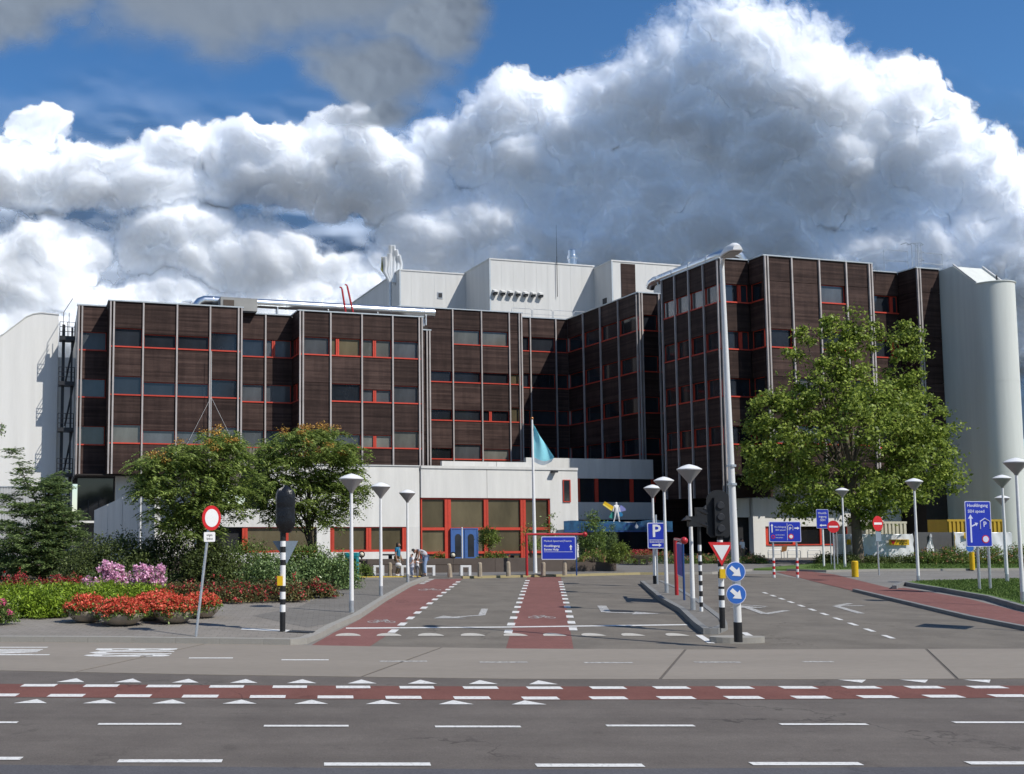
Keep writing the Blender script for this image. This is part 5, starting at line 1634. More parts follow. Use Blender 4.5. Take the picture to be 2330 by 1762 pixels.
# ------------------------------------------------------------------ signs and site things on the right
p = G(1761.5, 1315.5)
q = G(1815, 1315.5)
t = thing('direction_sign', 'wide blue direction sign on two red and white banded posts', 'road sign', p, math.atan2(q.y - p.y, q.x - p.x))
L = (q - p).length
for x in (0, L):
    part('post', MB().tube([(x, 0, 0), (x, 0, 2.0)], 0.045, 10), 'galv', t)
    for k in range(7):
        part('band', MB().tube([(x, 0, 0.02 + k * 0.135), (x, 0, 0.02 + (k + 1) * 0.135)], 0.062 if k % 2 else 0.061, 10), 'white' if k % 2 == 0 else 'signred', t)
b = part('border', MB().plate(rrect(-0.2, L + 0.2, 1.72, 2.70, 0.05), -0.08, -0.06), 'signlilac', t)
part('sign_face', MB().plate(rrect(-0.17, L + 0.17, 1.75, 2.67, 0.04), -0.086, -0.082), 'signblue', b)
part('divider', MB().plate([(0.66, 1.8), (0.675, 1.8), (0.675, 2.62), (0.66, 2.62)], -0.092, -0.088), 'signwhite', b)
part('arrow', MB().plate(arrow_poly(-0.06, 2.38, R(90), 0.42, 0.12, 0.3, 0.25), -0.092, -0.088), 'signwhite', b)
part('arrow', MB().plate(arrow_poly(1.14, 2.38, 0, 0.24, 0.25, 0.6, 0.45), -0.092, -0.088), 'signwhite', b)
part('lettering', text_mesh('Hoofdingang', 0.11, 'signwhite', align='LEFT'), None, b, (0.05, -0.09, 2.44))
part('lettering', text_mesh('SEH spoed', 0.11, 'signwhite', align='LEFT'), None, b, (0.1, -0.09, 2.29))
part('lettering', text_mesh('Leveranciers', 0.085, 'signwhite', align='LEFT'), None, b, (0.1, -0.09, 2.06))
part('lettering', text_mesh('bezoekers', 0.085, 'signwhite', align='LEFT'), None, b, (0.1, -0.09, 1.93))
part('lettering', text_mesh('P', 0.2, 'signwhite', bold=True), None, b, (0.82, -0.09, 2.35))
m_ = MB().tube([(0.7, -0.09, 2.28), (0.7, -0.09, 2.46), (0.76, -0.09, 2.53), (0.88, -0.09, 2.53), (0.94, -0.09, 2.46), (0.94, -0.09, 2.28)], 0.012, 6)
part('garage_symbol', m_, 'signwhite', b)
dr = part('prohibition_disc', MB().plate(disc(0.84, 1.98, 0.13), -0.094, -0.088), 'signred', b)
part('disc_centre', MB().plate(disc(0.84, 1.98, 0.085), -0.1, -0.096), 'signwhite', dr)
dr = part('prohibition_disc', MB().plate(disc(-0.02, 1.97, 0.09), -0.094, -0.088), 'signred', b)
part('disc_centre', MB().plate(disc(-0.02, 1.97, 0.055), -0.1, -0.096), 'signblue', dr)

p = G(1875, 1290, 0.1)
t = thing('road_sign', 'upright blue sign on a white pole under the big tree', 'road sign', p)
part('pole', MB().tube([(0, 0, 0), (0, 0, 3.3)], 0.055, 10), 'white', t)
b = part('border', MB().plate(rrect(-0.38, 0.33, 2.2, 3.3, 0.05), -0.09, -0.07), 'signlilac', t)
part('sign_face', MB().plate(rrect(-0.36, 0.31, 2.22, 3.28, 0.05), -0.096, -0.092), 'signblue', b)
for k, s_ in enumerate(('Hoofd-', 'ingang', 'SEH')):
    part('lettering', text_mesh(s_, 0.18, 'signwhite'), None, b, (-0.02, -0.1, 3.08 - 0.2 * k))
part('arrow', MB().plate(arrow_poly(-0.02, 2.38, R(180), 0.4, 0.16, 0.4, 0.3), -0.102, -0.098), 'signwhite', b)
for x in (0.42, 0.78):
    p = G(1875 + x * 40, 1287, 0.1)
    t = thing('thin_post', 'thin grey post left of the no entry sign under the tree' if x > 0.5 else 'thin grey post right beside the upright blue sign', 'post', p)
    part('shaft', MB().tube([(0, 0, 0), (0, 0, 2.4)], 0.03, 8), 'galv', t)
    part('cap', MB().ball((0, 0, 2.41), 0.033, 8), 'galv', t)

def no_entry(px, py, z, r, rz, lab, sub=False):
    p = G(px, py, 0.1)
    t = thing('no_entry_sign', lab, 'road sign', p, rz, 'no entry signs')
    part('pole', MB().tube([(0, 0, 0), (0, 0, z + r)], 0.04, 10), 'galv', t)
    d_ = part('disc', MB().plate(disc(0, z, r), -0.06, -0.048), 'signred', t)
    part('bar', MB().plate([(-r * 0.75, z - r * 0.14), (r * 0.75, z - r * 0.14), (r * 0.75, z + r * 0.14), (-r * 0.75, z + r * 0.14)], -0.066, -0.062), 'signwhite', d_)
    if sub: part('sub_plate', MB().plate(rrect(-0.2, 0.2, z - r - 0.48, z - r - 0.03, 0.02), -0.06, -0.05), 'signback', t)
no_entry(1899, 1297, 2.32, 0.33, 0, 'round red no entry sign under the big tree')
no_entry(2000, 1309.5, 2.5, 0.37, R(26), 'round red no entry sign turned aside with a dark plate, before the white sheet', True)

# yellow bollard
p = G(1946, 1313)
t = thing('bollard', 'fat yellow bollard at the kerb of the red path', 'bollard', p)
part('shaft', MB().tube([(0, 0, 0), (0, 0, 0.74)], 0.155, 18), 'yellow', t, smooth=True)
part('cap', MB().tube([(0, 0, 0.74), (0, 0, 0.78)], [0.155, 0.12], 18), 'yellow', t, smooth=True)
# blue disc on a yellow marker
p = G(2213, 1299)
t = thing('traffic_marker', 'yellow marker post with a round blue sign behind the big blue sign', 'traffic marker', p)
part('post', MB().tube([(0, 0, 0), (0, 0, 0.05)], 0.06, 10), 'black', t)
part('sleeve', MB().tube([(0, 0, 0.05), (0, 0, 1.02)], 0.125, 14), 'yellow', t, smooth=True)
part('disc', MB().plate(disc(-0.1, 1.25, 0.21), -0.03, -0.02), 'mandatory', t)
# big blue sign on the grass
p = G(2229, 1343, 0.14)
q = G(2252, 1329, 0.14)
t = thing('direction_sign', 'big upright blue direction sign on two grey posts on the grass island', 'road sign', p, R(6))
part('post', MB().tube([(0, 0, 0), (0, 0, 3.3)], 0.05, 10), 'galv', t)
part('post', MB().tube([(0.5, 0.08, 0), (0.5, 0.08, 3.3)], 0.05, 10), 'galv', t)
b = part('border', MB().plate(rrect(-0.5, 0.54, 1.62, 3.32, 0.05), -0.09, -0.06), 'signlilac', t)
part('sign_face', MB().plate(rrect(-0.475, 0.515, 1.645, 3.295, 0.04), -0.096, -0.092), 'signblue', b)
part('lettering', text_mesh('Hoofdingang', 0.165, 'signlilac', align='LEFT', bold=True), None, b, (-0.42, -0.1, 3.16))
part('lettering', text_mesh('SEH spoed', 0.155, 'signlilac', align='LEFT', bold=True), None, b, (-0.40, -0.1, 2.94))
part('arrow', MB().plate(arrow_poly(-0.3, 2.3, R(90), 1.05, 0.06, 0.19, 0.15), -0.102, -0.098), 'signlilac', b)
part('arrow', MB().plate(arrow_poly(-0.14, 2.44, R(25), 0.3, 0.16, 0.5, 0.4), -0.104, -0.100), 'signlilac', b)
part('lettering', text_mesh('P', 0.27, 'signlilac', bold=True), None, b, (0.27, -0.1, 2.45))
part('garage_symbol', MB().tube([(0.08, -0.1, 2.28), (0.08, -0.1, 2.56), (0.27, -0.1, 2.68), (0.47, -0.1, 2.56), (0.47, -0.1, 2.28)], 0.02, 6), 'signlilac', b)
dr = part('prohibition_disc', MB().plate(disc(0.27, 1.9, 0.15), -0.104, -0.098), 'signred', b)
part('disc_centre', MB().plate(disc(0.27, 1.9, 0.115), -0.11, -0.106), 'signlilac', dr)
# sign standing just off the frame, its shadow lies on the road
t = thing('direction_sign', 'direction sign with a square board just beyond the right edge', 'road sign', (17.7, 26.0, 0.14), R(48))
part('post', MB().tube([(0, 0, 0), (0, 0, 2.0)], 0.05, 10), 'galv', t)
part('board', MB().plate(rrect(-0.55, 0.55, 1.9, 3.1, 0.05), -0.09, -0.06), 'signback', t)

# grey electrical cabinet
c = A(1908, 1268, 70)
t = thing('electrical_cabinet', 'tall grey electrical cabinet with a yellow warning sticker under the tree', 'cabinet', (c.x, c.y, 0.02))
part('casing', MB().box(0, 1.2, 0, 0.5, 0.08, 1.85), 'galv', t)
part('plinth', MB().box(0.03, 1.17, 0.03, 0.47, 0, 0.079), 'darkmetal', t)
part('sticker', MB().box(0.58, 0.86, -0.008, -0.002, 1.15, 1.5), 'yellow', t)
part('door_gap', MB().box(0.595, 0.605, -0.006, -0.002, 0.12, 1.12), 'darkmetal', t)

# containers and white sheets on the building site
MT['contyellow'] = mk('yellow_container_paint', (0.50, 0.33, 0.03), 0.5, 0.15, 1.5)
MT['sheet'] = mk('white_plastic_sheet', (0.74, 0.75, 0.78), 0.5, 0.08, 0.8, bump=0.5, bscale=1.6)
def container(px0, px1, d, h, mat, lab, ribs):
    a, b = A(px0, 1260, d), A(px1, 1260, d)
    t = thing('container', lab, 'container', (a.x, a.y, 0))
    L = b.x - a.x
    part('body', MB().box(0, L, 0.06, 2.4, 0.1, h), mat, t)
    part('roof_rail', MB().box(-0.02, L + 0.02, 0.0, 0.12, h - 0.12, h + 0.02), mat, t)
    for k in range(ribs):
        x = L * (k + 0.25) / ribs
        part('rib', MB().box(x, x + L / ribs * 0.5, 0.0, 0.059, 0.14, h - 0.125), mat, t)
    for x in (0.05, L - 0.15):
        part('skid', MB().box(x, x + 0.1, 0.1, 2.3, 0, 0.099), 'darkmetal', t)
container(1970, 2066, 70.5, 2.68, 'cream', 'cream corrugated site container behind the left white sheet', 11)
container(2160, 2290, 70.3, 2.82, 'contyellow', 'yellow corrugated site container behind the right white sheet', 14)
def sheet(px0, px1, d, z0, z1, lab, seed, label_px=None):
    a, b = A(px0, 1260, d), A(px1, 1260, d)
    L = b.x - a.x
    t = thing('site_fence', lab, 'fence', (a.x, a.y, 0))
    n, m = 40, 16
    vs, fs = [], []
    for i in range(m + 1):
        for j in range(n + 1):
            x, z = L * j / n, z0 + (z1 - z0) * i / m
            sag = 0.035 * math.sin(j * 0.31 + seed) * (1 - 0.6 * i / m) + 0.012 * math.sin(j * 0.9 + i * 0.4)
            vs.append((x + 0.02 * math.sin(i * 1.1), sag - 0.05, z - (0.02 * math.sin(j * 0.16 * 3.1416) if i == m else 0) + (0.04 * math.sin(j * 0.5) if i == 0 else 0)))
    for i in range(m):
        for j in range(n):
            fs.append((i * (n + 1) + j, i * (n + 1) + j + 1, (i + 1) * (n + 1) + j + 1, (i + 1) * (n + 1) + j))
    part('plastic_sheet', MB().add(vs, fs), 'sheet', t, smooth=True)
    for k in range(3):
        x = L * k / 2
        part('post', MB().tube([(x, 0.08, 0), (x, 0.08, z1 + 0.05)], 0.03, 8), 'galv', t)
    part('rail', MB().tube([(0, 0.08, z1 - 0.02), (L, 0.08, z1 - 0.02)], 0.025, 8), 'galv', t)
    if label_px:
        la, lb = A(label_px[0], label_px[2], d).x - a.x, A(label_px[1], label_px[2], d).x - a.x
        zc = A(label_px[0], label_px[2], d).z
        lo = part('banner', MB().plate(rrect(la, lb, zc - 0.18, zc + 0.18, 0.02), -0.19, -0.18), 'yellow', t)
        part('emblem', MB().plate([(la + 0.08, zc + 0.12), (la + 0.42, zc + 0.12), (la + 0.3, zc - 0.12), (la + 0.2, zc - 0.12)], -0.196, -0.192), 'signred', lo)
        if lb - la > 0.9:
            part('lettering', text_mesh('TREBBE', 0.2, 'black', bold=True), None, lo, ((la + lb) / 2 + 0.2, -0.195, zc + 0.075))
            part('lettering', text_mesh('BOUW', 0.17, 'black', bold=True), None, lo, ((la + lb) / 2 + 0.25, -0.195, zc - 0.085))
    return t
sheet(1961, 2079, 68.5, 0.1, 1.88, 'long white plastic site sheet with a yellow banner, right of the tree trunk', 1.0, (2020, 2065, 1234))
sheet(2174, 2304, 68.0, 0.4, 2.0, 'white plastic site sheet behind the big blue sign', 2.2, (2190, 2204, 1219))
a_ = A(2082, 1260, 69.3)
t = thing('site_fence', 'dark grey tarpaulin fence between the two white sheets', 'fence', (a_.x, a_.y, 0))
MT['tarp'] = mk('grey_tarpaulin', (0.10, 0.10, 0.105), 0.6, 0.2, 1.0, bump=0.5, bscale=2.0)
part('tarpaulin', MB().box(0, 2.6, 0, 0.02, 0.05, 2.0), 'tarp', t)
part('post', MB().tube([(0.02, -0.05, 0), (0.02, -0.05, 2.05)], 0.03, 8), 'galv', t)
part('post', MB().tube([(2.55, -0.05, 0), (2.55, -0.05, 2.05)], 0.03, 8), 'galv', t)
vs, fs = [], []
for i in range(9):
    f = i / 8
    for j in range(5):
        w_ = 0.14 + 0.36 * math.sin(math.pi * min(1, f * 1.25)) ** 1.5 * (1 if f < 0.8 else 0.8)
        vs.append((1.05 - 0.25 * (1 - f) + 0.25 * (1 - f) ** 2 + (j / 4 - 0.5) * w_, -0.08 - 0.05 * math.sin(j * 2 + i), 0.15 + 1.75 * f))
for i in range(8):
    for j in range(4):
        fs.append((i * 5 + j, i * 5 + j + 1, (i + 1) * 5 + j + 1, (i + 1) * 5 + j))
part('hanging_sheet', MB().add(vs, fs), 'sheet', t, smooth=True)

# cycle hoops before the right ground floor
for k, (px, lab) in enumerate(((1758, 'leftmost of the low grey cycle hoops before the right ground floor'), (1802, 'second low grey cycle hoop before the right ground floor'), (1848, 'rightmost of the low grey cycle hoops before the right ground floor'))):
    c = A(px - 10, 1270, 74.0)
    t = thing('cycle_hoop', lab, 'cycle rack', (c.x, c.y, 0.10), BA, 'cycle hoops')
    part('hoop', MB().tube([(0, 0, 0), (0, 0, 0.5), (0.08, 0, 0.6), (1.0, 0, 0.6), (1.08, 0, 0.5), (1.08, 0, 0)], 0.028, 8), 'galv', t)
    part('crossbar', MB().tube([(0, 0, 0.3), (1.08, 0, 0.3)], 0.018, 6), 'galv', t)
c = A(1783, 1270, 73)
t = thing('notice_board', 'small tilted orange-brown board between the cycle hoops', 'sign', (c.x, c.y, 0.1))
part('board', MB().plate([(-0.15, 0.5), (0.2, 0.58), (0.28, 0.95), (-0.1, 0.86)], -0.03, 0.0), 'copper', t)
part('leg', MB().tube([(0.05, 0.02, 0), (0.05, 0.02, 0.6)], 0.02, 6), 'galv', t)

# statue on the canopy: white figure with a yellow board and coloured wings
c = A(1403, 1183, 69.0)
t = thing('canopy_statue', 'white striding figure with a yellow board and blue-green wings on the canopy', 'statue', (c.x, c.y, 2.66), R(8))
def skin(name, verts, edges, radii, mat, parent, root=0, sub=2):
    """one continuous surface grown round a skeleton"""
    me = bpy.data.meshes.new(name)
    me.from_pydata(verts, edges, [])
    me.materials.append(MT[mat] if isinstance(mat, str) else mat)
    o = link(name, me, parent)
    md = o.modifiers.new('Skin', 'SKIN')
    md.use_smooth_shade = True
    lay = me.skin_vertices[0].data
    for i, r in enumerate(radii):
        lay[i].radius = r if hasattr(r, '__len__') else (r, r)
        lay[i].use_root = (i == root)
    sb = o.modifiers.new('Subdivision', 'SUBSURF')
    sb.levels = sub
    sb.render_levels = sub
    return o
S1 = 1.30 / 1.75
V = [(0, 0, 0.95), (0, 0, 1.2), (0, 0, 1.42), (0, 0, 1.52), (0, 0, 1.66), (0, 0, 1.75), (-0.2, 0, 1.40), (-0.3, -0.02, 1.12), (-0.36, -0.08, 0.9), (0.2, 0, 1.40), (0.3, 0.02, 1.1), (0.3, -0.05, 0.86),
     (-0.1, 0, 0.88), (-0.14, 0.03, 0.48), (-0.22, 0.06, 0.1), (-0.3, -0.02, 0.03), (0.1, 0, 0.88), (0.17, -0.04, 0.46), (0.24, 0.02, 0.08), (0.26, -0.1, 0.03)]
Ed = [(0, 1), (1, 2), (2, 3), (3, 4), (4, 5), (2, 6), (6, 7), (7, 8), (2, 9), (9, 10), (10, 11), (0, 12), (12, 13), (13, 14), (14, 15), (0, 16), (16, 17), (17, 18), (18, 19)]
Rd = [0.15, 0.13, 0.15, 0.06, 0.1, 0.07, 0.07, 0.05, 0.035, 0.07, 0.05, 0.035, 0.095, 0.065, 0.045, 0.04, 0.095, 0.065, 0.045, 0.04]
skin('figure', [(x * S1, y * S1, z * S1) for x, y, z in V], Ed, [r * S1 * 1.1 for r in Rd], 'signwhite', t)
bo = part('board', MB().plate([(-0.98, 1.12), (-0.82, 1.34), (-0.22, 1.0), (-0.38, 0.72)], -0.12, -0.06), 'yellow', t)
MT['boardlight'] = mk('pale_yellow', (0.75, 0.6, 0.12), 0.5, 0.05)
part('board_rim', MB().plate([(-0.98, 1.12), (-0.93, 1.19), (-0.33, 0.81), (-0.38, 0.72)], -0.126, -0.122), 'boardlight', bo)
MT['wingteal'] = mk('teal_wing', (0.05, 0.34, 0.30), 0.4, 0.1, transl=0.3)
MT['wingblue'] = mk('blue_wing', (0.04, 0.25, 0.50), 0.4, 0.2, transl=0.3)
MT['wingviolet'] = mk('violet_wing', (0.28, 0.30, 0.62), 0.4, 0.1, transl=0.3)
part('wing', MB().plate([(-0.08, 0.55), (-0.14, 0.78), (-0.4, 0.5), (-0.46, 0.3), (-0.14, 0.2)], 0.1, 0.13), 'wingteal', t)
part('wing', MB().plate([(0.1, 0.62), (0.36, 0.66), (0.5, 0.5), (0.42, 0.36), (0.12, 0.4)], 0.1, 0.13), 'wingblue', t)
part('wing', MB().plate([(0.12, 0.66), (0.22, 1.02), (0.42, 1.1), (0.66, 0.92), (0.72, 0.76), (0.4, 0.68)], 0.14, 0.17), 'wingviolet', t)

# ------------------------------------------------------------------ plants
def quads_mesh(name, V, mat):
    """V: (n, 4, 3) leaf quads"""
    n = len(V)
    me = bpy.data.meshes.new(name)
    me.vertices.add(n * 4)
    me.vertices.foreach_set('co', V.astype(np.float32).ravel())
    me.loops.add(n * 4)
    me.loops.foreach_set('vertex_index', np.arange(n * 4, dtype=np.int32))
    me.polygons.add(n)
    me.polygons.foreach_set('loop_start', np.arange(0, n * 4, 4, dtype=np.int32))
    me.polygons.foreach_set('loop_total', np.full(n, 4, dtype=np.int32))
    me.update(calc_edges=True)
    me.materials.append(MT[mat])
    return me

def unit(v): return v / np.maximum(1e-9, np.linalg.norm(v, axis=-1, keepdims=True))

def leaf_quads(C, L, W, up=0.5, droop=0.2, axis=None, fold=0.25):
    """diamond leaves about the points C, bent a little along the midrib"""
    n = len(C)
    t = unit(rng.normal(size=(n, 3))) if axis is None else unit(axis + rng.normal(size=(n, 3)) * 0.25)
    t[:, 2] -= droop
    t = unit(t)
    nr = rng.normal(size=(n, 3))
    nr[:, 2] = np.abs(nr[:, 2]) + up
    b = unit(np.cross(nr, t))
    nr = np.cross(t, b)
    L = np.broadcast_to(L, (n,))[:, None] * rng.uniform(0.7, 1.25, (n, 1))
    W = np.broadcast_to(W, (n,))[:, None] * rng.uniform(0.7, 1.25, (n, 1))
    return np.stack([C - t * L / 2, C + b * W / 2 + nr * W * fold, C + t * L / 2, C - b * W / 2 + nr * W * fold], 1)

def in_ellipsoid(n, c, r, shell=0.5, half=False):
    d = unit(rng.normal(size=(n, 3)))
    if half: d[:, 2] = np.abs(d[:, 2])
    rad = shell + (1 - shell) * rng.random((n, 1)) ** 0.6
    return np.array(c) + d * rad * np.array(r)

def tree_crown(blobs, per, spread, L, W, **k):
    """blobs: (centre, radii, clusters); every cluster is a spray of leaves"""
    out = []
    cl = []
    for c, r, n in blobs:
        C = in_ellipsoid(n, c, r, 0.45)
        cl.append(C)
        n_ = np.repeat(C, per, 0)
        s_ = min(spread, 0.35 + 0.5 * min(r)) * rng.uniform(0.5, 1.3, (n, 1)).repeat(per, 0)
        out.append(n_ + rng.normal(size=n_.shape) * s_ * np.array([0.55, 0.55, 0.36]))
    P = np.concatenate(out)
    return leaf_quads(P, L, W, **k), np.concatenate(cl)

def limbs(base, top, targets, r0, r1):
    """tapered trunk with limbs reaching into the crown"""
    m_ = MB()
    base, top = Vector(base), Vector(top)
    pts = [base, base.lerp(top, 0.35) + Vector((0.05, 0.02, 0)), base.lerp(top, 0.7) + Vector((-0.06, 0.03, 0)), top]
    m_.tube(pts, [r0 * 1.25, r0, r0 * 0.75, r1], 10)
    for tg in targets:
        tg = Vector(tg)
        f = random.uniform(0.35, 0.9)
        st = base.lerp(top, f)
        mid = st.lerp(tg, 0.5) + Vector((random.uniform(-0.3, 0.3), random.uniform(-0.3, 0.3), 0.35))
        rr = r0 * 0.42 * (1.1 - f * 0.6)
        m_.tube([st, st.lerp(mid, 0.5), mid, tg], [rr, rr * 0.7, rr * 0.5, rr * 0.16], 6)
    return m_

def pxblob(px, py, rx, ry, d, n, depth=0.9, base=(0, 0, 0)):
    c = A(px, py, d)
    s_ = d / FPX
    return ((c.x - base[0], c.y - base[1], c.z - base[2]), (rx * s_, rx * s_ * depth, ry * s_), n)

# the big tree on the right
p = G(1955, 1283, 0.1)
d_ = p.y
bt = thing('broadleaf_tree', 'big light green broadleaf tree before the right wing', 'tree', p)
bl = []
for (x, y, rx, ry, n) in ((1925, 1010, 205, 165, 330), (1890, 895, 100, 90, 110), (1915, 820, 42, 60, 34), (2055, 970, 95, 100, 110), (1775, 1010, 95, 110, 110), (2045, 885, 38, 55, 24), (1870, 1120, 140, 55, 90),
                          (2095, 1050, 90, 80, 80), (1805, 915, 50, 36, 22), (1740, 940, 45, 55, 28), (1735, 1060, 45, 50, 26), (2140, 980, 35, 45, 18), (2160, 1090, 35, 35, 16), (2010, 1130, 110, 45, 60),
                          (1868, 735, 22, 34, 9), (1845, 765, 40, 22, 10), (1942, 735, 17, 40, 9), (1905, 750, 35, 40, 14), (2068, 752, 22, 38, 12), (2085, 800, 25, 30, 10), (2045, 800, 30, 40, 14), (1820, 800, 35, 20, 8), (1960, 780, 40, 40, 16), (2080, 870, 26, 26, 9), (1990, 770, 20, 40, 8), (1985, 1180, 60, 25, 16), (1830, 1165, 60, 22, 14)):
    bl.append(pxblob(x, y, rx, ry, d_, n, 0.85, p))
bl = [(c, (r[0] * 0.93, r[1], r[2]), max(4, int(n * 0.68))) for c, r, n in bl]
V, cl = tree_crown(bl, 56, 0.52, 0.235, 0.15, up=0.45, droop=0.15)
part('crown', quads_mesh('crown', V, 'leaf_plane'), None, bt)
tg = cl[rng.choice(len(cl), 60, replace=False)]
part('trunk', limbs((0, 0, 0), (-0.5, 0, 9.5), tg, 0.26, 0.07), 'bark', bt, smooth=True)

def rosettes(blobs, per=9, leaflets=13, frond=0.75):
    """sprays of long feathered leaves that arch outwards and droop"""
    Q = []
    C = np.concatenate([in_ellipsoid(n, c, r, 0.5) for c, r, n in blobs])
    for c in C:
        ang = rng.uniform(0, 2 * math.pi, per)
        for a in ang:
            out = np.array([math.cos(a), math.sin(a), rng.uniform(-0.1, 0.55)])
            L = frond * rng.uniform(0.6, 1.15)
            t = np.linspace(0.2, 1, leaflets)[:, None]
            pos = c + out * t * L + np.array([0, 0, -1]) * (t ** 2) * L * 0.55
            side = np.array([-math.sin(a), math.cos(a), -0.35])
            sgn = np.where(np.arange(leaflets) % 2 == 0, 1, -1)[:, None]
            ax = side * sgn + out * 0.5 + np.array([0, 0, -0.25])
            Q.append(leaf_quads(pos + unit(ax) * 0.09, 0.2, 0.062, up=0.8, droop=0.1, axis=ax))
    return np.concatenate(Q), C

def feather_tree(px, py, blobs, label, seeds, trunk_top):
    p = G(px, py, 0.16)
    t = thing('feather_leaf_tree', label, 'tree', p)
    bl = [pxblob(x, y, rx, ry, p.y, n, 0.85, p) for (x, y, rx, ry, n) in blobs]
    Q, C = rosettes(bl)
    part('crown', quads_mesh('crown', Q, 'leaf_ailanthus'), None, t)
    top = C[np.argsort(-(C[:, 2] * 0.7 - 0.8 * C[:, 1]))[:seeds * 2]][rng.permutation(seeds * 2)[:seeds]]
    sp = np.repeat(top, 60, 0) + rng.normal(size=(seeds * 60, 3)) * np.array([0.13, 0.13, 0.07]) + np.array([0.0, -0.25, 0.2])
    part('seed_clusters', quads_mesh('seed_clusters', leaf_quads(sp, 0.085, 0.05, up=0.4), 'seed_orange'), None, t, kind='stuff')
    tt = A(trunk_top[0], trunk_top[1], p.y) - p
    part('trunk', limbs((0, 0, 0), tt, C[rng.choice(len(C), 26, replace=False)], 0.12, 0.05), 'barkdark', t, smooth=True)
    return t
feather_tree(455, 1333, ((365, 1055, 60, 38, 20), (470, 1035, 90, 42, 42), (420, 1110, 105, 55, 54), (535, 1085, 48, 55, 24), (335, 1105, 32, 38, 12), (480, 1160, 80, 45, 34), (385, 1170, 50, 35, 16), (505, 1005, 40, 22, 12), (440, 1205, 70, 22, 12)),
             'feather leaved tree with yellow seed clusters behind the round sign', 12, (450, 1120))
feather_tree(705, 1320, ((700, 1020, 115, 38, 52), (630, 1065, 72, 52, 38), (765, 1085, 66, 58, 40), (690, 1120, 95, 48, 46), (790, 1040, 36, 35, 14), (595, 1115, 42, 40, 14), (720, 992, 55, 18, 16), (800, 1140, 28, 30, 9), (650, 1170, 60, 28, 16), (745, 1170, 50, 25, 12)),
             'feather leaved tree with orange seed clusters behind the bagged traffic light', 20, (705, 1120))

# conifer at the left
p = G(98, 1322, 0.16)
t = thing('conifer_tree', 'dark irregular conifer with drooping sprays at the left edge', 'tree', p)
bl = []
for (x, y, rx, ry, n) in ((118, 1120, 34, 48, 70), (112, 1180, 58, 46, 130), (95, 1240, 80, 40, 180), (95, 1285, 84, 30, 150), (40, 1160, 40, 22, 26), (25, 1200, 40, 16, 22), (60, 1110, 26, 22, 16), (48, 1070, 14, 26, 9), (34, 1030, 8, 20, 5), (25, 1240, 40, 18, 20), (165, 1175, 22, 16, 10), (172, 1220, 25, 22, 14), (15, 1130, 26, 10, 8)):
    bl.append(pxblob(x, y, rx, ry, p.y, n, 0.9, p))
Pn = []
for c, r, n in bl:
    C = in_ellipsoid(n, c, r, 0.3)
    dirs = unit(np.stack([C[:, 0] - bl[2][0][0] + rng.normal(0, 0.5, n), C[:, 1] + rng.normal(0, 0.5, n), rng.uniform(-0.1, 0.25, n)], 1))
    tt = rng.uniform(-0.35, 0.45, (n, 60, 1))
    sp = C[:, None, :] + dirs[:, None, :] * tt + rng.normal(size=(n, 60, 3)) * np.array([0.08, 0.08, 0.035]) + np.array([0, 0, -0.12]) * tt ** 2
    Pn.append((sp.reshape(-1, 3), np.repeat(dirs, 60, 0)))
Pa = np.concatenate([q[0] for q in Pn])
Da = np.concatenate([q[1] for q in Pn])
part('foliage', quads_mesh('foliage', leaf_quads(Pa, 0.16, 0.045, up=0.6, axis=Da, droop=0.15), 'leaf_conifer'), None, t, kind='stuff')
part('trunk', limbs((0, 0, 0), (0.2, 0, 4.2), Pa[rng.choice(len(Pa), 20)], 0.11, 0.03).tube([(0.1, 0, 2.6), (-0.5, 0, 3.6), (-1.15, 0, 5.0)], [0.06, 0.04, 0.012], 6), 'barkdark', t, smooth=True)
# branch reaching in at the far left
p = A(-25, 975, 24)
t = thing('tree_branch', 'dark twig reaching in from beyond the left edge', 'branch', (p.x, p.y, p.z))
part('twig', MB().tube([(-0.3, 0, 0.1), (0.1, 0, 0.0), (0.33, 0, -0.12)], [0.03, 0.02, 0.006], 6).tube([(0.0, 0, 0.0), (0.18, 0.05, 0.12)], [0.015, 0.004], 6), 'barkdark', t)
sp = np.stack([rng.uniform(-0.3, 0.38, 260), rng.normal(0, 0.06, 260), rng.normal(-0.02, 0.07, 260)], 1)
part('leaves', quads_mesh('leaves', leaf_quads(sp, 0.09, 0.03), 'leaf_conifer'), None, t, kind='stuff')

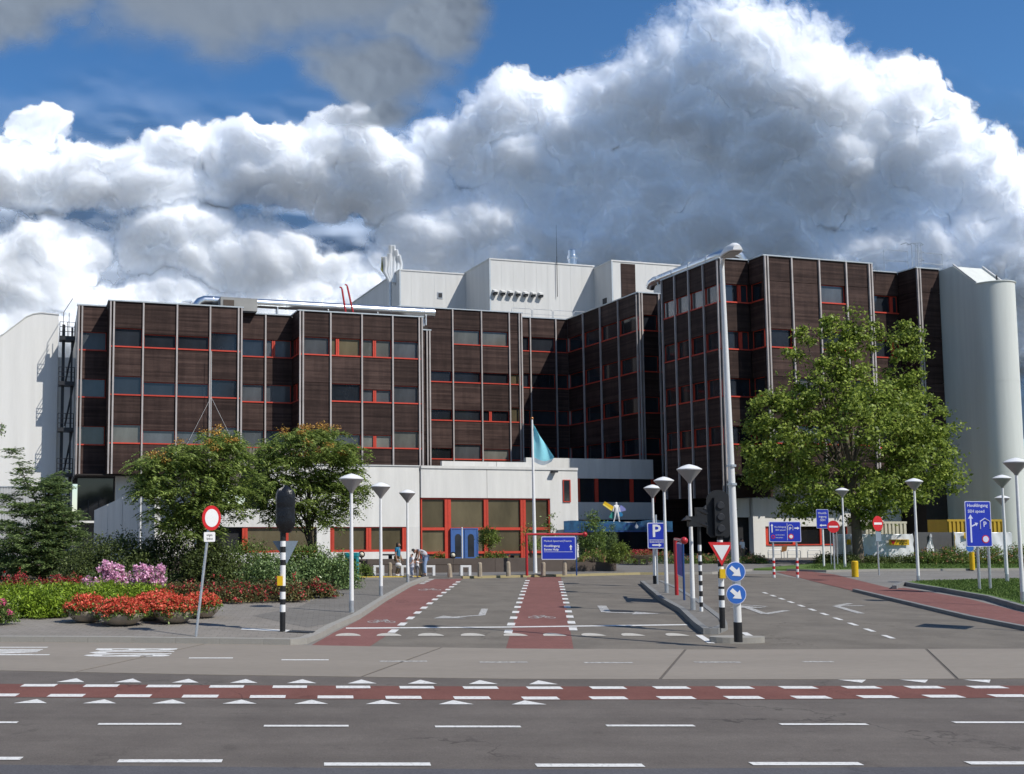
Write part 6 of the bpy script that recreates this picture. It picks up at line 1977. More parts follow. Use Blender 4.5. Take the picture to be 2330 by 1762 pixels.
def shrub(name, label, cat, px, py, wpx, top, leafmat, L, W, n, per=40, spread=0.3, z=0.16, deep=0.7, flowers=None, group=None, up=0.4, droop=0.15, sharp=False, d=None, bare=0.0):
    """a mound of leaves standing on the ground, with its stems"""
    p = G(px, py, z) if d is None else Vector((A(px, py, d).x, d, z))
    t = thing(name, label, cat, p, 0, group)
    s_ = p.y / FPX
    h = A(px, top, p.y).z - z
    rx, rz = wpx * s_ / 2, h
    C = in_ellipsoid(n, (0, 0, 0.02), (rx, max(0.25, rx * deep), rz - spread * 0.3), 0.55, half=True)
    C[:, 2] += rng.normal(0, 0.05, n) * h
    C[:, 2] = np.maximum(C[:, 2], 0.05 + bare)
    P = np.repeat(C, per, 0) + rng.normal(size=(n * per, 3)) * spread * np.array([0.5, 0.5, 0.4])
    P[:, 2] = np.maximum(P[:, 2], 0.03)
    part('foliage', quads_mesh('foliage', leaf_quads(P, L, W, up=up, droop=droop), leafmat), None, t, kind='stuff')
    m_ = MB()
    for k in range(7):
        q = C[rng.integers(n)]
        m_.tube([(q[0] * 0.15, q[1] * 0.15, 0), (q[0] * 0.5, q[1] * 0.5, q[2] * 0.6), (q[0], q[1], q[2])], [0.03, 0.02, 0.006], 5)
    part('stems', m_, 'barkdark', t)
    if flowers:
        fm, nf, fs, fl = flowers
        top_ = C[np.argsort(-(C[:, 2] - C[:, 1] * 0.5))]
        k = top_[rng.integers(0, max(3, int(n * 0.75)), nf)] + rng.normal(size=(nf, 3)) * spread * 0.4 + np.array([0, -0.05, 0.06])
        P = np.repeat(k, fl, 0) + rng.normal(size=(nf * fl, 3)) * fs * 0.55
        P[:, 2] = np.maximum(P[:, 2], 0.04)
        part('flowers', quads_mesh('flowers', leaf_quads(P, fs, fs * 0.8, up=0.3, droop=-0.1), fm), None, t, kind='stuff')
    return t

# dark hedge shrubs behind the beds on the left
gH = 'dark shrubs behind the flower beds'
shrub('hedge_shrub', 'wide dark green hedge shrub left of the thin white post', 'shrub', 255, 1333, 230, 1212, 'leaf_hedge', 0.12, 0.06, 150, 70, 0.42, group=gH)
shrub('hedge_shrub', 'dark green hedge shrub just right of the thin white post', 'shrub', 380, 1331, 190, 1208, 'leaf_hedge', 0.12, 0.06, 130, 70, 0.42, group=gH)
shrub('hedge_shrub', 'dark green hedge shrub behind the trunk of the tree at the round sign', 'shrub', 470, 1335, 150, 1226, 'leaf_hedge', 0.12, 0.06, 100, 70, 0.4, group=gH)
shrub('hedge_shrub', 'low dark green shrub tucked under the conifer', 'shrub', 190, 1336, 130, 1258, 'leaf_hedge', 0.11, 0.05, 80, 70, 0.35, group=gH)
shrub('hedge_shrub', 'dark green shrub at the left edge behind the marker post', 'shrub', 0, 1318, 120, 1228, 'leaf_hedge', 0.12, 0.06, 80, 60, 0.4, group=gH)
gB = 'green shrubs round the bagged traffic light'
shrub('shrub', 'mid green shrub between the round sign and the bagged traffic light', 'shrub', 560, 1330, 150, 1232, 'leaf_shrub', 0.11, 0.05, 100, 70, 0.38, group=gB)
shrub('shrub', 'glossy green laurel shrub behind the black and white pole', 'shrub', 620, 1342, 150, 1268, 'leaf_laurel', 0.13, 0.055, 80, 60, 0.34, group=gB)
shrub('shrub', 'glossy green laurel shrub beside the litter bin', 'shrub', 735, 1338, 150, 1262, 'leaf_laurel', 0.13, 0.055, 90, 60, 0.34, group=gB)
shrub('shrub', 'taller mid green shrub below the orange seeded tree', 'shrub', 690, 1326, 150, 1238, 'leaf_shrub', 0.11, 0.05, 100, 70, 0.36, group=gB)
shrub('shrub', 'green shrub between litter bin and white wall windows', 'shrub', 775, 1322, 80, 1262, 'leaf_shrub', 0.11, 0.05, 60, 60, 0.3, group=gB)
shrub('shrub', 'small drooping green shrub just right of the litter bin', 'shrub', 828, 1314, 44, 1286, 'leaf_shrub', 0.11, 0.05, 24, 50, 0.2, group=gB, z=0.1)
# bright juniper cushions
gJ = 'bright juniper cushions'
for (px, py, w_, tp, lab) in ((30, 1383, 190, 1331, 'bright green juniper cushion at the left edge'), (140, 1376, 180, 1329, 'bright green juniper cushion below the notice board'), (240, 1370, 190, 1329, 'bright green juniper cushion below the pink phlox'), (330, 1366, 140, 1335, 'bright green juniper cushion behind the flower bowls'), (90, 1400, 150, 1352, 'bright green juniper cushion spilling to the pavement edge'), (-60, 1396, 160, 1345, 'bright green juniper cushion running out of the left edge')):
    shrub('juniper', lab, 'shrub', px, py, w_, tp, 'leaf_juniper', 0.13, 0.04, 110, 70, 0.26, group=gJ, up=1.0, droop=-0.15, deep=0.9)
# roses, phlox
gR = 'crimson rose beds'
for (px, py, w_, tp, lab) in ((60, 1352, 170, 1311, 'dark crimson rose bed at the left edge'), (160, 1350, 130, 1314, 'dark crimson rose bed below the white notice board')):
    shrub('rose_bed', lab, 'flower bed', px, py, w_, tp, 'leaf_rose', 0.07, 0.045, 70, 40, 0.25, flowers=('petal_crimson', 230, 0.07, 6), group=gR, deep=0.5)
for (px, py, w_, tp, lab) in ((400, 1366, 150, 1327, 'brownish rose bed behind the flower bowls'), (520, 1368, 170, 1326, 'brownish red rose bed right of the round sign'), (620, 1366, 160, 1326, 'brownish red rose bed around the black and white pole'), (705, 1358, 120, 1325, 'brownish red rose bed with a bright bloom near the lamp')):
    shrub('rose_bed', lab, 'flower bed', px, py, w_, tp, 'leaf_rose', 0.075, 0.05, 80, 50, 0.27, flowers=('petal_crimson', 85, 0.075, 6), group=gR, deep=0.6)
shrub('phlox', 'tall pale pink phlox in bloom before the dark hedge', 'flowers', 250, 1352, 120, 1286, 'leaf_laurel', 0.1, 0.03, 60, 40, 0.25, flowers=('petal_pink', 100, 0.095, 30), deep=0.4)
shrub('phlox', 'pale pink phlox reaching right below the thin white post', 'flowers', 335, 1352, 110, 1289, 'leaf_laurel', 0.1, 0.03, 55, 40, 0.25, flowers=('petal_pink', 90, 0.095, 30), deep=0.4)
shrub('pink_flowers', 'bright pink flowers at the lower left edge of the bed', 'flowers', -2, 1418, 70, 1371, 'leaf_shrub', 0.07, 0.04, 30, 40, 0.2, flowers=('petal_rose', 12, 0.06, 24))

# flower bowls on the pavement
def bowl(px, py, dia, lab, seed):
    p = G(px, py, KH)
    t = thing('flower_bowl', lab, 'planter', p, seed, 'red flower bowls')
    r = dia / 2
    def shell(): return MB().lathe([(r * 0.35, 0.0), (r * 0.62, 0.05), (r * 0.88, 0.17), (r, 0.28), (r, 0.31), (r * 0.94, 0.31), (r * 0.9, 0.27)], 28).mesh('bowl', 'bowl', True)
    part('bowl', shared(('bowl', dia), shell), None, t)
    n = 260
    a = rng.uniform(0, 2 * math.pi, n)
    q = np.sqrt(rng.random(n))
    C = np.stack([np.cos(a) * q * r * 1.08, np.sin(a) * q * r * 1.08, 0.33 + (1 - q ** 2) * 0.24 + rng.normal(0, 0.05, n)], 1)
    P = np.repeat(C, 9, 0) + rng.normal(size=(n * 9, 3)) * 0.05
    part('leaves', quads_mesh('leaves', leaf_quads(P - np.array([0, 0, 0.05]), 0.075, 0.05, up=0.6), 'leaf_shrub'), None, t, kind='stuff')
    k = rng.permutation(n)[:240]
    P = np.repeat(C[k] + np.array([0, 0, 0.035]), 12, 0) + rng.normal(size=(240 * 12, 3)) * 0.036
    part('blooms', quads_mesh('blooms', leaf_quads(P, 0.055, 0.05, up=0.8, droop=-0.2), 'petal_red'), None, t, kind='stuff')
bowl(197, 1416, 1.02, 'leftmost stone bowl of orange-red flowers', 1)
bowl(277, 1423, 1.17, 'frontmost and largest stone bowl of orange-red flowers', 2)
bowl(396, 1418, 1.08, 'stone bowl of orange-red flowers in the middle of the row, left of the sign pole', 3)
bowl(336, 1411, 1.0, 'stone bowl of orange-red flowers half hidden between two front bowls', 4)
bowl(460, 1406, 0.95, 'rightmost stone bowl of orange-red flowers behind the sign pole', 5)
bowl(368, 1400, 1.0, 'backmost stone bowl of orange-red flowers next to the roses', 6)

# plants on and around the entrance planter
def ptree(px, top, bot, rpx, d, lab):
    c = A(px, (top + bot) / 2, d)
    s_ = d / FPX
    t = thing('globe_tree', lab, 'tree', (c.x, c.y, 0.6))
    C = in_ellipsoid(110, (0, 0, c.z - 0.6), (rpx * s_, rpx * s_, (bot - top) / 2 * s_), 0.5)
    P = np.repeat(C, 22, 0) + rng.normal(size=(110 * 22, 3)) * 0.09
    part('crown', quads_mesh('crown', leaf_quads(P, 0.1, 0.05), 'leaf_lime'), None, t)
    part('trunk', MB().tube([(0, 0, 0), (0.01, 0, c.z - 0.6)], [0.045, 0.03], 8), 'barkdark', t)
ptree(1112, 1203, 1244, 26, 56.5, 'small clipped globe tree on the planter before the red glass wall')
shrub('shrub', 'small tree with loose leaves right of the white flagpole', 'shrub', 1256, 1270, 40, 1160, 'leaf_shrub', 0.13, 0.06, 26, 40, 0.3, z=0.6, d=57.5, bare=0.9)
shrub('shrub', 'loose green tree leaning over the flagpole left side', 'shrub', 1208, 1270, 44, 1185, 'leaf_lime', 0.12, 0.05, 22, 36, 0.3, z=0.6, d=60.5, bare=0.7)
shrub('shrub', 'tall loose green shrub at the right end of the planter', 'shrub', 1352, 1270, 62, 1158, 'leaf_shrub', 0.12, 0.06, 60, 50, 0.32, z=0.6, d=57.5)
shrub('shrub', 'wide green shrub below the canopy beside the hospital sign', 'shrub', 1368, 1270, 90, 1216, 'leaf_laurel', 0.1, 0.05, 60, 50, 0.3, z=0.6, d=58.5)
shrub('dwarf_conifer', 'small pointed dark green conifer at the planter corner', 'shrub', 1393, 1268, 26, 1192, 'leaf_conifer', 0.09, 0.03, 70, 50, 0.13, z=0.6, d=55.8)
shrub('shrub', 'lime green low shrub at the right planter corner', 'shrub', 1412, 1272, 56, 1232, 'leaf_lime', 0.1, 0.05, 40, 50, 0.22, z=0.5, d=55.5)
shrub('flower_cushion', 'salmon and green flower cushion below the tall loose shrub', 'flowers', 1350, 1270, 80, 1252, 'leaf_lime', 0.08, 0.04, 36, 40, 0.14, flowers=('petal_salmon', 30, 0.05, 8), z=0.6, d=55.0)
gG = 'flower cushions on the planter'
shrub('flower_cushion', 'orange-red geraniums on the planter left of the blue door', 'flowers', 997, 1272, 34, 1258, 'leaf_lime', 0.08, 0.05, 24, 30, 0.14, flowers=('petal_red', 34, 0.06, 9), z=0.6, d=55.8, group=gG)
shrub('flower_cushion', 'orange-red geraniums with pale leaves under the globe tree', 'flowers', 1118, 1272, 76, 1256, 'leaf_lime', 0.09, 0.05, 44, 40, 0.16, flowers=('petal_red', 26, 0.06, 8), z=0.6, d=55.8, group=gG)
# red flower dish and low flower bed right of the planter
c = A(1462, 1284, 64)
t = thing('flower_dish', 'wide dish of red geraniums on short legs right of the planter', 'planter', (c.x, c.y, 0.1))
part('dish', MB().lathe([(0.3, 0.35), (0.9, 0.55), (1.0, 0.6), (0.9, 0.58)], 24), 'bowl', t, smooth=True)
for k in range(4):
    part('leg', MB().box(-0.75 + k * 0.48, -0.63 + k * 0.48, -0.06, 0.06, 0, 0.52), 'stone', t)
C = in_ellipsoid(120, (0, 0, 0.58), (1.05, 1.0, 0.32), 0.6, half=True)
P = np.repeat(C, 10, 0) + rng.normal(size=(1200, 3)) * 0.05
part('blooms', quads_mesh('blooms', leaf_quads(P, 0.07, 0.06), 'petal_crimson'), None, t, kind='stuff')
P = np.repeat(C - np.array([0, 0, 0.08]), 8, 0) + rng.normal(size=(960, 3)) * 0.06
part('leaves', quads_mesh('leaves', leaf_quads(P, 0.08, 0.05), 'leaf_shrub'), None, t, kind='stuff')
gF = 'flower borders before the shaded entrance'
for (px, w_, tp, fm, lab) in ((1440, 90, 1262, 'petal_crimson', 'green border with red flowers at the planter end'), (1520, 90, 1256, 'petal_salmon', 'green flower border behind the red sign frame'), (1600, 80, 1262, 'petal_salmon', 'salmon flower border behind the banded poles'), (1716, 60, 1262, 'petal_salmon', 'salmon flower border beside the white column'), (1655, 60, 1266, 'petal_salmon', 'green flower border just left of the silver post')):
    shrub('flower_border', lab, 'flowers', px, 1291, w_, tp, 'leaf_shrub', 0.1, 0.05, 50, 40, 0.25, flowers=(fm, 50, 0.07, 8), z=0.1, d=66, group=gF)
# right-hand side
shrub('shrub', 'round reddish green shrub behind the big blue sign', 'shrub', 2195, 1260, 120, 1128, 'leaf_rose', 0.14, 0.08, 110, 60, 0.5, z=0.0, d=79)
gK = 'low shrubs along the verge'
for (px, w_, tp, lab) in ((1885, 60, 1262, 'low dark shrub below the no entry sign under the tree'), (1930, 50, 1262, 'low dark shrub before the electrical cabinet'), (1990, 70, 1264, 'low dark shrub before the left half of the long white sheet'), (2050, 70, 1264, 'low dark shrub before the right half of the long white sheet')):
    shrub('verge_shrub', lab, 'shrub', px, 1280, w_, tp, 'leaf_hedge', 0.11, 0.06, 50, 40, 0.28, z=0.1, d=65.5, group=gK)
for (px, w_, tp, lab) in ((2110, 80, 1252, 'rose hedge below the hanging white sheet'), (2170, 90, 1246, 'rose hedge left of the yellow marker post'), (2250, 100, 1238, 'rose hedge right of the yellow marker post'), (2325, 100, 1236, 'rose hedge at the right edge behind the lamps')):
    shrub('rose_hedge', lab, 'hedge', px, 1284, w_, tp, 'leaf_shrub', 0.11, 0.06, 70, 45, 0.32, z=0.1, d=65.0, flowers=('petal_salmon', 44, 0.07, 7), group='rose hedges along the verge')

# grass blades on the lawns
def blades(pix, n, h, name, lab, zb):
    P = np.array(gp(pix))
    lo, hi = P.min(0), P.max(0)
    pts = []
    while sum(len(q) for q in pts) < n:
        c = rng.uniform(lo, hi, (n * 2, 2))
        ins = np.zeros(len(c), bool)
        j = len(P) - 1
        for i in range(len(P)):
            cond = ((P[i, 1] > c[:, 1]) != (P[j, 1] > c[:, 1])) & (c[:, 0] < (P[j, 0] - P[i, 0]) * (c[:, 1] - P[i, 1]) / (P[j, 1] - P[i, 1] + 1e-12) + P[i, 0])
            ins ^= cond
            j = i
        pts.append(c[ins])
    c = np.concatenate(pts)[:n]
    B = np.concatenate([c, np.full((n, 1), zb)], 1)
    hgt = rng.uniform(0.5, 1.2, (n, 1)) * h
    lean = np.concatenate([rng.normal(0, 0.35, (n, 2)), np.ones((n, 1))], 1) * hgt
    sd = unit(np.concatenate([rng.normal(size=(n, 2)), np.zeros((n, 1))], 1)) * 0.022
    V = np.stack([B - sd, B + sd, B + lean + sd * 0.2, B + lean - sd * 0.2], 1)
    o = link(name, quads_mesh(name, V, 'blade'))
    o['kind'] = 'stuff'
    o['label'] = lab
blades([(2075, 1331), (2150, 1345), (2260, 1364), (2330, 1384), (2560, 1440), (2560, 1326), (2330, 1325), (2190, 1328)], 26000, 0.075, 'grass', 'short lawn grass on the island at the right', 0.138)
blades([(1830, 1297), (1880, 1300), (2000, 1298), (2330, 1296), (2400, 1295), (2400, 1272), (2080, 1274), (1990, 1276), (1890, 1282)], 20000, 0.10, 'grass', 'lawn grass along the far verge', 0.098)

# ------------------------------------------------------------------ people
MT['skin_tone'] = mk('skin', (0.36, 0.20, 0.14), 0.6, 0.08)
MT['hair_dark'] = mk('dark_hair', (0.018, 0.013, 0.011), 0.6, 0.2)
MT['shirt_blue'] = mk('blue_top', (0.02, 0.15, 0.26), 0.85, 0.12)
MT['trousers_khaki'] = mk('khaki_trousers', (0.20, 0.155, 0.10), 0.9, 0.12)
MT['shirt_white'] = mk('white_shirt', (0.70, 0.70, 0.72), 0.85, 0.08)
MT['shirt_pale'] = mk('pale_grey_shirt', (0.46, 0.47, 0.52), 0.85, 0.1)
MT['jeans'] = mk('pale_jeans', (0.24, 0.33, 0.50), 0.9, 0.12)
MT['trousers_grey'] = mk('grey_trousers', (0.16, 0.16, 0.18), 0.9, 0.1)
MT['trousers_white'] = mk('white_trousers', (0.58, 0.60, 0.70), 0.9, 0.08)
MT['shoe'] = mk('light_shoes', (0.6, 0.58, 0.56), 0.7, 0.1)
MT['shoe_dark'] = mk('dark_shoes', (0.03, 0.03, 0.035), 0.6, 0.1)

def human(label, p, rz, H, J, top, legs, shoe, hair='hair_dark', long_hair=False, sleeve=0.7):
    """one continuous body with clothes over it; J overrides joints of a standing figure 1.7 m tall that faces -y"""
    D = dict(pelvis=(0, 0, .93), belly=(0, 0, 1.10), chest=(0, 0, 1.31), neck=(0, 0, 1.46), jaw=(0, -.02, 1.53), crown=(0, 0, 1.66), nose=(0, -.11, 1.575),
             shL=(-.18, 0, 1.40), elL=(-.23, .02, 1.13), wrL=(-.24, -.05, .88), shR=(.18, 0, 1.40), elR=(.23, .02, 1.13), wrR=(.24, -.05, .88),
             hipL=(-.09, 0, .90), knL=(-.1, -.02, .5), anL=(-.1, .02, .09), toL=(-.11, -.15, .04), hipR=(.09, 0, .90), knR=(.1, -.02, .5), anR=(.1, .02, .09), toR=(.11, -.15, .04))
    D.update(J)
    k = H / 1.7
    D = {a: tuple(c * k for c in v) for a, v in D.items()}
    t = thing('person', label, 'person', p, rz)
    names = ['pelvis', 'belly', 'chest', 'neck', 'jaw', 'crown', 'nose', 'shL', 'elL', 'wrL', 'shR', 'elR', 'wrR', 'hipL', 'knL', 'anL', 'toL', 'hipR', 'knR', 'anR', 'toR']
    rad = dict(pelvis=.13, belly=.115, chest=.135, neck=.05, jaw=.075, crown=.075, nose=.018, shL=.06, elL=.042, wrL=.028, shR=.06, elR=.042, wrR=.028, hipL=.085, knL=.055, anL=.038, toL=.03, hipR=.085, knR=.055, anR=.038, toR=.03)
    V = [D[n_] for n_ in names]
    Rr = [rad[n_] * k for n_ in names]
    I = {n_: i for i, n_ in enumerate(names)}
    Ed = [(I[a], I[b]) for a, b in (('pelvis', 'belly'), ('belly', 'chest'), ('chest', 'neck'), ('neck', 'jaw'), ('jaw', 'crown'), ('jaw', 'nose'), ('chest', 'shL'), ('shL', 'elL'), ('elL', 'wrL'), ('chest', 'shR'), ('shR', 'elR'), ('elR', 'wrR'), ('pelvis', 'hipL'), ('hipL', 'knL'), ('knL', 'anL'), ('anL', 'toL'), ('pelvis', 'hipR'), ('hipR', 'knR'), ('knR', 'anR'), ('anR', 'toR'))]
    for s_ in 'LR':
        w, e = Vector(D['wr' + s_]), Vector(D['el' + s_])
        dr = (w - e).normalized()
        sd = dr.cross(Vector((0, 0, 1)) if abs(dr.z) < 0.8 else Vector((1, 0, 0))).normalized()
        pi_ = len(V)
        V.append(tuple(w + dr * 0.07 * k))
        Rr.append((0.034 * k, 0.02 * k))
        Ed.append((I['wr' + s_], pi_))
        for f in range(5):
            off = (f - 1.5) * 0.02
            ln = (0.065, 0.08, 0.085, 0.075, 0.05)[f]
            b0 = Vector(V[pi_]) + sd * off * k if f < 4 else w + dr * 0.03 * k + sd * -0.035 * k
            b1 = b0 + dr * ln * k + Vector((0, -0.012, 0)) * k
            V += [tuple(b0 + dr * 0.02 * k), tuple(b1)]
            Rr += [0.0095 * k, 0.008 * k]
            Ed += [(pi_, len(V) - 2), (len(V) - 2, len(V) - 1)]
    skin('body', V, Ed, Rr, 'skin_tone', t)
    def lp(a, b, f): return tuple(Vector(D[a]).lerp(Vector(D[b]), f))
    # top
    hem = lp('pelvis', 'belly', -0.15)
    V = [hem, D['belly'], D['chest'], lp('chest', 'neck', 0.75), D['shL'], lp('shL', 'elL', sleeve), D['shR'], lp('shR', 'elR', sleeve)]
    skin('top', V, [(0, 1), (1, 2), (2, 3), (2, 4), (4, 5), (2, 6), (6, 7)], [q * k for q in (.152, .14, .158, .07, .078, .062, .078, .062)], top, t)
    V = [D['pelvis'], D['hipL'], D['knL'], lp('knL', 'anL', 0.85), D['hipR'], D['knR'], lp('knR', 'anR', 0.85)]
    skin('trousers', V, [(0, 1), (1, 2), (2, 3), (0, 4), (4, 5), (5, 6)], [q * k for q in (.142, .105, .078, .066, .105, .078, .066)], legs, t)
    for s_ in 'LR':
        skin('shoe', [lp('an' + s_, 'to' + s_, -0.25), lp('an' + s_, 'to' + s_, 0.5), lp('an' + s_, 'to' + s_, 1.15)], [(0, 1), (1, 2)], [q * k for q in (.05, .05, .042)], shoe, t, sub=1)
    up = (Vector(D['crown']) - Vector(D['jaw'])).normalized()
    fw = (Vector(D['nose']) - Vector(D['jaw']))
    fw = (fw - up * fw.dot(up)).normalized()
    c = Vector(D['jaw']).lerp(Vector(D['crown']), 0.75) - fw * 0.025 * k
    hv = [tuple(c + up * 0.035 * k + fw * 0.02 * k), tuple(c - fw * 0.03 * k), tuple(c - up * (0.24 if long_hair else 0.09) * k - fw * 0.05 * k)]
    skin('hair', hv, [(0, 1), (1, 2)], [q * k for q in (.085, .098, .06)], hair, t, sub=2)
    for sx in (-1, 1):
        sd = up.cross(fw)
        e = Vector(D['jaw']).lerp(Vector(D['crown']), 0.45) + fw * 0.072 * k + sd * sx * 0.03 * k
        part('eye', MB().ball(tuple(e), 0.010 * k, 8), 'black', t)
        e = Vector(D['jaw']).lerp(Vector(D['crown']), 0.35) + sd * sx * 0.078 * k
        part('ear', MB().ball(tuple(e), 0.022 * k, 8, sq=(1, 1, 1)), 'skin_tone', t)
    m0 = Vector(D['jaw']) + fw * 0.07 * k - up * 0.012 * k
    part('mouth', MB().ball(tuple(m0), 0.014 * k, 8), 'petal_crimson', t)
    return t

p = G(905, 1312.5, 0.10)
t = human('standing person in a blue top and khaki trousers holding a white bag', p, R(65), 1.62,
      dict(chest=(0, -.02, 1.31), jaw=(0, -.06, 1.52), crown=(0, -.06, 1.65), nose=(0, -.17, 1.545), elR=(.22, -.02, 1.13), wrR=(.2, -.14, .9), elL=(-.22, .03, 1.12), wrL=(-.23, -.04, .86), knL=(-.1, -.06, .5), anL=(-.1, .06, .09), toL=(-.11, -.1, .04)),
      'shirt_blue', 'trousers_khaki', 'shoe', long_hair=True)
bg_ = thing('handbag', 'white shoulder bag held by the person in blue', 'bag', (p.x + 0.02, p.y - 0.24, 0.50), R(65))
part('bag_body', MB().ball((0, 0, 0.16), 0.15, 12, sq=(0.55, 1.1, 0.75)), 'shirt_white', bg_, smooth=True)
part('strap', MB().tube([(0, -0.1, 0.28), (0.02, -0.05, 0.42), (0.02, 0.05, 0.42), (0, 0.1, 0.28)], 0.012, 6), 'shirt_white', bg_)
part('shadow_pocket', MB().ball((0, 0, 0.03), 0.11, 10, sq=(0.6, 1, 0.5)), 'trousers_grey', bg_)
p = G(937, 1315, 0.10)
human('child in white shirt and pale trousers half hidden by the lamp post', p, R(-60), 1.12, dict(elR=(.24, -.08, 1.15), wrR=(.2, -.24, 1.0)), 'shirt_white', 'trousers_white', 'shoe')
p = G(950, 1316, 0.10)
human('small child in white top and grey trousers being dressed by the bending person', p, R(70), 0.92,
      dict(elR=(.28, -.12, 1.28), wrR=(.22, -.34, 1.34), elL=(-.28, -.12, 1.28), wrL=(-.2, -.34, 1.3)), 'shirt_white', 'trousers_grey', 'shoe_dark')
p = G(966, 1313.5, 0.10)
human('person in pale jeans bending down over the small child', p, R(-80), 1.74,
      dict(pelvis=(0, .06, .95), belly=(0, -.02, 1.12), chest=(0, -.22, 1.22), neck=(0, -.37, 1.22), jaw=(0, -.45, 1.19), crown=(0, -.55, 1.17), nose=(0, -.47, 1.07),
           shL=(-.18, -.28, 1.22), elL=(-.2, -.33, .95), wrL=(-.14, -.42, .74), shR=(.18, -.28, 1.22), elR=(.2, -.33, .95), wrR=(.14, -.42, .74), hipL=(-.09, .05, .9), hipR=(.09, .05, .9), knL=(-.1, .0, .5), knR=(.1, -.02, .5)),
      'shirt_pale', 'jeans', 'shoe_dark', sleeve=0.35)
p = Vector((A(1690, 1280, 66.5).x, 66.5, 0.10))
human('person in a white top by the flower border beside the silver lamp post', p, R(40), 1.55, dict(wrR=(.12, -.2, 1.02), elR=(.24, -.02, 1.12)), 'shirt_white', 'trousers_khaki', 'shoe')

# ------------------------------------------------------------------ clouds: far heaps of real geometry lit by the sun
def vnoise(x, y, seed):
    """smooth value noise on a hashed lattice"""
    tab = np.random.default_rng(seed).random((256, 256))
    xi, yi = np.floor(x).astype(int), np.floor(y).astype(int)
    fx, fy = x - xi, y - yi
    fx, fy = fx * fx * fx * (fx * (fx * 6 - 15) + 10), fy * fy * fy * (fy * (fy * 6 - 15) + 10)
    a, b = tab[xi % 256, yi % 256], tab[(xi + 1) % 256, yi % 256]
    c, d = tab[xi % 256, (yi + 1) % 256], tab[(xi + 1) % 256, (yi + 1) % 256]
    return (a * (1 - fx) + b * fx) * (1 - fy) + (c * (1 - fx) + d * fx) * fy

def fbm(x, y, seed, octaves=5, rough=0.5):
    s_, amp, tot = 0, 1.0, 0.0
    for o in range(octaves):
        s_ = s_ + amp * vnoise(x * 2 ** o + 17.3 * o, y * 2 ** o + 9.1 * o, seed + o)
        tot += amp
        amp *= rough
    return s_ / tot

def puffs(x, y, seed):
    """rounded puffs: half spheres over jittered cells"""
    g_ = np.random.default_rng(seed)
    jx, jy, jr = g_.random((256, 256)), g_.random((256, 256)), g_.random((256, 256))
    xi, yi = np.floor(x).astype(int), np.floor(y).astype(int)
    best = np.zeros_like(x)
    for dx in (-1, 0, 1):
        for dy in (-1, 0, 1):
            cx, cy = xi + dx, yi + dy
            px = cx + 0.15 + 0.7 * jx[cx % 256, cy % 256]
            py = cy + 0.15 + 0.7 * jy[cx % 256, cy % 256]
            r = 0.55 + 0.45 * jr[cx % 256, cy % 256]
            q = ((x - px) ** 2 + (y - py) ** 2) / (r * r)
            best = np.maximum(best, r * np.sqrt(np.maximum(0, 1 - q)))
    return best

HEAPS = [
    # the big heap on the right: centre x, y, half width, height above, depth below, bulge
    (1700, 190, 270, 215, 210, 300), (1470, 240, 190, 140, 200, 210), (1840, 250, 200, 150, 230, 230), (1990, 270, 150, 120, 200, 190), (2095, 260, 85, 105, 150, 130),
    (2210, 460, 170, 190, 200, 190), (1180, 300, 180, 130, 150, 140), (1060, 330, 110, 80, 100, 110), (1300, 390, 260, 160, 160, 150), (1700, 400, 420, 250, 190, 200), (2130, 640, 330, 200, 140, 260), (2300, 600, 190, 210, 160, 240),
    (1560, 560, 420, 170, 160, 200), (1130, 560, 260, 140, 130, 170),
    # grey bases towards the horizon
    (300, 790, 700, 90, 140, 150), (1100, 740, 700, 130, 160, 170), (1900, 760, 700, 130, 160, 180),
    # the bank on the left
    (70, 390, 190, 90, 90, 140), (240, 380, 160, 80, 90, 130), (400, 320, 85, 62, 110, 130), (600, 350, 150, 85, 120, 170), (780, 350, 130, 95, 130, 160), (900, 430, 120, 90, 80, 130), (660, 430, 200, 90, 70, 150),
    (80, 280, 55, 36, 40, 50), (-120, 370, 170, 120, 110, 130), (320, 440, 240, 60, 50, 110),
    # the low bank above the roofs
    (100, 580, 150, 90, 75, 140), (420, 560, 170, 92, 80, 150), (590, 590, 190, 70, 70, 140), (260, 690, 400, 60, 70, 110), (-120, 620, 150, 120, 100, 140), (760, 650, 280, 95, 80, 100), (30, 650, 170, 70, 60, 110),
]

def cloud_mesh(name, P, Hm, Al, mat, ny, nx):
    """grid of points (ny, nx) kept where the cloud has any thickness"""
    keep = Al > 0.004
    fk = keep[:-1, :-1] | keep[1:, :-1] | keep[:-1, 1:] | keep[1:, 1:]
    idx = np.arange(ny * nx).reshape(ny, nx)
    q = np.stack([idx[:-1, :-1][fk], idx[1:, :-1][fk], idx[1:, 1:][fk], idx[:-1, 1:][fk]], 1)
    used = np.unique(q)
    remap = np.full(ny * nx, -1)
    remap[used] = np.arange(len(used))
    q = remap[q]
    V = P.reshape(-1, 3)[used]
    me = bpy.data.meshes.new(name)
    me.vertices.add(len(V))
    me.vertices.foreach_set('co', V.astype(np.float32).ravel())
    me.loops.add(q.size)
    me.loops.foreach_set('vertex_index', q.astype(np.int32).ravel())
    me.polygons.add(len(q))
    me.polygons.foreach_set('loop_start', np.arange(0, q.size, 4, dtype=np.int32))
    me.polygons.foreach_set('loop_total', np.full(len(q), 4, dtype=np.int32))
    at = me.attributes.new('thickness', 'FLOAT', 'POINT')
    at.data.foreach_set('value', Al.reshape(-1)[used].astype(np.float32))
    me.update(calc_edges=True)
    me.validate()
    me.polygons.foreach_set('use_smooth', [True] * len(me.polygons))
    me.materials.append(mat)
    return me

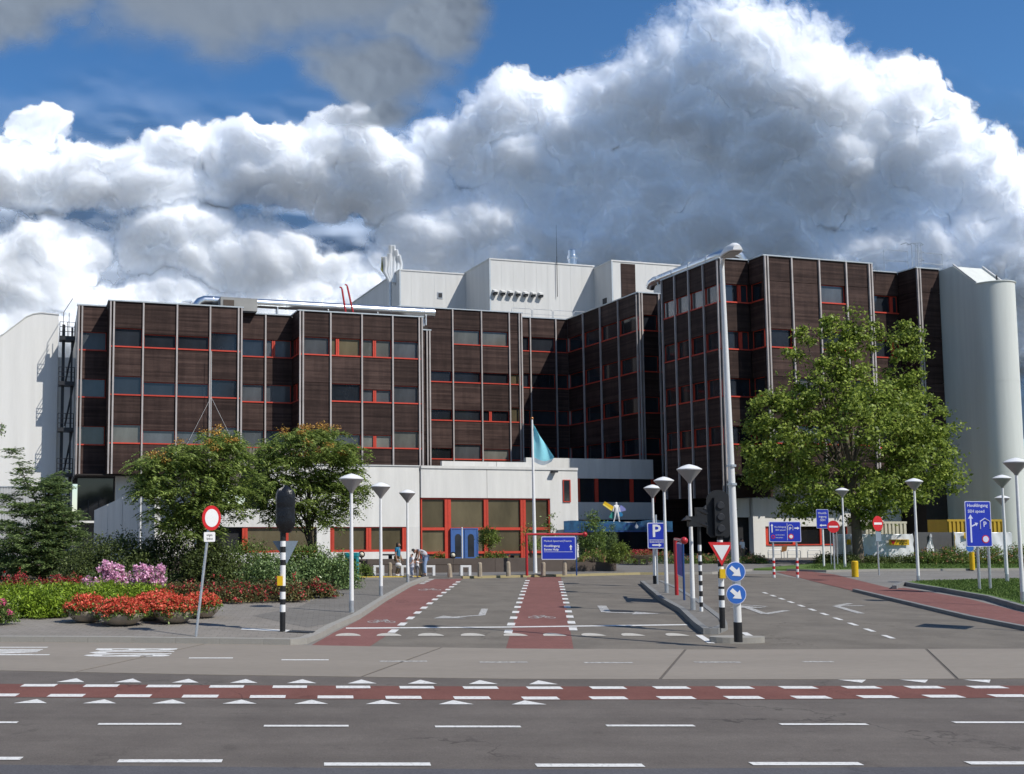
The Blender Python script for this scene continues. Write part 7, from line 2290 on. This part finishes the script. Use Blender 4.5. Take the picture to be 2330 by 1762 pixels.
def mk_cloud(name, col, sss):
    """dense white vapour: light soaks in and spreads before it comes out; thin parts let the sky through"""
    m = bpy.data.materials.new(name)
    m.use_nodes = True
    t = m.node_tree
    p = t.nodes['Principled BSDF']
    p.inputs['Base Color'].default_value = col + (1,)
    p.inputs['Roughness'].default_value = 1.0
    p.inputs['Specular IOR Level'].default_value = 0.0
    if sss:
        p.subsurface_method = 'BURLEY'
        p.inputs['Subsurface Weight'].default_value = 1.0
        p.inputs['Subsurface Radius'].default_value = (1.0, 1.0, 1.0)
        p.inputs['Subsurface Scale'].default_value = sss
    at = t.nodes.new('ShaderNodeAttribute')
    at.attribute_name = 'thickness'
    t.links.new(at.outputs['Fac'], p.inputs['Alpha'])
    return m
MT['cloud'] = mk_cloud('cumulus', (0.83, 0.85, 0.875), 235.0)
MT['cloudgrey'] = mk_cloud('grey_cloud', (0.62, 0.62, 0.62), 0.0)
def soak(m, col, fac):
    # sunlight soaking through the layer from above
    t = m.node_tree
    p = t.nodes['Principled BSDF']
    at = [n for n in t.nodes if n.type == 'ATTRIBUTE'][0]
    for l in list(p.inputs['Alpha'].links): t.links.remove(l)
    tl = t.nodes.new('ShaderNodeBsdfTranslucent')
    tl.inputs[0].default_value = col + (1,)
    m1 = t.nodes.new('ShaderNodeMixShader')
    m1.inputs[0].default_value = fac
    tp = t.nodes.new('ShaderNodeBsdfTransparent')
    m2 = t.nodes.new('ShaderNodeMixShader')
    t.links.new(p.outputs[0], m1.inputs[1])
    t.links.new(tl.outputs[0], m1.inputs[2])
    t.links.new(at.outputs['Fac'], m2.inputs[0])
    t.links.new(tp.outputs[0], m2.inputs[1])
    t.links.new(m1.outputs[0], m2.inputs[2])
    t.links.new(m2.outputs[0], t.nodes['Material Output'].inputs[0])
soak(MT['cloudgrey'], (0.50, 0.60, 0.69), 0.31)

def sstep(x, a, b):
    t_ = np.clip((x - a) / (b - a), 0, 1)
    return t_ * t_ * (3 - 2 * t_)

def rays(px, py):
    u = (px - XP) / FPX
    v = -(py - YP) / FPX
    d = np.stack([u, math.cos(PITCH) - v * math.sin(PITCH), math.sin(PITCH) + v * math.cos(PITCH)], -1)
    return d / np.linalg.norm(d, axis=-1, keepdims=True)

def heap_field(px, py, heaps):
    wx = (fbm(px / 130, py / 130, 3) - 0.5) * 110
    wy = (fbm(px / 130, py / 130, 23) - 0.5) * 110
    wx += (fbm(px / 34, py / 34, 43, 3) - 0.5) * 14
    wy += (fbm(px / 34, py / 34, 63, 3) - 0.5) * 14
    x, y = px + wx, py + wy
    f = np.zeros(px.shape)
    h = np.zeros(px.shape)
    for (cx, cy, rx, up, dn, bul) in heaps:
        dy = y - cy
        q2 = ((x - cx) / rx) ** 2 + np.where(dy < 0, (dy / up) ** 2, (dy / dn) ** 2)
        v = 1 - np.sqrt(q2)
        f += np.exp(np.clip(v, -3, 1) * 6.5)
        # rounded top that bulges forward above a base that draws back
        lean = np.clip(0.95 - (0.42 if cx < 960 else 0.15) * dy / np.where(dy < 0, up, dn), 0.35, 1.3)
        h += (bul * np.clip(1 - q2, 0, 1) ** 0.6 * lean) ** 3
    return np.log(f) / 6.5 - 0.05, h ** (1 / 3), x, y

def frame_clouds():
    st = 2.6
    gx = np.arange(-420, 2760, st)
    gy = np.arange(-260, 900, st)
    px, py = np.meshgrid(gx, gy)
    f, h, x, y = heap_field(px, py, HEAPS)
    p1 = puffs(x / 95, y / 80, 5)
    p2 = puffs(x / 42 + 3, y / 38, 6)
    p3 = puffs(x / 19 + 9, y / 18, 7)
    p4 = puffs(x / 9 + 1, y / 9, 8)
    soft = sstep(fbm(px / 240, py / 200, 91), 0.35, 0.62)     # parts of the cloud are torn and soft, others crisp
    body = np.clip(f * 3.2, 0, 1)
    det = (p1 * 56 + (p2 * 25 + p3 * 7 * (0.4 + 0.6 * soft) + p4 * 1.5 * soft)) * (0.9 + 0.2 * sstep(px, 900, 1300))
    hh = h * 0.50 + det * (0.34 + 0.52 * body)
    edge = f - 0.03 + 0.16 * (p2 - 0.45) + 0.09 * (p3 - 0.45) + 0.05 * (p4 - 0.4) + 0.16 * (fbm(px / 26, py / 26, 77, 5, 0.6) - 0.5)
    al = sstep(edge, -0.05, 0.07 + 0.26 * (1 - soft))
    al = al * 0.965
    d = rays(px, py)
    D = 4200.0
    k = D / FPX
    P = d * (D - hh * k)[..., None] + np.array([0, 0, EYE])
    return cloud_mesh('cloud_bank', P, hh, al, MT['cloud'], *px.shape)
def veil():
    """thin high cloud behind the heaps, thickening towards the horizon"""
    st = 9.0
    px, py = np.meshgrid(np.arange(-700, 3100, st), np.arange(-100, 1000, st))
    f = sstep(py, 120, 620) * 0.95 + 0.45 * (fbm(px / 260, py / 120, 301, 5, 0.55) - 0.5) * sstep(py, 60, 300)
    al = np.clip(f, 0, 0.93) * sstep(py, -60, 260)
    P = rays(px, py) * (5400.0 - 120 * fbm(px / 200, py / 90, 321, 4))[..., None]
    return cloud_mesh('cloud_veil', P, f, al, MT['cloudveil'], *px.shape)
MT['cloudveil'] = mk_cloud('thin_cloud', (0.62, 0.68, 0.76), 0.0)
o = link('cloud_veil', veil())
o['kind'] = 'stuff'
o['label'] = 'thin pale cloud veil low behind the cumulus'
o = link('cloud_bank', frame_clouds())
o['kind'] = 'stuff'
o['label'] = 'white and grey cumulus clouds heaped behind the hospital'

def flat_cloud():
    """underside of a low grey layer, in front of the heaps; the sun only reaches its top"""
    st = 5.0
    gx = np.arange(-420, 1560, st)
    gy = np.arange(-700, 400, st)
    px, py = np.meshgrid(gx, gy)
    wx = (fbm(px / 170, py / 110, 103) - 0.5) * 190
    wy = (fbm(px / 170, py / 110, 123) - 0.5) * 120
    x, y = px + wx, py + wy
    f = np.full(px.shape, -1.0)
    for (cx, cy, rx, up, dn) in ((600, -40, 560, 300, 185), (850, 160, 170, 150, 105), (980, 30, 170, 160, 110), (20, 0, 240, 160, 95), (870, 260, 110, 110, 60), (500, -400, 900, 400, 400)):
        dy = y - cy
        f = np.maximum(f, 1 - np.sqrt(((x - cx) / rx) ** 2 + np.where(dy < 0, (dy / up) ** 2, (dy / dn) ** 2)))
    f0 = np.clip(f, 0, 1)
    f = f + 0.24 * (fbm(px / 80, py / 55, 143, 5, 0.5) - 0.5)
    al = sstep(f, -0.12, 0.60) * 0.97
    d = rays(px, py)
    z = 1150.0 - 30 * f0
    t_ = (z - EYE) / np.maximum(d[..., 2], 0.12)
    P = d * t_[..., None]
    return cloud_mesh('grey_cloud', P, f, al, MT['cloudgrey'], *px.shape)
o = link('grey_cloud', flat_cloud())
o['kind'] = 'stuff'
o['label'] = 'flat grey cloud layer at the top left of the sky'

def ring_clouds():
    """the same broken cumulus goes on round the rest of the horizon"""
    az = np.radians(np.arange(42, 331.01, 0.5))
    el = np.radians(np.arange(40, 1, -0.5))
    a_, e_ = np.meshgrid(az, el)
    x, y = a_ * 2400, -e_ * 2400
    n1 = fbm(x / 420, y / 260, 201, 4, 0.5)
    f = (n1 - 0.47) * 3.0 * sstep(-y, 0, 90) * sstep(41 - np.degrees(e_), 0, 6)
    hh = 200 * np.sqrt(np.clip(f, 0, 1)) + puffs(x / 95, y / 80, 5) * 50 + puffs(x / 42, y / 38, 6) * 25
    al = sstep(f + 0.3 * (puffs(x / 42, y / 38, 6) - 0.45), 0.0, 0.2)
    d = np.stack([np.sin(a_) * np.cos(e_), np.cos(a_) * np.cos(e_), np.sin(e_)], -1)
    P = d * (4200.0 - hh * 1.75)[..., None]
    return cloud_mesh('cloud_ring', P, hh, al, MT['cloud'], *a_.shape)
o = link('distant_clouds', ring_clouds())
o['kind'] = 'stuff'
o['label'] = 'scattered cumulus clouds round the rest of the sky'
